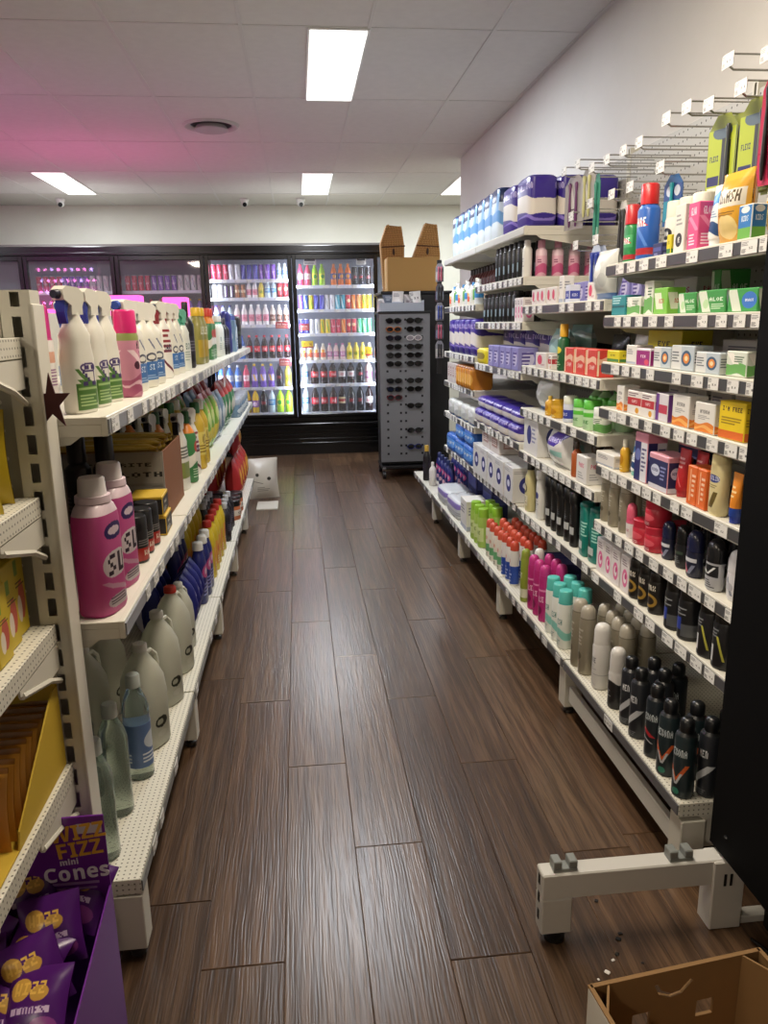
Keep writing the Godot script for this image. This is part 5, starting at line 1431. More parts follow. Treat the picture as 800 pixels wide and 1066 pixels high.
func island_goods() -> void:
	# ---- top shelf, 1.19 m
	var y := 1.191
	var trig := {"k": "trigger", "n": "spray_bottle", "c": "bottle", "r": 0.036, "h": 0.235, "d": "trigger_green", "head": "e0ded2", "trig": "2a3a9a", "noz": "22243a", "turn": -0.3}
	run(-1, y, -0.42, 1.565, 0.112, 3, 1, 0.1, trig, "white trigger spray with green label and blue trigger", 0.002)
	row(-1, y, [[-0.478, 1.507, can("stain_remover_can", 0.033, 0.20, "can_magenta", "d8348c", {"cut": 0.72, "cs": "flat"}), "white can with flat magenta cap beside the end post"],
		[-0.535, 1.58, can("stain_remover_can", 0.033, 0.20, "can_magenta", "d8348c", {"cut": 0.72, "cs": "flat"}), "white can with flat magenta cap behind the trigger sprays"],
		[-0.395, 1.895, can("air_freshener_can", 0.0275, 0.198, "aero_pink", "e0307c", {"cut": 0.74, "cs": "flat"}), "pink patterned air freshener can with hot pink cap"],
		[-0.48, 1.90, can("air_freshener_can", 0.0275, 0.198, "aero_pink", "e0307c", {"cut": 0.74, "cs": "flat"}), "pink patterned air freshener can half hidden behind its twin"]])
	var wipe := {"k": "trigger", "n": "spray_bottle", "c": "bottle", "r": 0.05, "h": 0.225, "d": "wipe_blue", "head": "e0ded4", "trig": "2c4fa4", "sq": 0.7, "turn": -0.3}
	run(-1, y, -0.425, 2.06, 0.125, 3, 2, 0.13, wipe, "white spray bottle with blue label and blue trigger", 0.002)
	var mixed := [
		[trig.merged({"d": "white_red", "trig": "8a2a34", "r": 0.034}, true), "white trigger spray with red print and red trigger"],
		[trig.merged({"d": "white_teal", "head": "5fae8e", "trig": "3f9a7c", "r": 0.038, "h": 0.22}, true), "white spray bottle with sea green head"],
		[bot("polish_bottle", 0.03, 0.25, "dark_bottle", "1a1416", {"nk": 0.8}), "slim black polish bottle on the top shelf"],
		[bot("oil_bottle", 0.04, 0.235, "olive_bot", "e0b62c", {"nk": 0.86, "sq": 0.7, "ex": 3.0, "rn": 0.018}), "olive bottle with yellow cap on the top shelf"],
		[bot("cleaner_bottle", 0.042, 0.24, "green_mix", "d0402c", {"nk": 0.85, "sq": 0.65, "ex": 3.0, "rn": 0.016}), "green cleaner bottle with orange top band and red cap"],
		[bot("cleaner_bottle", 0.04, 0.21, "white_teal", "d8d4cc", {"sq": 0.7}), "plain white cleaner bottle with pale cap"],
		[bot("polish_bottle", 0.036, 0.20, "dark_bottle", "44424c", {}), "dark polish bottle with grey cap"],
		[can("insect_spray_can", 0.032, 0.24, "navy_plain", "26286a", {}), "navy insect spray can on the top shelf"],
		[ctn("cleaner_box", 0.085, 0.19, 0.09, "pet_grey"), "grey and blue cleaner box on the top shelf"],
		[bot("cleaner_bottle", 0.04, 0.22, "label_blue", "3a4a8a", {"sq": 0.7}), "blue labelled cleaner bottle on the top shelf"],
		[can("insect_spray_can", 0.032, 0.22, "rollon_black", "2a2a2c", {}), "black insect spray can on the top shelf"]]
	var dd := [2.55, 2.98, 3.16, 3.46, 3.9, 4.25, 4.5, 4.75, 5.0, 5.3, 5.6]
	for i in dd.size():
		run(-1, y, -0.425, dd[i], 0.1, 2 if i > 2 else 1, 2, 0.12, mixed[i][0], mixed[i][1], 0.006)
	run(-1, y, -0.425, 2.72, 0.11, 2, 2, 0.12, trig.merged({"d": "wipe_blue", "r": 0.036, "trig": "8a2a34"}, true), "white trigger spray with blue panel further along", 0.004)
	# ---- middle shelf, 0.79 m
	y = 0.791
	var soft := {"k": "softener", "n": "fabric_softener_bottle", "c": "bottle", "r": 0.056, "h": 0.275, "d": "softener", "cap": "dcc8d0", "turn": -0.25}
	row(-1, y, [[-0.415, 1.55, soft, "pink fabric softener bottle at the shelf front by the post"], [-0.42, 1.715, soft, "pink fabric softener bottle just behind the front one"], [-0.535, 1.56, soft, "pink fabric softener bottle half hidden by the end post"]])
	var dk := bot("spray_cleaner_bottle", 0.035, 0.27, "dark_bottle", "131214", {"nk": 0.74, "rn": 0.02, "rc": 0.026})
	row(-1, y, [[-0.62, 2.20, dk, "navy cleaner bottle with black top, deeper one by the cloth tray"], [-0.545, 2.20, dk, "navy cleaner bottle with black top just before the cloth tray"]])
	run(-1, y, -0.415, 1.885, 0.075, 3, 2, 0.085, {"k": "jar", "n": "polish_jar", "c": "jar", "r": 0.031, "h": 0.115, "d": "jar_black", "cap": "18181a"}, "black lidded polish jar with red label", 0.002)
	var yb := ctn("scourer_box", 0.11, 0.055, 0.09, "box_yellow_black")
	row(-1, y, [[-0.425, 2.17, yb, "yellow and black scourer box, lower of two"]])
	row(-1, y + 0.0555, [[-0.43, 2.165, yb, "yellow and black scourer box, upper of two"]])
	# tray of cloths
	var t := thing("cloth_tray", "grey cardboard tray printed with cloth lettering, holding yellow cloths", "tray", V(-0.575, y, 2.47))
	part(t, "near_panel", boxmesh(-0.17, 0, -0.175, 0.17, 0.205, -0.171), mat("98928a", 0.7))
	part(t, "lettering", boxmesh(-0.08, 0.105, -0.1765, 0.165, 0.195, -0.1752), prn("cloth_tray", 0.7))
	part(t, "bottom", boxmesh(-0.17, 0, -0.171, 0.17, 0.004, 0.171), mat("8a7048", 0.8))
	part(t, "side_panel", boxmesh(0.166, 0.004, -0.171, 0.17, 0.205, 0.171), mat("7a4a26", 0.8))
	part(t, "side_panel", boxmesh(-0.17, 0.004, -0.171, -0.166, 0.205, 0.171), mat("8a7048", 0.8))
	part(t, "far_panel", boxmesh(-0.166, 0.004, 0.167, 0.166, 0.205, 0.171), mat("8a7048", 0.8))
	for k in 5:
		place(pk("cloth_pack", 0.30, 0.035, 0.058, "cloth_yellow"), V(-0.575, y + 0.188 + 0.006 * (k % 2), 2.335 + k * 0.066), 0.0, "folded yellow cloth pack in the grey tray, " + ORD[k], "cloth packs in the grey tray")
		place(pk("cloth_pack", 0.30, 0.18, 0.058, "cloth_yellow"), V(-0.575, y + 0.005, 2.335 + k * 0.066), 0.0, "lower yellow cloth pack inside the grey tray, " + ORD[k], "cloth packs in the grey tray")
	var mid := [
		[2.75, trig.merged({"d": "white_trig2", "trig": "2a2a2c", "head": "d6d4cc", "h": 0.27, "r": 0.036}, true), "white and olive trigger spray after the cloth tray"],
		[2.88, bot("cleaner_bottle", 0.033, 0.26, "green_mix", "2a5a34", {"nk": 0.84}), "green cleaner bottle after the cloth tray"],
		[3.02, trig.merged({"d": "white_red", "trig": "2a2a2c", "h": 0.26, "r": 0.034}, true), "white trigger spray with black trigger, middle shelf"],
		[3.16, bot("floor_polish_bottle", 0.035, 0.265, "yellow_bot", "2f6a3c", {"nk": 0.85, "rn": 0.017}), "golden floor polish bottle with green cap"],
		[3.30, bot("floor_polish_bottle", 0.035, 0.265, "yellow_bot", "d8d6ce", {"nk": 0.85, "rn": 0.017}), "golden floor polish bottle with white cap"]]
	for m in mid:
		run(-1, y, -0.42, m[0], 0.1, 1, 3, 0.1, m[1], m[2], 0.004)
	run(-1, y, -0.44, 3.48, 0.145, 3, 2, 0.14, bag("pet_food_bag", 0.14, 0.27, 0.09, "pet_green", {"sd": 2}), "lime green pet food bag with red top", 0.006)
	run(-1, y, -0.43, 3.95, 0.135, 2, 2, 0.13, bag("pet_food_bag", 0.13, 0.24, 0.08, "pet_grey", {"sd": 3}), "grey blue cat food bag", 0.006)
	run(-1, y, -0.44, 4.25, 0.165, 4, 2, 0.15, bag("pet_food_bag", 0.16, 0.27, 0.10, "pet_red", {"sd": 4}), "green pet food bag with red header", 0.008)
	run(-1, y, -0.41, 4.95, 0.085, 9, 2, 0.09, {"k": "jar", "n": "pet_food_tin", "c": "tin", "r": 0.038, "h": 0.11, "d": "pet_grey", "cap": "9aa0a8"}, "small grey pet food tin", 0.003)
	# ---- base shelf, 0.205 m
	y = 0.206
	var clear := bot("clear_bottle", 0.0355, 0.285, "plain_white", "c9d2cc", {"liq": "c6d6cb", "la": 0.16, "sh": 0.68, "nk": 0.89, "rn": 0.016, "rc": 0.019, "waist": 0.96})
	row(-1, y, [[-0.475, 1.565, clear, "clear pale green bottle nearest the camera on the base shelf"], [-0.478, 1.73, clear, "clear pale green bottle second from the end post"], [-0.585, 1.66, clear.merged({"cap": "22242a"}, true), "clear bottle with dark collar deep beside the post"], [-0.575, 1.80, clear, "clear pale green bottle in the second row"],
		[-0.455, 1.885, clear.merged({"lab": "label_blue", "r": 0.034}, true), "clear bottle with blue label in front of the white jugs"]])
	var jug := {"k": "jug", "n": "bleach_bottle", "c": "bottle", "r": 0.062, "h": 0.30, "d": "jug_white", "cap": "dcdcd4", "grip": "d4d6c6", "rough": 0.3, "turn": 2.7}
	row(-1, y, [[-0.468, 2.05, jug, "large milky white bleach bottle in front with white cap"], [-0.465, 2.30, jug, "large milky white bleach bottle second from the camera"], [-0.625, 2.06, jug, "large milky white bleach bottle in the back row"], [-0.62, 2.26, jug, "large milky white bleach bottle behind, next to its twin"],
		[-0.46, 2.53, jug.merged({"cap": "c23a2c"}, true), "large milky white bleach bottle with red cap"], [-0.465, 2.72, jug.merged({"r": 0.05, "h": 0.25}, true), "smaller milky white bleach bottle behind the red cap"]])
	run(-1, y, -0.475, 2.84, 0.075, 4, 2, 0.13, bag("laundry_pouch", 0.07, 0.235, 0.11, "navy_plain", {"sd": 7, "turn": 0.0}), "navy laundry refill pouch on the base shelf", 0.003)
	run(-1, y, -0.45, 3.20, 0.10, 3, 3, 0.105, bot("laundry_bottle", 0.042, 0.265, "navy", "dcdcd8", {"sq": 0.7, "ex": 2.6, "rn": 0.02, "rc": 0.023, "nk": 0.88}), "navy laundry liquid bottle with white cap", 0.004)
	run(-1, y, -0.455, 3.54, 0.115, 5, 3, 0.115, bot("detergent_bottle", 0.045, 0.27, "yellow_det", "b83228", {"sq": 0.75, "rn": 0.019, "rc": 0.022, "nk": 0.9, "waist": 0.94}), "yellow detergent bottle with red cap", 0.005)
	run(-1, y, -0.44, 4.18, 0.10, 4, 3, 0.11, bot("drain_cleaner_bottle", 0.04, 0.21, "dark_bottle", "b8babc", {"sq": 0.8}), "dark drain cleaner bottle with grey cap", 0.005)
	run(-1, y, -0.44, 4.66, 0.115, 3, 2, 0.12, {"k": "jar", "n": "litter_pot", "c": "tub", "r": 0.052, "h": 0.12, "d": "orange_pot", "cap": "1a1a1c"}, "orange and white pot with black lid", 0.004)
	run(-1, y, -0.45, 5.06, 0.158, 5, 2, 0.16, bag("snack_bag", 0.15, 0.30, 0.11, "red_pack", {"sd": 9}), "red pet snack bag on the base shelf", 0.006)
	run(-1, y + 0.305, -0.46, 5.2, 0.17, 2, 1, 0.16, bag("snack_bag", 0.15, 0.2, 0.10, "red_pack", {"sd": 5}), "red pet snack bag lying on top of its row", 0.004)
	place(bag("litter_sack", 0.26, 0.32, 0.12, "litter_bag", {"c": "sack", "sd": 12}), V(-0.32, 0.005, 6.12), 0.25, "cream cat litter sack standing past the island's end", "", -0.12)
	single("paper_sheet", "white card sheet lying on the floor past the island", "paper", boxmesh(-0.36, 0.0, 5.72, -0.2, 0.012, 5.98, 0.002), mat("cfcabc", 0.7))

func end_goods() -> void:
	# end display facing the camera
	var face := 0.0
	for q in [[1.061, -0.545, 1.27, "front"], [1.061, -0.555, 1.35, "back"]]:
		place(bag("bird_seed_bag", 0.13, 0.16, 0.05, "seed_yellow", {"sd": 3}), V(q[1], q[0], q[2]), face, "yellow bird seed bag at the %s of the upper end shelf" % q[3], "yellow seed bags on the end display")
	for k in 3:
		place(ctn("seed_bar_box", 0.13, 0.13 + 0.02 * k, 0.06, "seed_yellow"), V(-0.555 - 0.008 * k, 0.821, 1.23 + k * 0.065), face, "yellow bird treat box on the second end shelf, " + ORD[k], "yellow boxes on the end display")
	# sachets in a display carton
	var t := thing("sachet_carton", "yellow display carton holding orange sachets", "carton", V(-0.545, 0.537, 1.195))
	part(t, "bottom", boxmesh(-0.075, 0, -0.2, 0.07, 0.003, 0.2), mat("c2a22e", 0.6))
	var sp := st_new()
	prism(sp, [Vector2(-0.2, 0.003), Vector2(0.06, 0.003), Vector2(0.05, 0.03), Vector2(-0.17, 0.165), Vector2(-0.2, 0.165)], -0.0015, 0.0015, Transform3D(Basis(Vector3(0, 0, 1), Vector3(0, 1, 0), Vector3(-1, 0, 0)), Vector3(0.069, 0, 0)))
	part(t, "side_panel", sp.commit(), mat("c8a832", 0.6))
	part(t, "back_panel", boxmesh(-0.075, 0.003, 0.197, 0.07, 0.17, 0.2), mat("c2a22e", 0.6))
	for k in 11:
		var red := k < 2
		var o := place(bag("sachet", 0.125, 0.135, 0.012, "sachet_red" if red else "sachet_gold", {"c": "sachet", "sd": k % 3}), V(-0.548 - (0.01 if red else 0.0), 0.541, 1.075 + k * 0.029), 0.0, ("red and orange" if red else "golden orange") + " sachet in the yellow display carton, " + ORD[k], "sachets in the display carton", -0.22)
		o.rotation.y = 0.05 * sin(k * 1.7)
	# purple sweets carton on the floor
	var c := thing("sweets_carton", "purple display carton with a raised header and yellow lettering", "carton", V(-0.547, 0.0, 1.16))
	var pur := mat("6a1f8c", 0.35)
	part(c, "bottom", boxmesh(-0.155, 0.0, -0.15, 0.155, 0.004, 0.15), pur)
	for s in [-1.0, 1.0]:
		var sides := st_new()
		var prof := [Vector2(-0.15, 0.004), Vector2(0.15, 0.004), Vector2(0.15, 0.28), Vector2(-0.15, 0.33)]
		prism(sides, prof, -0.0015, 0.0015, Transform3D(Basis(Vector3(0, 0, 1), Vector3(0, 1, 0), Vector3(-1, 0, 0)), Vector3(s * 0.154, 0, 0)))
		part(c, "side_panel", sides.commit(), pur)
	part(c, "front_panel", boxmesh(-0.152, 0.004, -0.15, 0.152, 0.22, -0.147), pur)
	var header := part(c, "header", boxmesh(-0.155, 0.0, 0.0, 0.155, 0.475, 0.004, 0.001), pur, V(0, 0.004, 0.146))
	header.rotation.x = 0.0
	for w in [["WIZZ", 0.106, 0.443, 0.032, "e0a838", 0.1], ["FIZZ", 0.106, 0.408, 0.032, "e0a838", 0.1], ["mini", 0.085, 0.382, 0.012, "e8dcf0", 0.06], ["Cones", 0.096, 0.358, 0.031, "f0e8f4", 0.06]]:
		var tm := TextMesh.new()
		var f := SystemFont.new()
		f.font_names = PackedStringArray(["Droid Sans"])
		f.font_weight = 700
		tm.font = f
		tm.text = w[0]
		tm.font_size = 32
		tm.pixel_size = w[3] / 24.0
		tm.depth = 0.0015
		tm.curve_step = 2.0
		part(header, "lettering", tm, mat(w[4], 0.4), Vector3(w[1], w[2], 0.0008), Vector3(0, 0, w[5]))
	part(header, "small_print", boxmesh(0.05, 0.333, -0.0012, 0.135, 0.338, 0.0), mat("b088c4", 0.4))
	part(header, "small_print", boxmesh(0.055, 0.322, -0.0012, 0.13, 0.326, 0.0), mat("b088c4", 0.4))
	part(header, "corner_badge", boxmesh(0.105, 0.44, -0.0012, 0.15, 0.46, 0.0), mat("c8c0cc", 0.3))
	for k in 16:
		var px := -0.552 + 0.054 * ((k % 4) - 1.5)
		var pd := 1.055 + 0.075 * int(k / 4)
		var o := place(bag("sweets_bag", 0.11, 0.12, 0.045, "wizz_bag", {"sd": k % 4 + 20}), V(px, 0.225 + 0.012 * int(k / 4) + 0.012 * sin(k * 2.3), pd), 0.25 * sin(k * 3.7), "small purple sweets bag in the purple carton, %s across, %s" % [["first", "second", "third", "fourth"][k % 4], ["front row", "second row", "third row", "back row"][int(k / 4)]], "sweets bags in the purple carton", -0.75 + 0.3 * sin(k * 1.9))
		o.rotation.z = 0.3 * sin(k * 2.9)

func wall_goods() -> void:
	var y := 1.511
	# ---- bay beside the black cabinet
	row(1, y, [
		[1.0, 2.34, bot("mouthwash_bottle", 0.026, 0.165, "mouth_green", "c02a30", {"sq": 0.75, "ex": 2.6, "sh": 0.6, "nk": 0.68, "rn": 0.018, "rc": 0.021}), "green mouthwash bottle with red cap"],
		[1.0, 2.23, bot("mouthwash_bottle", 0.036, 0.205, "mouth_blue", "c8262c", {"sq": 0.75, "ex": 2.6, "sh": 0.66, "nk": 0.74, "rn": 0.022, "rc": 0.025}), "blue mouthwash bottle with red cap"],
		[1.21, 2.17, bot("mouthwash_bottle", 0.03, 0.20, "soap_red", "c8262c", {}), "red bottle behind the white dry shampoo cans"],
		[0.985, 2.10, ctn("small_box", 0.055, 0.035, 0.03, "box_navyplain"), "small dark purple box in front of white cans"],
		[0.985, 2.035, ctn("small_box", 0.022, 0.05, 0.03, "box_yellow"), "thin yellow box in front of white cans"],
		[0.99, 1.975, ctn("skin_care_box", 0.06, 0.115, 0.045, "box_logo"), "white skin care box with black round logo"],
		[0.99, 1.905, ctn("skin_care_box", 0.055, 0.11, 0.045, "box_pink"), "bright pink skin care box on the top near shelf"],
		[1.0, 1.845, {"k": "tube", "n": "cream_tube", "c": "tube", "r": 0.022, "h": 0.14, "d": "tube_white", "cap": "dfe4e8"}, "white tube with blue waves standing on its cap"],
		[0.995, 1.76, bag("nappy_cream_bag", 0.115, 0.155, 0.06, "bag_yellow", {"sd": 6}), "yellow pouch with white panel on the top near shelf"],
		[1.03, 1.635, bag("nappy_cream_bag", 0.10, 0.15, 0.06, "bag_yellow", {"sd": 8}), "yellow pouch cut by the picture edge"],
		[0.972, 1.655, ctn("kids_paste_box", 0.05, 0.07, 0.035, "bluegreen"), "blue and green box in front of the yellow pouch"]])
	run(1, y, 1.05, 2.02, 0.072, 3, 2, 0.08, can("dry_shampoo_can", 0.031, 0.15, "can_logo", "dedcd0", {"cut": 0.72, "cs": "flat"}), "white dry shampoo can with black round logo", 0.002)
	y = 1.361
	row(1, y, [
		[0.99, 2.33, ctn("small_box", 0.10, 0.058, 0.05, "box_teal"), "teal box at the far end of the green box shelf"],
		[0.99, 2.22, ctn("small_box", 0.09, 0.05, 0.05, "box_wgreen"), "white and green leaf box"],
		[1.0, 2.135, ctn("small_box", 0.055, 0.09, 0.06, "box_wgreen"), "taller white and green box"],
		[0.99, 2.05, ctn("small_box", 0.085, 0.068, 0.05, "box_lime"), "lime green box with red print"],
		[0.99, 1.905, ctn("small_box", 0.085, 0.05, 0.05, "box_green"), "narrow green box with pale stripe"],
		[0.99, 1.785, ctn("small_box", 0.12, 0.052, 0.05, "box_green"), "wide green box with pale stripe"],
		[0.99, 1.655, ctn("small_box", 0.11, 0.05, 0.05, "box_greenblue"), "green box with a blue disc"],
		[1.14, 2.2, ctn("medicine_box", 0.16, 0.10, 0.08, "box_whitepink"), "white and pink box behind the teal box"],
		[1.13, 2.0, ctn("medicine_box", 0.05, 0.11, 0.08, "box_green"), "tall green box in the row behind"]])
	y = 1.221
	row(1, y, [
		[0.985, 2.35, ctn("small_box", 0.09, 0.035, 0.04, "box_yellow"), "small yellow box at the far end"],
		[1.10, 2.20, ctn("medicine_box", 0.22, 0.095, 0.09, "box_yellow"), "large yellow box behind smaller cartons"],
		[0.99, 2.215, ctn("medicine_box", 0.075, 0.055, 0.05, "box_white"), "plain white carton on the orange orb shelf"],
		[0.985, 2.125, ctn("medicine_box", 0.085, 0.048, 0.05, "box_purple"), "magenta and purple carton"],
		[0.99, 2.02, ctn("medicine_box", 0.09, 0.055, 0.05, "box_orb"), "grey carton with orange orb, far one"],
		[0.99, 1.905, ctn("medicine_box", 0.12, 0.062, 0.05, "box_orb"), "grey carton with orange orb, large middle one"],
		[0.985, 1.77, ctn("medicine_box", 0.12, 0.05, 0.05, "box_orb"), "grey carton with orange orb, near low one"],
		[0.99, 1.655, ctn("medicine_box", 0.09, 0.056, 0.05, "box_wgreen"), "white carton with green swirl next to the cabinet"],
		[1.12, 1.80, ctn("medicine_box", 0.26, 0.075, 0.07, "box_white"), "long white carton in the back row"]])
	y = 1.081
	row(1, y, [
		[0.985, 2.265, ctn("medicine_box", 0.055, 0.075, 0.05, "box_whiteorange"), "slim white and orange carton"],
		[0.985, 2.165, ctn("medicine_box", 0.085, 0.068, 0.05, "box_whitered"), "white carton with red band, far one"],
		[0.985, 2.075, ctn("medicine_box", 0.085, 0.068, 0.05, "box_whitered"), "white carton with red band, middle one"],
		[0.985, 1.99, ctn("medicine_box", 0.075, 0.075, 0.05, "box_purpleside"), "white carton with purple side stripe"],
		[0.985, 1.885, ctn("medicine_box", 0.09, 0.08, 0.05, "box_whiteorange"), "white carton with orange wave, far one"],
		[0.985, 1.765, ctn("medicine_box", 0.09, 0.072, 0.05, "box_whiteorange"), "white carton with orange wave, near one"],
		[0.982, 1.65, ctn("promotion_box", 0.10, 0.085, 0.04, "sign_yellow"), "bright yellow carton with dark heading"]])
	run(1, y, 1.10, 1.78, 0.115, 4, 1, 0.1, ctn("medicine_box", 0.10, 0.09, 0.06, "box_white"), "plain white carton in the back row of capsules", 0.004)
	y = 0.896
	row(1, y, [
		[0.99, 2.35, ctn("skin_care_box", 0.13, 0.042, 0.07, "box_white"), "flat white box at the far end"],
		[0.98, 2.25, bot("oil_bottle", 0.015, 0.10, "yellow_small", "e0dcc8", {"rn": 0.007, "nk": 0.78}), "small amber oil bottle with white cap"],
		[0.99, 2.19, {"k": "tube", "n": "cream_tube", "c": "tube", "r": 0.016, "h": 0.10, "d": "tube_white", "cap": "7ab8b0"}, "small white tube with teal cap"],
		[0.99, 2.10, ctn("cream_box", 0.075, 0.14, 0.06, "box_navytall"), "tall navy and white cream box with pink top"],
		[0.99, 1.975, ctn("cream_box", 0.11, 0.098, 0.07, "box_navy"), "squat navy cream box with pink top"],
		[1.07, 1.98, ctn("cream_box", 0.11, 0.135, 0.06, "box_navy"), "tall navy cream box behind the squat one"],
		[0.99, 1.895, {"k": "tube", "n": "cream_tube", "c": "tube", "r": 0.021, "h": 0.125, "d": "tube_red", "cap": "a02028"}, "red cream tube, far one"],
		[1.01, 1.845, {"k": "tube", "n": "cream_tube", "c": "tube", "r": 0.021, "h": 0.125, "d": "tube_red", "cap": "a02028"}, "red cream tube, near one"],
		[0.985, 1.80, ctn("soap_box", 0.045, 0.098, 0.05, "box_orange"), "orange upright box, far one"],
		[0.985, 1.752, ctn("soap_box", 0.045, 0.098, 0.05, "box_orange"), "orange upright box, near one"],
		[0.975, 1.695, bot("body_lotion_bottle", 0.03, 0.145, "lotion_cream", "dccf9c", {"sq": 0.6, "ex": 2.6, "sh": 0.72, "nk": 0.86, "rn": 0.022, "rc": 0.022}), "cream yellow body lotion bottle standing upright"],
		[1.04, 1.685, ctn("lotion_tray", 0.10, 0.06, 0.06, "box_navyplain"), "low navy box behind the lotion bottle"],
		[0.972, 1.615, {"k": "tube", "n": "sunscreen_tube", "c": "tube", "r": 0.015, "h": 0.115, "d": "tube_orange", "cap": "2a3f9a"}, "orange tube with blue cap next to the black cabinet"]])
	y = 0.711
	run(1, y, 0.985, 2.225, 0.075, 3, 2, 0.075, can("hair_spray_can", 0.0245, 0.15, "can_tan", "a29c8c", {"cut": 0.84, "cs": "flat", "metal": 0.3}), "slim tan grey hair spray can", 0.002)
	row(1, y, [[0.975, 2.165, {"k": "rollon", "n": "rollon_deodorant", "c": "deodorant", "r": 0.021, "h": 0.105, "d": "rollon_pink", "cap": "d8607c"}, "white and pink roll-on deodorant"]])
	var jar := {"k": "jar", "n": "hair_cream_jar", "c": "jar", "r": 0.036, "h": 0.072, "d": "jar_red", "cap": "b02438"}
	row(1, y, [[0.99, 2.10, jar, "red cream jar, lone low one"], [0.99, 2.02, jar, "red cream jar, bottom of the stack"], [1.07, 2.04, jar, "red cream jar behind the stack"]])
	row(1, y + 0.0725, [[0.99, 2.025, jar, "red cream jar, top of the stack"]])
	var ro := {"k": "rollon", "n": "rollon_deodorant", "c": "deodorant", "r": 0.024, "h": 0.105, "d": "rollon_navy", "cap": "1d2140"}
	row(1, y, [[0.985, 1.945, ro, "navy roll-on deodorant beside red jars"], [0.985, 1.865, ro.merged({"d": "rollon_black", "cap": "141517", "h": 0.115}, true), "black roll-on deodorant with green line"], [0.98, 1.79, ro.merged({"r": 0.028, "h": 0.12}, true), "large navy roll-on deodorant with pink chevron"], [0.98, 1.69, ro.merged({"r": 0.03, "h": 0.125, "d": "rollon_silver", "cap": "1a1b1e"}, true), "silver and black roll-on deodorant with tick"], [0.99, 1.61, ro.merged({"r": 0.03, "h": 0.12, "d": "can_white", "cap": "d8d8dc"}, true), "white roll-on deodorant beside the black cabinet"]])
	run(1, y, 1.055, 1.65, 0.075, 5, 2, 0.07, ro.merged({"d": "rollon_black", "cap": "121316", "h": 0.115}, true), "black roll-on deodorant behind the front row", 0.003)
	y = 0.538
	run(1, y, 0.985, 2.165, 0.066, 4, 1, 0.07, ctn("perfume_box", 0.06, 0.115, 0.045, "box_pinkswirl"), "white perfume box with pink swirl", 0.003)
	var lynx := can("body_spray_can", 0.028, 0.12, "can_gold", "16130f", {"cut": 0.8, "cs": "flat"})
	run(1, y, 0.985, 1.985, 0.066, 3, 2, 0.07, lynx, "black and gold body spray tin", 0.003)
	run(1, y, 0.985, 1.80, 0.07, 2, 2, 0.07, lynx.merged({"d": "can_black", "h": 0.135, "r": 0.031}, true), "black body spray tin with blue panel", 0.003)
	run(1, y, 0.985, 1.62, 0.07, 2, 2, 0.07, lynx.merged({"d": "can_barcode", "h": 0.145, "r": 0.031}, true), "black body spray tin with pale barcode panel", 0.003)
	# ---- base shelf, near to far
	y = 0.214
	var deo := can("deodorant_can", 0.0265, 0.205, "deo_orange", "121417", {"cut": 0.8, "cs": "neck"})
	var spots := [[0.895, 1.605, "deo_orange", "black deodorant can with orange chevron, nearest the camera"], [0.90, 1.70, "deo_orange", "black deodorant can with orange chevron, second one"], [0.955, 1.60, "deo_white_slash", "black deodorant can beside the orange chevron pair"], [0.96, 1.68, "deo_orange", "black deodorant can behind the orange chevron pair"], [1.01, 1.63, "deo_red", "black deodorant can in the third row near the cabinet"], [0.905, 1.785, "deo_red", "black deodorant can with red stripe standing alone"],
		[0.905, 1.885, "deo_white_slash", "black deodorant can with white slash in front"], [0.91, 1.96, "deo_white_slash", "black deodorant can with white slash, farther one"], [0.965, 1.87, "deo_white_slash", "black deodorant can in the second row of the slash group"], [0.97, 1.945, "deo_white_slash", "black deodorant can at the back of the slash group"], [1.02, 1.90, "deo_red", "black deodorant can at the rear by the grey panel"]]
	for q in spots:
		place(deo.merged({"d": q[2]}, true), V(q[0], y, q[1]), -PI / 2 + 0.5 + rng.randf_range(-0.15, 0.15), q[3], "black deodorant cans on the base shelf")
	row(1, y, [[0.91, 2.055, can("deodorant_can", 0.025, 0.19, "deo_doveblack", "d4d2ce", {"cut": 0.62, "cs": "dome"}), "black and white deodorant can with tall white cap"], [0.912, 2.185, can("deodorant_can", 0.0275, 0.215, "deo_dove", "dcdad6", {"cut": 0.7, "cs": "dome"}), "white deodorant can with tall rounded cap"]])
	run(1, y, 0.975, 2.14, 0.062, 4, 2, 0.062, can("deodorant_can", 0.026, 0.225, "can_tan", "a8a294", {"cut": 0.84, "cs": "dome", "metal": 0.35}), "tall tan metal hair spray can", 0.003)
	run(1, y, 0.905, 2.29, 0.068, 2, 1, 0.06, can("deodorant_can", 0.027, 0.235, "can_tan", "a8a294", {"cut": 0.84, "cs": "dome", "metal": 0.35}), "tall tan metal hair spray can at the shelf front", 0.003)
	row(1, y, [[0.93, 2.42, bot("green_tonic_bottle", 0.02, 0.15, "mouth_green", "2f8a4e", {}), "small green bottle between tan and teal capped cans"]])
	run(1, y, 0.905, 2.50, 0.075, 3, 2, 0.068, can("deodorant_can", 0.0265, 0.215, "deo_teal", "5fc4bc", {"cut": 0.8, "cs": "flat"}), "white deodorant can with teal cap", 0.003)
	run(1, y, 0.91, 2.76, 0.07, 3, 2, 0.066, can("body_spray_can", 0.0235, 0.225, "deo_magenta", "c03a86", {"cut": 0.82, "cs": "dome"}), "magenta body spray can", 0.003)
	row(1, y, [[0.90, 2.985, can("body_spray_can", 0.021, 0.225, "deo_olive", "8a9a3c", {"cut": 0.84, "cs": "dome"}), "slim olive green body spray can"], [0.955, 2.98, can("body_spray_can", 0.023, 0.225, "deo_dove", "d8d8d4", {"cut": 0.8, "cs": "dome"}), "white domed can behind the olive one"]])
	run(1, y, 1.075, 3.02, 0.10, 2, 1, 0.1, ctn("razor_box", 0.09, 0.15, 0.12, "box_navyplain"), "navy box on the base shelf behind the sprays", 0.003)
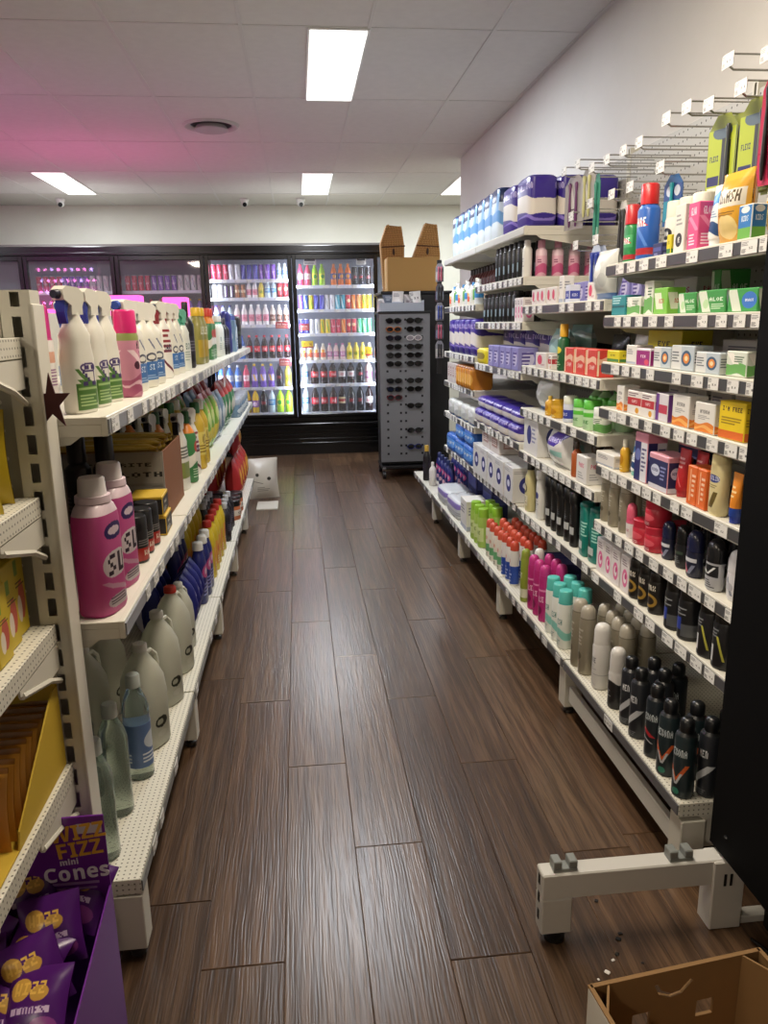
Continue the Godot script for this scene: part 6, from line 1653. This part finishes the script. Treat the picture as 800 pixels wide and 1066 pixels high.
	run(1, y, 0.91, 3.19, 0.068, 3, 3, 0.062, can("hair_spray_can", 0.0215, 0.20, "can_redblue", "c8503c", {"cut": 0.8, "cs": "dome"}), "white and blue hair spray can with red cap", 0.003)
	run(1, y, 0.91, 3.41, 0.075, 4, 3, 0.064, can("hair_spray_can", 0.0225, 0.19, "can_redcap", "cf5a44", {"cut": 0.78, "cs": "dome"}), "cream and green hair spray can with orange red cap", 0.003)
	run(1, y, 0.915, 3.80, 0.085, 3, 2, 0.075, can("insect_repellent_can", 0.03, 0.205, "spray_green", "8fc03c", {"cut": 0.78, "cs": "flat"}), "lime green spray can", 0.003)
	row(1, y, [[0.95, 4.18, ctn("nappy_box", 0.16, 0.17, 0.12, "box_white"), "white folded box beside lime green cans"], [0.97, 4.5, pk("tissue_pack", 0.32, 0.11, 0.18, "pack_whitepurple"), "pale tissue pack with purple oval on the base shelf"], [0.97, 4.85, pk("tissue_pack", 0.30, 0.10, 0.18, "pack_whitepurple"), "pale tissue pack, farther of two"],
		[1.14, 4.86, ctn("razor_box", 0.30, 0.24, 0.10, "box_navyplain"), "large navy box stack behind the tissue packs"], [1.14, 4.45, ctn("razor_box", 0.20, 0.20, 0.10, "box_navyplain"), "navy box behind the nearer tissue pack"],
		[0.91, 5.58, bot("sauce_bottle", 0.028, 0.26, "dark_bottle", "c09a3c", {"nk": 0.84, "rn": 0.014}), "dark bottle with gold cap at the far end"], [0.92, 5.38, bot("sauce_bottle", 0.026, 0.17, "white_slim", "dcdad4", {}), "white bottle beside the dark gold capped one"]])
	run(1, y, 1.0, 5.1, 0.11, 5, 2, 0.11, bot("wash_bottle", 0.036, 0.21, "navy", "202a5c", {"sq": 0.7}), "navy wash bottle at the far base shelf", 0.004)
	# ---- second bay
	y = 1.411
	run(1, y, 0.985, 2.93, 0.066, 5, 1, 0.06, ctn("toothpaste_box", 0.058, 0.06, 0.05, "box_pinkheart"), "small white and pink box in the second bay", 0.004)
	row(1, y, [[0.985, 2.86, ctn("toothpaste_box", 0.05, 0.095, 0.04, "box_white"), "tall white box among small pink ones"], [0.985, 2.79, ctn("toothpaste_box", 0.05, 0.06, 0.04, "tub_blue"), "small blue and white box beside toothbrushes"], [0.985, 2.47, bag("cotton_bag", 0.14, 0.15, 0.07, "bag_clear", {"sd": 4}), "clear cotton bag at the second bay's near end"], [1.0, 2.60, ctn("toothpaste_box", 0.06, 0.06, 0.04, "box_pinkheart"), "white and pink box below the toothbrushes"]])
	run(1, y, 1.12, 2.5, 0.085, 9, 1, 0.1, ctn("toothpaste_box", 0.075, 0.08, 0.06, "box_lavender"), "lavender box in the second bay's back row", 0.004)
	y = 1.166
	row(1, y, [[1.06, 3.10, bag("wipes_pouch", 0.20, 0.15, 0.09, "pouch_teal", {"sd": 3}), "pale teal refill pouch, farther one"], [1.17, 3.18, bag("wipes_pouch", 0.20, 0.165, 0.09, "pouch_teal", {"sd": 5}), "pale teal refill pouch leaning behind"], [0.975, 3.04, ctn("soap_box", 0.12, 0.06, 0.045, "box_pinkheart"), "white box with pink heart in front of teal pouch"], [0.98, 2.94, ctn("soap_box", 0.04, 0.055, 0.045, "box_whitered"), "small red and white box beside the sunscreen"],
		[0.985, 2.865, bot("sunscreen_bottle", 0.023, 0.17, "sunscreen", "d8a82c", {"nk": 0.74, "rn": 0.012, "rc": 0.016}), "dark green sunscreen bottle with yellow nozzle"],
		[0.99, 2.735, ctn("soap_box", 0.105, 0.088, 0.06, "soap_red"), "red soap box, farthest of three"], [0.99, 2.625, ctn("soap_box", 0.105, 0.088, 0.06, "soap_red"), "red soap box, middle of three"], [0.99, 2.515, ctn("soap_box", 0.105, 0.088, 0.06, "soap_red"), "red soap box, closest of three"],
		[1.16, 2.75, bag("accessory_pouch", 0.15, 0.13, 0.05, "shampoo_black", {"sd": 2}), "black and grey pouch behind the red soap boxes"], [1.16, 2.56, bag("accessory_pouch", 0.12, 0.15, 0.05, "bag_clear", {"sd": 7}), "clear pouch behind the red soap boxes"]])
	y = 0.986
	row(1, y, [[1.03, 3.13, bag("cotton_bag", 0.22, 0.145, 0.10, "bag_clear", {"sd": 11}), "big clear bag of cotton wool with blue base"], [0.98, 2.985, bot("honey_bottle", 0.02, 0.075, "yellow_small", "d8b43a", {}), "small yellow bottle, farther one"], [0.985, 2.895, {"k": "jar", "n": "balm_jar", "c": "jar", "r": 0.028, "h": 0.07, "d": "yellow_small", "cap": "c89a28"}, "small golden jar with yellow lid"], [0.985, 2.765, {"k": "jar", "n": "kids_wash_tub", "c": "tub", "r": 0.026, "h": 0.095, "d": "tub_blue", "cap": "d8dcd0"}, "small blue and white tub"], [0.985, 2.645, {"k": "jar", "n": "baby_wash_tub", "c": "tub", "r": 0.031, "h": 0.095, "d": "tub_green", "cap": "58b83c"}, "pale green tub with bright green lid, farther one"], [0.985, 2.545, {"k": "jar", "n": "baby_wash_tub", "c": "tub", "r": 0.031, "h": 0.10, "d": "tub_green", "cap": "58b83c"}, "pale green tub with bright green lid, closer one"], [0.985, 2.455, {"k": "jar", "n": "baby_wash_tub", "c": "tub", "r": 0.03, "h": 0.085, "d": "box_wgreen", "cap": "d8dcd8"}, "white tub with green leaf at the near end"]])
	run(1, y, 1.07, 2.48, 0.08, 4, 1, 0.1, bot("baby_wash_bottle", 0.03, 0.14, "tub_green", "4aa838", {}), "pale green baby wash bottle in the back row", 0.004)
	y = 0.801
	row(1, y, [[1.04, 3.17, ctn("wipes_box", 0.20, 0.16, 0.16, "wipes_white"), "white wipes box stack with blue ovals"], [1.0, 2.865, bag("wipes_pouch", 0.22, 0.15, 0.10, "pouch_purple", {"sd": 9}), "white and purple nappy bag slumped on the shelf"], [1.12, 2.95, bag("wipes_pouch", 0.22, 0.17, 0.10, "pouch_purple", {"sd": 13}), "white and purple nappy bag standing behind"], [0.98, 2.665, bot("oil_bottle", 0.019, 0.125, "bot_brown", "3a2a20", {"nk": 0.82}), "brown oil bottle with pale label"], [0.985, 2.55, ctn("pads_box", 0.095, 0.095, 0.06, "box_whitepink"), "white pads box with pink lettering"], [1.08, 2.60, bot("oil_bottle", 0.03, 0.15, "bot_amber", "22180f", {}), "dark amber bottle behind the pads box"], [1.08, 2.70, bot("oil_bottle", 0.03, 0.15, "bot_amber", "22180f", {}), "dark amber bottle behind the brown oil bottle"]])
	y = 0.541
	row(1, y, [[0.985, 3.23, bot("shampoo_bottle", 0.034, 0.21, "shampoo_cream", "2a2826", {"sq": 0.65, "ex": 2.6, "rn": 0.014, "nk": 0.87}), "cream coloured shampoo bottle with black cap"], [0.985, 3.08, bot("shampoo_bottle", 0.029, 0.205, "shampoo_white", "e0e0dc", {"sq": 0.65, "ex": 2.4, "rn": 0.016, "nk": 0.84, "rc": 0.022}), "white shampoo bottle with blue oval"]])
	run(1, y, 0.985, 2.66, 0.075, 5, 2, 0.07, bot("shampoo_bottle", 0.025, 0.205, "shampoo_black", "101012", {"sq": 0.7, "rn": 0.02, "rc": 0.023, "sh": 0.72, "nk": 0.8}), "black shampoo bottle with pale label", 0.003)
	run(1, y, 0.985, 2.46, 0.09, 2, 2, 0.07, bot("shampoo_bottle", 0.035, 0.19, "shampoo_teal", "0f5a54", {"sq": 0.6, "ex": 3.0, "sh": 0.85, "nk": 0.93, "rn": 0.026, "rc": 0.026}), "teal shampoo bottle with dark wave", 0.003)
	# ---- third and fourth bays
	y = 1.731
	run(1, y, 1.035, 3.90, 0.165, 7, 2, 0.14, pk("toilet_paper_pack", 0.155, 0.235, 0.128, "tp_blue"), "pale blue toilet paper pack on the top shelf", 0.004)
	for k in 6:
		place(pk("toilet_paper_pack", 0.215, 0.205, 0.128, "tp_purple"), V(1.035 + (k % 3) * 0.132, y, 3.43 + (k / 3) * 0.24), -PI / 2, "purple toilet paper pack with white swirl, %s row, %s" % [["near", "far"][k / 3], ["at the shelf front", "in the middle", "against the wall panel"][k % 3]], "purple toilet paper packs on the top shelf")
	y = 1.531
	run(1, y, 0.985, 3.46, 0.075, 6, 2, 0.08, bot("hair_dye_bottle", 0.0215, 0.155, "black_slim", "121416", {"sh": 0.8, "nk": 0.84, "rn": 0.018, "rc": 0.019}), "slim black hair bottle on the second shelf", 0.002)
	row(1, y, [[0.985, 3.375, bot("hair_dye_bottle", 0.02, 0.15, "white_slim", "dcd8d4", {"sh": 0.74, "nk": 0.86, "rn": 0.012}), "slim white hair bottle at the shelf corner"]])
	for k in 4:
		place(bot("hair_dye_bottle", 0.0245, 0.15, "pink_slim", "d49ab0", {"sh": 0.7, "nk": 0.8, "rn": 0.013, "rc": 0.016}), V(1.045 + k * 0.072, y, 3.37), -0.5, "pink and white hair bottle in the short row, %s" % ["nearest the aisle", "second from the aisle", "third from the aisle", "closest to the wall"][k], "pink hair bottles")
	y = 1.346
	run(1, y, 0.985, 3.50, 0.078, 8, 2, 0.08, bot("hair_dye_bottle", 0.026, 0.135, "black_slim", "16181a", {"sh": 0.84, "nk": 0.88, "rn": 0.02, "rc": 0.022}), "stout black hair bottle on the third shelf", 0.002)
	run(1, y, 0.985, 3.35, 0.05, 3, 1, 0.08, ctn("hair_dye_box", 0.042, 0.10, 0.05, "box_pinkswirl"), "small pink hair dye box beside black bottles", 0.002)
	y = 1.136
	row(1, y, [[0.99, 4.06, pk("tissue_pack", 0.19, 0.08, 0.09, "yellow_tissue"), "bright yellow tissue pack"]])
	run(1, y, 0.99, 3.40, 0.105, 5, 1, 0.08, ctn("tissue_cube", 0.10, 0.10, 0.09, "box_lavender"), "lavender tissue box", 0.003)
	run(1, y, 1.18, 3.42, 0.21, 4, 1, 0.1, pk("toilet_paper_pack", 0.20, 0.18, 0.2, "tp_purple"), "purple paper pack behind lavender tissue boxes", 0.003)
	y = 0.826
	run(1, y, 1.02, 3.42, 0.17, 5, 1, 0.1, pk("napkin_pack", 0.16, 0.075, 0.16, "tissue_purple"), "flat purple and white napkin pack", 0.003)
	run(1, y + 0.0755, 1.03, 3.42, 0.17, 5, 1, 0.1, pk("napkin_pack", 0.16, 0.06, 0.15, "tissue_purple"), "flat purple and white napkin pack, upper layer", 0.003)
	y = 0.547
	run(1, y, 1.0, 3.42, 0.165, 5, 1, 0.1, ctn("tissue_box", 0.155, 0.16, 0.13, "tissue_box"), "white tissue box with navy oval", 0.002)
	run(1, y, 1.15, 3.42, 0.165, 5, 1, 0.1, ctn("tissue_box", 0.155, 0.16, 0.13, "tissue_box"), "white tissue box with navy oval, back row", 0.002)
	run(1, y + 0.161, 1.02, 3.78, 0.18, 2, 1, 0.1, ctn("wipes_box", 0.17, 0.09, 0.12, "box_pinkgrey"), "grey and dusty pink box on the tissue boxes", 0.002)
	y = 1.441
	var small := [bot("tonic_bottle", 0.025, 0.13, "bot_mixA", "d8dce0", {}), bot("tonic_bottle", 0.025, 0.14, "bot_mixB", "d8d4c8", {}), bot("tonic_bottle", 0.024, 0.12, "white_slim", "3a8ac8", {}), bot("tonic_bottle", 0.027, 0.11, "juice_white", "d8d8d4", {})]
	var sname := ["white bottle with blue band", "white bottle with green band", "white bottle with blue cap", "white bottle with orange band"]
	for k in 12:
		place(small[k % 4], V(0.985 + 0.005 * (k % 2), y, 4.27 + k * 0.066), -PI / 2, sname[k % 4] + " in the fourth bay, " + ["nearest of three", "second of three", "farthest of three"][k / 4], "small bottles in the fourth bay")
	run(1, y, 1.10, 4.26, 0.07, 11, 1, 0.1, bot("tonic_bottle", 0.028, 0.22, "bot_wine", "2a1816", {"rn": 0.011}), "dark wine red bottle behind the small white ones", 0.002)
	y = 1.166
	run(1, y, 1.05, 4.28, 0.155, 5, 1, 0.1, pk("toilet_paper_pack", 0.15, 0.20, 0.2, "tp_purple"), "purple toilet paper pack in the fourth bay", 0.003)
	y = 0.981
	run(1, y, 1.0, 4.26, 0.062, 7, 1, 0.1, pk("coffee_pack", 0.055, 0.125, 0.13, "pack_orange"), "orange brown pack in the fourth bay", 0.002)
	run(1, y, 1.0, 4.72, 0.08, 4, 1, 0.1, ctn("tea_box", 0.07, 0.12, 0.10, "box_pinkgrey"), "dusty pink box beside orange packs", 0.002)
	y = 0.781
	run(1, y, 1.02, 4.30, 0.19, 4, 1, 0.1, pk("napkin_pack", 0.18, 0.10, 0.15, "bag_clear"), "pale clear wrapped napkin pack", 0.003)
	y = 0.551
	run(1, y, 1.02, 4.36, 0.25, 3, 1, 0.1, pk("wipes_pack", 0.24, 0.11, 0.16, "pack_blue"), "bright blue wipes pack", 0.003)
	run(1, y + 0.1105, 1.02, 4.36, 0.25, 2, 1, 0.1, pk("wipes_pack", 0.24, 0.09, 0.15, "pack_blue"), "bright blue wipes pack, upper layer", 0.003)
	run(1, y, 1.18, 4.3, 0.19, 4, 1, 0.1, bag("leaf_pack", 0.18, 0.19, 0.06, "leaf_green", {"sd": 4}), "green and white leaf pack behind blue wipes", 0.003)
	# ---- hanging cards
	var lime := {"k": "hang", "n": "toothbrush_card", "c": "card", "w": 0.10, "h": 0.20, "d": "card_lime", "col": "8a9440", "stick": "3c4046", "py": 0.97, "pf": 0.86, "sticks": 1, "sx": 0.75}
	var hung := [
[1.12, 1.86, 1.93, lime, "lime and grey toothbrush card hanging in front"], [1.155, 1.86, 1.93, lime, "lime and grey toothbrush card, second on the near hook"], [1.19, 1.86, 1.93, lime, "lime and grey toothbrush card, third on the near hook"], [1.12, 1.86, 2.08, lime, "lime and grey toothbrush card on the farther hook"], [1.155, 1.86, 2.08, lime, "lime and grey toothbrush card, second on the farther hook"], [1.19, 1.86, 2.08, lime, "lime and grey toothbrush card, third on the farther hook"],
		[1.12, 1.905, 1.72, {"k": "hang", "n": "razor_card", "c": "card", "w": 0.10, "h": 0.25, "d": "card_red", "col": "b4204a", "stick": "1a1416", "py": 0.7, "pf": 0.5, "inside": "razor"}, "crimson razor card hanging at the picture edge"], [1.12, 1.905, 1.86, {"k": "hang", "n": "razor_card", "c": "card", "w": 0.07, "h": 0.24, "d": "card_red", "col": "b4204a", "stick": "1a1416", "py": 0.7, "pf": 0.5, "inside": "razor"}, "crimson razor card next to the lime cards"],
		[1.12, 1.76, 2.34, {"k": "hang", "n": "floss_card", "c": "card", "w": 0.08, "h": 0.13, "d": "card_blue", "col": "2a5a90", "stick": "2a9aa8", "py": 0.9, "pf": 0.8, "sticks": 1, "inside": "floss"}, "blue and teal floss card hanging alone"],
		[1.12, 1.74, 2.55, {"k": "hang", "n": "comb_card", "c": "card", "w": 0.06, "h": 0.19, "d": "card_white", "col": "d0cec8", "stick": "3a3a3c", "py": 0.85, "pf": 0.7, "inside": "comb"}, "white comb card with dark comb"], [1.12, 1.74, 2.70, {"k": "hang", "n": "comb_card", "c": "card", "w": 0.05, "h": 0.2, "d": "card_white", "col": "d0cec8", "stick": "3a3a3c", "py": 0.85, "pf": 0.7, "inside": "comb"}, "white comb card on the next hook"],
		[1.10, 1.86, 2.90, {"k": "hang", "n": "comb_card", "c": "card", "w": 0.035, "h": 0.22, "d": "card_green", "col": "3f8a78", "stick": "3f8a78", "py": 0.95, "pf": 0.9, "sticks": 1, "inside": "comb"}, "long sea green comb card"],
		[1.07, 1.60, 2.75, {"k": "hang", "n": "toothbrush_card", "c": "card", "w": 0.07, "h": 0.20, "d": "card_brush", "col": "b4c0d4", "stick": "2a3c96", "py": 0.3, "pf": 0.25}, "blue toothbrush card hanging in the second bay"], [1.045, 1.60, 2.74, {"k": "hang", "n": "toothbrush_card", "c": "card", "w": 0.07, "h": 0.20, "d": "card_brush", "col": "b4c0d4", "stick": "2a3c96", "py": 0.3, "pf": 0.25}, "blue toothbrush card in front of its twin"],
		[1.12, 1.905, 3.2, {"k": "hang", "n": "foil_pack", "c": "pack", "w": 0.13, "h": 0.19, "d": "pack_silver", "col": "a09a9c", "stick": "6a3a6a", "py": 0.9, "pf": 0.8, "inside": "sponge"}, "silver foil pack hanging beside purple paper packs"], [1.12, 1.905, 3.05, {"k": "hang", "n": "foil_pack", "c": "pack", "w": 0.09, "h": 0.17, "d": "pack_silver", "col": "a8a4a0", "stick": "c0c08a", "py": 0.9, "pf": 0.7, "inside": "sponge"}, "silver and cream foil pack hanging"]]
	for q in hung:
		place(q[3], V(q[0], q[1] - 0.012, q[2]), -PI / 2 + 0.25, q[4])
	# hair accessories on the end of the far bay
	single("display_strip", "narrow black strip holding hair clip cards at the far bay", "display strip", boxmesh(0.905, 1.02, 5.12, 0.935, 1.735, 5.128, 0.001), mat("1a1a1c", 0.4))
	single("shelf_talker", "small pink sale tag hanging below the island top shelf", "tag", carton(0.07, 0.10, 0.0015, 0.0), prn("box_pinkheart", 0.5), V(-0.35, 1.07, 3.75), "").rotation.y = PI / 2
	for k in 10:
		place({"k": "hang", "n": "hair_clip_card", "c": "card", "w": 0.05, "h": 0.10, "d": ["card_white", "pack_silver", "card_brush", "pack_steel"][k % 4], "col": ["b8b0b4", "7a7a84", "9a5a6a", "4a4a52"][k % 4], "stick": ["2a2a2e", "b05a70", "3a4a8a"][k % 3], "inside": "clip", "py": 0.9, "pf": 0.5}, V(0.92, 1.70 - (k / 2) * 0.12, 5.116 - 0.012 * (k % 2)), -0.1, "small hair clip card on the far end panel, %s pair from the top, %s" % [["first", "second", "third", "fourth", "fifth"][k / 2], "back one" if k % 2 == 0 else "front one"], "hair clip cards")

func drink_row(door: String, shelf_name: String, y: float, x0: float, x1: float, items: Array) -> void:
	# items: [spec, count, words]; spread evenly from x0 to x1
	var total := 1e9
	while total > x1 - x0 - 0.03:      # as many of each as the shelf takes
		total = 0.0
		var most := 0
		for k in items.size():
			total += items[k][1] * ((items[k][0].r * 2.0 if items[k][0].has("r") else 0.04) + 0.002)
			if items[k][1] > items[most][1]:
				most = k
		if total > x1 - x0 - 0.03:
			items[most][1] -= 1
	total = 0.0
	for it in items:
		total += it[1] * (it[0].r * 2.0 if it[0].has("r") else 0.04)
	var gap: float = (x1 - x0 - total) / maxf(1.0, items.reduce(func(a, b): return a + b[1], 0))
	var x := x0 + gap / 2
	for it in items:
		if it[0].is_empty():
			x += 0.04 * it[1] + gap * it[1]
			continue
		var w: float = it[0].r * 2.0
		for i in it[1]:
			var l: String = "%s, %s shelf, %s" % [it[2], shelf_name, door]
			if it[1] > 1:
				l += ", " + LEFTORD[mini(i, 11)].replace(" of its kind", "")
			place(it[0], V(x + w / 2, y, COOLER + 0.19 + rng.randf_range(-0.008, 0.008)), rng.randf_range(-0.3, 0.3), l, "%s on the %s shelf of the %s" % [it[2], shelf_name, door] if it[1] > 1 else "")
			x += w + gap

func sc(d: String, r := 0.0265, h := 0.155) -> Dictionary:
	return can("drink_can", r, h, d, "b8bcc4", {"cut": 0.965, "cs": "flat", "rough": 0.25})

func pet(d: String, cap: String, r := 0.034, h := 0.225) -> Dictionary:
	return bot("drink_bottle", r, h, d, cap, {"sh": 0.6, "nk": 0.92, "rn": 0.012, "rc": 0.015, "waist": 0.95, "rough": 0.2})

func drinks() -> void:
	var A := "can cooler door"
	var x0 := -0.855
	var x1 := -0.075
	drink_row(A, "top", 1.801, x0, x1, [[sc("can_red"), 8, "red slim can"], [sc("can_white"), 2, "white slim can"], [sc("can_indigo"), 3, "indigo slim can"], [sc("can_purple"), 8, "purple slim can"], [pet("water", "d8dce0", 0.026, 0.16), 2, "clear water bottle"]])
	drink_row(A, "second", 1.621, x0, x1, [[sc("can_white", 0.027, 0.14), 4, "white can"], [sc("can_stripe", 0.025, 0.135), 5, "dark striped can"], [sc("can_brown", 0.025, 0.14), 4, "brown coffee can"], [pet("milk_pink", "e0dcd8", 0.028, 0.165), 2, "pink milk bottle"], [pet("juice_yellow", "d8c83a", 0.03, 0.165), 1, "yellow green bottle"], [pet("water", "e4e4e0", 0.028, 0.165), 2, "white capped water bottle"], [sc("mix_red", 0.027, 0.15), 3, "red orange can"]])
	drink_row(A, "third", 1.351, x0, x1, [[pet("water", "3a3e8a", 0.03, 0.2), 3, "pale water bottle"], [pet("milk_pink", "e2e0dc", 0.032, 0.205), 5, "white and pink milk bottle"], [pet("milk_brown", "d8d4d0", 0.03, 0.2), 3, "white and brown milk bottle"]])
	drink_row(A, "fourth", 1.006, x0, x1, [[pet("fanta", "3a4ab0", 0.033, 0.24), 2, "orange soda bottle"], [pet("sport_blue", "3a4ab0", 0.033, 0.24), 2, "blue sports bottle"], [pet("cola", "c83040", 0.033, 0.24), 6, "red label cola bottle"]])
	drink_row(A, "fifth", 0.711, x0, x1, [[pet("sport_blue", "d8dce4", 0.036, 0.23), 3, "blue sports bottle"], [pet("pink_drink", "d0405a", 0.034, 0.23), 1, "red soda bottle"], [pet("sport_purple", "e2bc30", 0.036, 0.24), 3, "purple and yellow sports bottle"], [pet("cola_zero", "55505a", 0.036, 0.24), 1, "dark soda bottle"], [pet("juice_yellow", "8a9098", 0.036, 0.24), 1, "pale yellow soda bottle"]])
	drink_row(A, "lowest", 0.441, x0, x1, [[pet("sport_purple", "e0dcd8", 0.038, 0.25), 3, "purple sports bottle"], [pet("yellow_drink", "e2c030", 0.038, 0.255), 3, "yellow and purple soda bottle"], [pet("cola_zero", "c8c8cc", 0.038, 0.25), 1, "black soda bottle"], [pet("water", "e0e2e4", 0.038, 0.25), 1, "clear soda bottle"], [pet("lime_drink", "8ac83a", 0.04, 0.255), 2, "lime green soda bottle"]])
	A = "cola cooler door"
	x0 = 0.02
	x1 = 0.79
	drink_row(A, "top", 1.736, x0, x1, [[pet("pink_drink", "c83048", 0.032, 0.215), 3, "pink red soda bottle"], [pet("lime_drink", "a8d43a", 0.032, 0.215), 3, "lime soda bottle"], [{}, 1, ""], [pet("fanta", "e0843a", 0.032, 0.215), 3, "orange soda bottle"], [sc("cola_zero", 0.03, 0.19), 3, "black tall can"]])
	drink_row(A, "second", 1.496, x0, x1, [[sc("can_purple", 0.025, 0.15), 1, "violet can"], [sc("can_blue", 0.025, 0.15), 1, "blue can"], [sc("can_yellow", 0.025, 0.15), 2, "yellow can"], [sc("can_indigo", 0.025, 0.15), 2, "indigo can"], [sc("can_white", 0.025, 0.15), 2, "white can"], [sc("can_teal", 0.025, 0.15), 2, "teal can"], [sc("mix_red", 0.025, 0.15), 1, "red can"], [sc("can_orange", 0.025, 0.15), 4, "orange can"], [sc("can_yellow", 0.0255, 0.15), 3, "bright yellow green can"]])
	drink_row(A, "third", 1.253, x0, x1, [[sc("can_indigo", 0.025, 0.15), 2, "navy can"], [sc("can_white", 0.025, 0.15), 2, "silver can"], [sc("can_yellow", 0.025, 0.15), 3, "yellow lemonade can"], [sc("can_red", 0.025, 0.15), 3, "crimson can"], [sc("can_orange", 0.025, 0.15), 1, "amber can"], [sc("mix_red", 0.025, 0.15), 3, "red soda can"], [sc("can_mint", 0.025, 0.15), 3, "mint green can"]])
	drink_row(A, "fourth", 0.979, x0, x1, [[pet("juice_white", "e0d8c8", 0.03, 0.17), 4, "orange juice bottle"], [pet("juice_pink", "b86a98", 0.03, 0.17), 3, "pink juice bottle"], [pet("juice_yellow", "e2c83a", 0.031, 0.175), 3, "yellow juice bottle"], [pet("juice_white", "e4e0d8", 0.03, 0.17), 1, "white capped juice bottle"]])
	drink_row(A, "fifth", 0.731, x0, x1, [[pet("water", "d8dce0", 0.042, 0.24), 1, "large clear water bottle"], [pet("cola", "55505a", 0.041, 0.238), 3, "large red label cola bottle"], [pet("cola_diet", "8a868a", 0.041, 0.238), 2, "large white label cola bottle"], [pet("cola_zero", "b0acb0", 0.041, 0.238), 1, "large black label cola bottle"], [pet("juice_pink", "c03a68", 0.04, 0.238), 1, "large magenta soda bottle"]])
	drink_row(A, "lowest", 0.436, x0, x1, [[pet("water", "e0e2e4", 0.04, 0.28), 1, "tall clear water bottle"], [pet("cola", "e0dcdc", 0.04, 0.28), 3, "tall red label cola bottle"], [pet("cola_vanilla", "c83040", 0.04, 0.28), 1, "tall cream label cola bottle"], [pet("cola_zero", "b8b4b8", 0.04, 0.28), 2, "tall black label cola bottle"], [pet("cola_diet", "c83040", 0.04, 0.28), 1, "tall white label cola bottle"]])
	A = "dark cooler door"
	for k in 2:
		drink_row("%s dark cooler door" % ["first", "second"][k], "upper", 1.701, -2.58 + k * 0.865, -1.8 + k * 0.865, [[sc("can_red"), 4, "crimson can"], [sc("can_purple"), 4, "violet can"], [sc("can_white"), 4, "pale can"]])
		drink_row("%s dark cooler door" % ["first", "second"][k], "lower", 1.421, -2.58 + k * 0.865, -1.8 + k * 0.865, [[pet("pink_drink", "d0405a", 0.034, 0.2), 4, "pink soda bottle"], [pet("sport_purple", "e0b030", 0.034, 0.2), 4, "purple soda bottle"]])
	# promotion cards on the cooler
	for q in [["red_promo", -0.155, 1.31, 0.13, 0.07, "red promotion card low on the can cooler door"], ["red_promo", -0.14, 0.93, 0.12, 0.075, "red and white promotion card beside the cola bottles"], ["red_promo", 0.075, 1.285, 0.10, 0.07, "red promotion card inside the cola door"], ["yellow_promo", 0.10, 1.11, 0.12, 0.07, "yellow promotion card inside the cola door"], ["yellow_promo", 0.735, 1.02, 0.07, 0.09, "small yellow promotion card at the right end"], ["door_sign", 0.155, 1.935, 0.13, 0.075, "pale notice at the top of the cola door"], ["door_sign", 0.68, 1.935, 0.10, 0.075, "white notice at the top right of the cola door"]]:
		single("promotion_card", q[5], "sign", carton(q[3], q[4], 0.002, 0.0), prn(q[0], 0.5), V(q[1], q[2], COOLER + 0.10), "cooler promotion cards")

func _ready() -> void:
	rng.seed = 20240
	stage()
	designs()
	mats["perforated"] = dots("dbd8ca", "6a675c", 0.16, 80.0)
	mats["pegs"] = dots("b9b8b2", "55544f", 0.12, 32.0)
	mats["pegs_big"] = dots("aaa79a", "e2e0d4", 0.08, 20.0)  # pale dots paint light showing through the pegboard from behind
	shell()
	wall_shelving()
	island()
	cooler()
	sunglasses_rack()
	foreground()
	neon()
	island_goods()
	end_goods()
	wall_goods()
	drinks()
	for k in protos:
		protos[k].free()
	protos.clear()
